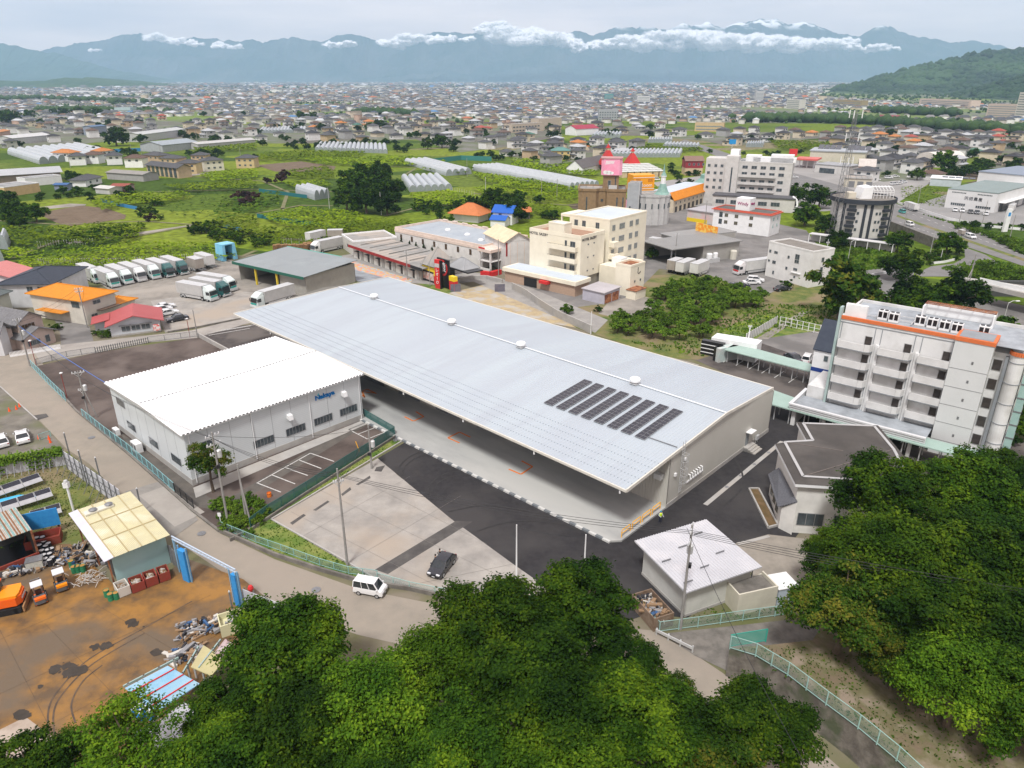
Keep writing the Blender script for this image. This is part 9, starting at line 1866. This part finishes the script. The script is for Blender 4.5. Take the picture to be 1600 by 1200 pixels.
# == PEOPLE
SKIN=mat('skin',(.48,.28,.19),rough=.6)
def person(label,xy,rz,top,legs,helmet=None,vest=None,hair=(.02,.015,.012),arms='down',stride=0.0,height=1.72):
 k=height/1.75;bm=bmesh.new();sl=None
 me=bpy.data.meshes.new('body');V,E,R=[],[],[]
 def v(x,y,z,r):V.append((x*k,y*k,z*k));R.append(r*k);return len(V)-1
 pel=v(0,0,.95,.15);wa=v(.01,0,1.12,.135);ch=v(.01,0,1.34,.165);nk_=v(.0,0,1.49,.06);hd0=v(.02,0,1.60,.085);hd1=v(.015,0,1.70,.075);no=v(.105,0,1.615,.018)
 E+=[(pel,wa),(wa,ch),(ch,nk_),(nk_,hd0),(hd0,hd1),(hd0,no)]
 for s in(-1,1):
  st=stride*s;hp=v(.0,.09*s,.90,.10);kn=v(.03+st*.5,.10*s,.50,.07);an=v(-.02+st,.10*s,.09,.048);to=v(.15+st,.11*s,.04,.04);E+=[(pel,hp),(hp,kn),(kn,an),(an,to)]
  sh=v(0,.19*s,1.42,.065)
  if arms=='down':el=v(-.02,.25*s,1.14,.048);wr=v(.06,.27*s,.90,.032);dx,dz=.015,-.07
  elif arms=='fold':el=v(.04,.26*s,1.16,.048);wr=v(.24,.08*s,1.20,.032);dx,dz=.05,-.02
  else:el=v(.02,.28*s,1.16,.048);wr=v(.26,.2*s,1.12,.032);dx,dz=.07,0
  E+=[(ch,sh),(sh,el),(el,wr)]
  b=V[wr];b=(b[0]/k,b[1]/k,b[2]/k);pm_=v(b[0]+dx,b[1],b[2]+dz,.03);E.append((wr,pm_))
  for f in range(4):
   o_=(f-1.5)*.018;l=(.07,.08,.075,.06)[f];f1=v(b[0]+dx*1.8+o_*(1 if dz<-.03 else.2),b[1]+o_*(0 if dz<-.03 else 1),b[2]+dz*1.6-(.01 if dz>-.03 else 0),.009);f2=v(b[0]+dx*2+o_+(l*.5 if dz>-.03 else.01),b[1]+o_*.3,b[2]+dz*1.6-l*(.8 if dz<-.03 else.4),.008);E+=[(pm_,f1),(f1,f2)]
  th=v(b[0]+dx*.8+.035,b[1]-.02*s,b[2]+dz*.7,.010);E.append((pm_,th))
 me.from_pydata(V,E,[]);o=bpy.data.objects.new('person',me);COL.objects.link(o);sk_=o.modifiers.new('skin','SKIN');lay=me.skin_vertices[0].data
 for i,r in enumerate(R):lay[i].radius=(r,r*(1.0 if i>2 else 1.25))if i not in(0,1,2)else(r*.75,r*1.1)
 lay[0].use_root=True;sb=o.modifiers.new('sub','SUBSURF');sb.levels=1;sb.render_levels=1
 dg=bpy.context.evaluated_depsgraph_get();dg.update();m2=bpy.data.meshes.new_from_object(o.evaluated_get(dg));bpy.data.objects.remove(o)
 m2.materials.clear();[m2.materials.append(q)for q in(SKIN,top,legs,BLACK)]
 mi=[]
 for p in m2.polygons:
  c=p.center;z=c.z/k;mi.append(0 if z>1.47 else(3 if z<.1 else(2 if z<.93 and abs(c.y)<.22*k and not(abs(c.y)>.2*k and z>.75)else(0 if(z<.90 and abs(c.y)>.2*k)else 1))))
 m2.polygons.foreach_set('material_index',mi);m2.polygons.foreach_set('use_smooth',[True]*len(mi));m2.name='person'
 b=put('person',m2,None,(xy[0],xy[1],0),rz);tag(b,label,'person')
 MB().lathe((.005*k,0),[(.095*k,1.60*k),(.102*k,1.66*k),(.095*k,1.72*k),(.06*k,1.765*k),(.01,1.775*k)],14).bd('helmet' if helmet else 'hair',helmet or mat('dark_hair',hair,rough=.6),b)
 mb=MB();[mb.box(.10*k,s*.033*k-.008,1.635*k,.108*k,s*.033*k+.008,1.647*k)for s in(-1,1)];mb.bd('eyes',BLACK,b);MB().box(.098*k,-.02*k,1.565*k,.104*k,.02*k,1.572*k).bd('mouth',mat('lip',(.3,.1,.08),rough=.6),b)
 if vest:mb=MB();mb.lathe((.01*k,0),[(.17*k,1.02*k),(.19*k,1.2*k),(.2*k,1.38*k),(.12*k,1.47*k)],14);ve=mb.bd('safety_vest',vest,b);ve.scale=(.78,1.12,1)
 return b
KB=mat('black_cloth',(.015,.015,.018),rough=.8);VEST=mat('lime_vest',(.55,.75,.04),rough=.6)
person('standing person in black clothes, left one of the two beside the black hatchback',P(681,886),.2,KB,KB,arms='fold')
person('person in a black top, right one of the two beside the black hatchback',P(688,877),3.4,KB,KB,arms='fold')
person('worker in a blue helmet and lime safety vest standing at the warehouse corner',P(1031,817),math.radians(-70),mat('white_sleeve',(.5,.52,.54),rough=.8),mat('navy_trousers',(.02,.025,.05),rough=.8),helmet=mat('helmet_blue',(.02,.28,.50),rough=.3),vest=VEST,arms='fore',stride=.06)
# == POLES AND WIRES
POLEC=mat('pole_concrete',(.30,.29,.275),(.22,.215,.205),1.2,.8);INSU=mat('insulator',(.55,.56,.57),rough=.3);WIRE=mat('cable_black',(.02,.02,.022),rough=.5)
POLES={}
def pole(key,px,label,h=12.0,arm=None,az=0.0,trans=False,m=POLEC,r=.15,lamp=False,brace=None,group=None):
 c=P(*px);t=Tg('utility_pole',label,'utility pole',(c.x,c.y,0),az,group);MB().tube([(0,0,-.2),(0,0,h)],[r,r*.65],10).bd('pole',m,t)
 if arm:
  for z,w in arm:
   a=MB();a.bar((-w/2,0,h-z),(w/2,0,h-z),.1);a.bar((-w*.35,0,h-z-.02),(0,0,h-z-.7),.05);a.bar((w*.35,0,h-z-.02),(0,0,h-z-.7),.05);ar=a.bd('crossarm',SILV,t);mb=MB();[mb.lathe((x,0),[(.07,h-z+.05),(.09,h-z+.15),(.05,h-z+.3)],8)for x in(-w/2+.1,-w*.2,w*.2,w/2-.1)];mb.bd('insulators',INSU,ar)
 if trans:MB().lathe((.42,.0),[(.28,h-3.4),(.3,h-3.3),(.3,h-2.5),(.2,h-2.4)],12).bd('transformer',SILV,t);MB().box(-.35,-.35,h-4.6,.1,-.1,h-4.2).bd('switch_box',BLACK,t)
 if lamp:MB().tube([(0,0,h-.2),(.8,0,h+.3),(1.6,0,h+.3)],.06,6).bd('lamp_arm',SILV,t);MB().box(1.4,-.14,h+.2,2.2,.14,h+.36).bd('lamp_head',WHITE,t)
 if brace:b=P(*brace)-c;ca,sa=math.cos(-az),math.sin(-az);MB().bar((b.x*ca-b.y*sa,b.x*sa+b.y*ca,0),(0,0,h*.72),.16).bd('brace',m,t)
 POLES[key]=Vector((c.x,c.y,h));return t
A1=[(.5,1.8),(1.6,1.8)]
pole('a',(357,820),'concrete power pole with crossarms and transformer rising from the weeds',12.6,A1+[(2.8,1.4)],.9,True)
pole('a2',(386,815),'shorter leaning brace pole beside the transformer pole',8,None,0,False,brace=(392,818))
pole('b',(543,884),'tall concrete pole in the middle of the grass verge by the road',12.4,[(1.6,1.2)],.4)
pole('c',(581,732),'concrete pole with grey boxes behind the parking bays fence',6.8,None,0,True)
pole('d',(1063,983),'concrete power pole in front of the white shed',12.2,A1,1.2,True)
pole('e',(140,654),'power pole with round transformer inside the pale blue fence',8.2,[(.3,1.8),(3.2,1.2)],.5,True,brace=(152,652))
pole('f',(47,572),'power pole at the street corner by the grey-tiled house',9.5,[(.4,1.5)],.9,True)
pole('g',(137,512),'power pole beside the orange-tiled house',9.0,[(.3,1.6),(.9,1.6)],.3)
pole('h',(309,528),'slim grey pole at the corner of the back yard',6.2,None,r=.12)
pole('i',(807,905),'white steel pole rising behind the foreground trees, left one',7,None,m=WHITE,r=.1);pole('j',(911,930),'white steel pole with stay wire behind the foreground trees, right one',7.6,None,m=WHITE,r=.1)
pole('k',(1505,478),'pale pole with a raking brace beside the slip road',12.5,None,r=.16,brace=(1487,486));pole('l',(1285,430),'pale lamp post beside the white three-storey block',10,[(1,1)],m=SILV,r=.13);pole('m',(1453,397),'slim post inside the slip road loop, upper',7,None,m=SILV,r=.1)
pole('n',(1469,408),'short yellowish post with a round sign inside the slip road loop',3.5,None,m=WHITE,r=.08);pole('o',(1576,378),'pale pole on the highway bank near the factory',9,None,r=.14);pole('p',(1498,350),'grey pole on the highway bank under the factory sign',7,None,r=.12);pole('q',(1534,352),'grey pole right of the factory front',9,None,r=.12);pole('r',(1434,318),'dark pole beside the meadow',8,None,r=.12);pole('s',(1413,352),'grey pole on the highway edge by the round hotel',8,None,r=.12)
pole('t',(1054,412),'dark pole in front of the transport depot',9,[(.5,1.4)]);pole('u',(1131,345),'dark pole beside the white hotel with the lettering box',9,None);pole('v',(1101,352),'dark pole near the pastel hall',9,None);pole('w',(1214,325),'dark pole in front of the big white hotel',10,[(.5,1.6)])
pole('x',(637,437),'grey pole in front of the red-edged hall',8,[(.4,1)]);pole('y',(672,447),'slim pole left of the red pylon sign',6.5,None,r=.1);pole('z',(779,430),'pole at the hotel forecourt',10,None);pole('aa',(596,336),'pale pole at the foot of the round grove, right',9,None,m=SILV);pole('ab',(515,326),'pale pole at the foot of the round grove, left',8.5,None,m=SILV)
pole('ac',(870,312),'pole in the vineyards left of the brown castle hotel',9,[(.5,1.4)]);pole('ad',(846,306),'second pole in the vineyards left of the brown castle hotel',8,None);pole('ae',(923,522),'white post at the end of the curved wall',5,None,m=WHITE,r=.1);pole('af',(1166,556),'short white pole at the gatehouse',6.2,[(.2,.8)],m=WHITE,r=.12);pole('ag',(206,240),'far pole among the left village houses',10,None);pole('ah',(110,262),'far pole by the left greenhouses',9,None)
pole('ai',(224,256),'far pole behind the beige apartments',11,None);pole('aj',(253,250),'far pole right of the beige apartments',11,None);pole('ak',(308,220),'far tall pole in front of the pale halls',14,None);pole('al',(377,252),'far pole right of the lone sand-yellow house',9,None);pole('am',(759,308),'pole behind the long greenhouse',9,None,m=SILV);pole('an',(730,276),'pole at the end of the white tunnels',10,None)
c=P(1323,417);pole('st',(1323,417),'curved-arm street lamp below the round hotel',7.5,None,m=SILV,r=.09,lamp=True);pole('st2',(1560,530),'curved-arm street lamp by the underpass',8,None,m=SILV,r=.09,lamp=True)
for x,y,h,lab in((105,622,4.5,'thin rust-red lamp post inside the pale blue fence'),(57,572,5,'thin rust-red post at the street corner'),(297,527,4,'thin rust-red post by the slim grey pole')):
 c=P(x,y);t=Tg('lamp_post',lab,'lamp post',(c.x,c.y,0));MB().tube([(0,0,0),(0,0,h)],.06,6).bd('post',mat('rust_red_post',(.22,.04,.03),rough=.7),t);MB().box(-.2,-.1,h,.2,.3,h+.15).bd('lamp_head',WHITE,t)
for x,y,h,lab in((163,772,5.4,'steel post in the sheet fence of the solar lot, near one'),(137,760,5.4,'steel post in the sheet fence of the solar lot, middle one'),(112,722,4.6,'brown post at the corner of the sheet fence'),(222,800,3.4,'thin lamp rod at the roof of the cream-roofed shed'),(365,962,3.0,'short dark post beside the yellow bin')):
 c=P(x,y);t=Tg('steel_post',lab,'post',(c.x,c.y,0));MB().tube([(0,0,0),(0,0,h)],.09,8).bd('post',STEEL,t);MB().lathe((0,0),[(.12,h),(.05,h+.15)],8).bd('cap',SILV,t)
def wire(a,b,label,dz=(0,0),dx=0,sag=.8,r=.022,m=WIRE):
 A=(POLES[a]if isinstance(a,str)else Vector(a)).copy();B=(POLES[b]if isinstance(b,str)else Vector(b)).copy();A.z-=dz[0];B.z-=dz[1]
 n=(B-A);n.z=0;n.normalize();n=Vector((-n.y,n.x,0))*dx;A+=n;B+=n;pts=[A.lerp(B,i/16)+Vector((0,0,-sag*4*(i/16)*(1-i/16)))for i in range(17)]
 o=A.copy();tag(MB().tube([p-o for p in pts],r,5,False).bd('power_line',m,None,o),label,'power line')
E_=(95,40,13)
for a,b,n,nm in(('a','b',3,'from the transformer pole to the verge pole'),('b','d',3,'from the verge pole across the yard to the shed pole'),('f','e',2,'from the street corner pole to the fenced transformer pole'),('g','f',2,'between the two poles among the left houses'),('e','a',2,'past the side wall of the white building to the weeds'),('d',(70,38,14),4,'from the shed pole over the right-hand trees'),('d',(19,30,11),1,'down from the shed pole over the lower road'),('a','c',1,'along the parking bays fence')):
 for i in range(n):wire(a,b,('power line '+nm+[', upper strand',', middle strand',', lower strand',', lowest strand'][i])if n>1 else 'single power line '+nm,(.3+.5*i,.3+.5*i),(i-1)*.5,.7+.15*i)
wire((W0.x-30,W0.y+20,9),'d','thin line crossing in front of the canopy floor to the shed pole',(0,.2),0,.6)if False else None
wire('f',(-41.5,84,7.7),'pale blue sleeved cable running from the street corner to the white building',(1.5,0),0,.9,.05,mat('blue_cable_sleeve',(.05,.14,.45),rough=.5))
wire('c','b','cable between the boxed pole and the verge pole',(.4,2),0,.6);wire('i','j','cable between the two white steel poles',(.2,.3),0,.3)
c=P(346,822);t=Tg('road_sign_post','small white sign post at the start of the road fence','sign',(c.x,c.y,0));MB().tube([(0,0,0),(0,0,1.9)],.05,6).bd('post',WHITE,t);MB().box(-.2,-.05,1.4,.2,0,1.9).bd('plate',WHITE,t)
c=P(562,706);t=Tg('orange_stay_guard','leaning orange guard tube at the foot of the boxed pole','guard',(c.x,c.y,0));MB().tube([(0,0,0),(-.5,.2,1.6)],.06,6).bd('tube',YEL,t)
c=P(421,776);drum('orange ball-like bucket in the weeds at the fence corner',c,ORG,ORG,'small items by the fence',.5)
t=None
for x,y,lab in((1371,230,'blue roadside gantry sign at the bridge road'),):
 c=P(x-228,236);t=Tg('gantry_sign',lab,'sign',(c.x,c.y,0));MB().tube([(0,0,0),(0,0,8)],.2,8).bd('post',SILV,t);MB().box(-2.6,-.2,5,2.6,0,8.4).bd('blue_panel',mat('sign_blue',(.02,.25,.60),rough=.4),t)
c=P(1569,362);t=Tg('tower_sign','tall slim white sign with blue mark on the factory roadside','sign',(c.x,c.y,0),.2);MB().box(-.9,-.4,0,.9,.4,8).bd('panel',WHITE,t);MB().box(-.5,-.45,5.5,.5,-.4,6.8).bd('blue_mark',BLUEP,t)
t=Tg('red_cube_sign','red pole sign of the commercial strip','sign',tuple(P(1236,262)),0);MB().tube([(0,0,0),(0,0,9)],.25,8).bd('post',SILV,t);MB().box(-2.4,-.5,7,2.4,.5,11).bd('red_panel',RED,t)
for pts,lab in(([(262,344),(300,352),(380,366),(455,380)][:0]or[(402,340),(450,348),(515,356)],'dark green net edging the grape trellis left of the grove'),([(405,300),(450,306),(480,310)],'blue net edging a trellis near the arched tunnels')):
 wP('net_edge',lab,pts,1.6,.08,mat('net_teal',(.02,.14,.16),rough=.8),'net')
wP('net_edge','turquoise net fence in front of the white tunnels behind the grove',[(672,256),(720,250),(768,252)],3.0,.1,mat('net_turquoise',(.04,.19,.17),rough=.8),'net');wP('net_edge','long blue net fence behind the left greenhouses',[(146,240),(180,238),(228,236)],2.4,.1,mat('net_blue',(.04,.20,.42),rough=.8),'net')
wP('net_edge','blue net along the trellis right of the ploughed field',[(158,315),(190,323),(215,328)],1.4,.1,mat('net_blue',(0,0,0)),'net');wP('net_edge','blue net along the trellis right of the field path',[(330,352),(360,358),(378,362)],1.4,.1,mat('net_blue',(0,0,0)),'net')
# == CLOUDS AND HAZE
def cloud(name,label,blobs,Yc,seed,soft=False):
 """blobs in photo pixels (x, y, radius); real puffs of vapour standing before the peaks"""
 rg=np.random.default_rng(seed);bm=bmesh.new();s=Yc*.9/F_PX
 for(x,y,r)in blobs:
  n=int(5+r)
  for i in range(n):
   a=rg.uniform(0,6.28);k=rg.random()**.6;_,X,Z=0,*PY(x+math.cos(a)*r*1.7*k,y-math.sin(a)*r*.5*k,Yc).xz;rr=r*s*rg.uniform(.25,.55)*(1.28 if soft else 1)
   mtx=Matrix.Translation((X,Yc+rg.uniform(-1,1)*r*s,Z))@Matrix.Diagonal((2.1*rr,1.3*rr,.66*rr,1));bmesh.ops.create_icosphere(bm,subdivisions=2,radius=1,matrix=mtx)
 me=bpy.data.meshes.new(name);bm.to_mesh(me);bm.free();o=put(name,me)
 rm=o.modifiers.new('fuse','REMESH');rm.mode='VOXEL';rm.voxel_size=s*.8
 tx=bpy.data.textures.new(name,'CLOUDS');tx.noise_scale=7*s;tx.noise_depth=6
 dm=o.modifiers.new('billow','DISPLACE');dm.texture=tx;dm.strength=9*s;dm.mid_level=.5;dm.texture_coords='GLOBAL'
 dg=bpy.context.evaluated_depsgraph_get();dg.update();m2=bpy.data.meshes.new_from_object(o.evaluated_get(dg));bpy.data.objects.remove(o);m2.name=name
 m=mat('cloud_core',(.84,.84,.86),rough=1,spec=0)
 if soft:
  m=bpy.data.materials.new('cloud_mist');m.use_nodes=True;N=m.node_tree.nodes;N.clear();ou=N.new('ShaderNodeOutputMaterial');v=N.new('ShaderNodeVolumePrincipled');v.inputs['Color'].default_value=(1,1,1,1);v.inputs['Density'].default_value=.0075;m.node_tree.links.new(v.outputs[0],ou.inputs['Volume'])
 m2.materials.clear();m2.materials.append(m);o=put(name,m2);o['kind']='stuff';o['label']=label;return o
BANK=[(770,44,14),(795,54,17),(825,58,18),(855,60,17),(885,68,12),(935,70,10),(962,68,13),(990,64,15),(1020,62,16),(1050,62,17),(1078,60,18),(1108,62,18),(1140,64,17),(1170,67,16),(1200,63,16),(1228,67,15),(1256,69,14),(1286,69,14),(1315,68,13),(1336,73,9),(1008,72,12),(1060,72,12),(1120,73,12),(1180,75,12),(1240,76,11),(902,76,7)]
SMALL=[(520,70,7),(541,68,8),(610,67,9),(638,61,11),(625,70,9),(680,61,10),(702,61,7),(731,61,6),(245,59,9),(272,63,8),(300,68,7),(340,70,7),(370,74,6),(150,78,4),(1360,76,8),(1381,73,8),(1402,76,4)]
for so in(False,True):
 cloud('cloud_bank' if not so else 'cloud_bank_mist','long white cloud bank lying along the high peaks' if not so else 'soft mist round the long cloud bank',BANK,13600,1,so)
 cloud('small_clouds' if not so else 'small_clouds_mist','small white clouds in front of the left peaks' if not so else 'soft mist round the small clouds',SMALL,13600,2,so)
hz=MB().box(-9450,-260,-2.0,9450,12450,1250).bd('haze',[])
m=bpy.data.materials.new('thin_air');m.use_nodes=True;N=m.node_tree.nodes;N.clear();ou=N.new('ShaderNodeOutputMaterial');v=N.new('ShaderNodeVolumePrincipled')
v.inputs['Color'].default_value=(.50,.745,1.0,1);v.inputs['Density'].default_value=0.85e-4;v.inputs['Anisotropy'].default_value=0.1
m.node_tree.links.new(v.outputs[0],ou.inputs['Volume']);hz.data.materials.append(m);hz['kind']='stuff';hz['label']='blue summer haze over the plain';hz.display_type='WIRE'
# == LABELS OF LOOK-ALIKES
ONES='first second third fourth fifth sixth seventh eighth ninth tenth eleventh twelfth thirteenth fourteenth fifteenth sixteenth seventeenth eighteenth nineteenth'.split()
def ordinal(n):
 if n<20:return ONES[n-1]
 t,u=divmod(n,10);return('twentieth thirtieth fortieth fiftieth sixtieth seventieth'.split()[t-2])if u==0 else 'twenty thirty forty fifty sixty seventy'.split()[t-2]+'-'+ONES[u-1]
sets={}
for o in SC.objects:
 if o.parent is None and o.get('category')and o.get('group'):sets.setdefault((o['label'],o['group']),[]).append(o)
for(lab,g),os_ in sets.items():
 if len(os_)>1 and len(lab.split())<=13:
  os_.sort(key=lambda o:topx(o.location.x,o.location.y,0)[0])
  for i,o in enumerate(os_):o['label']=lab+', '+ordinal(i+1)+' from left'
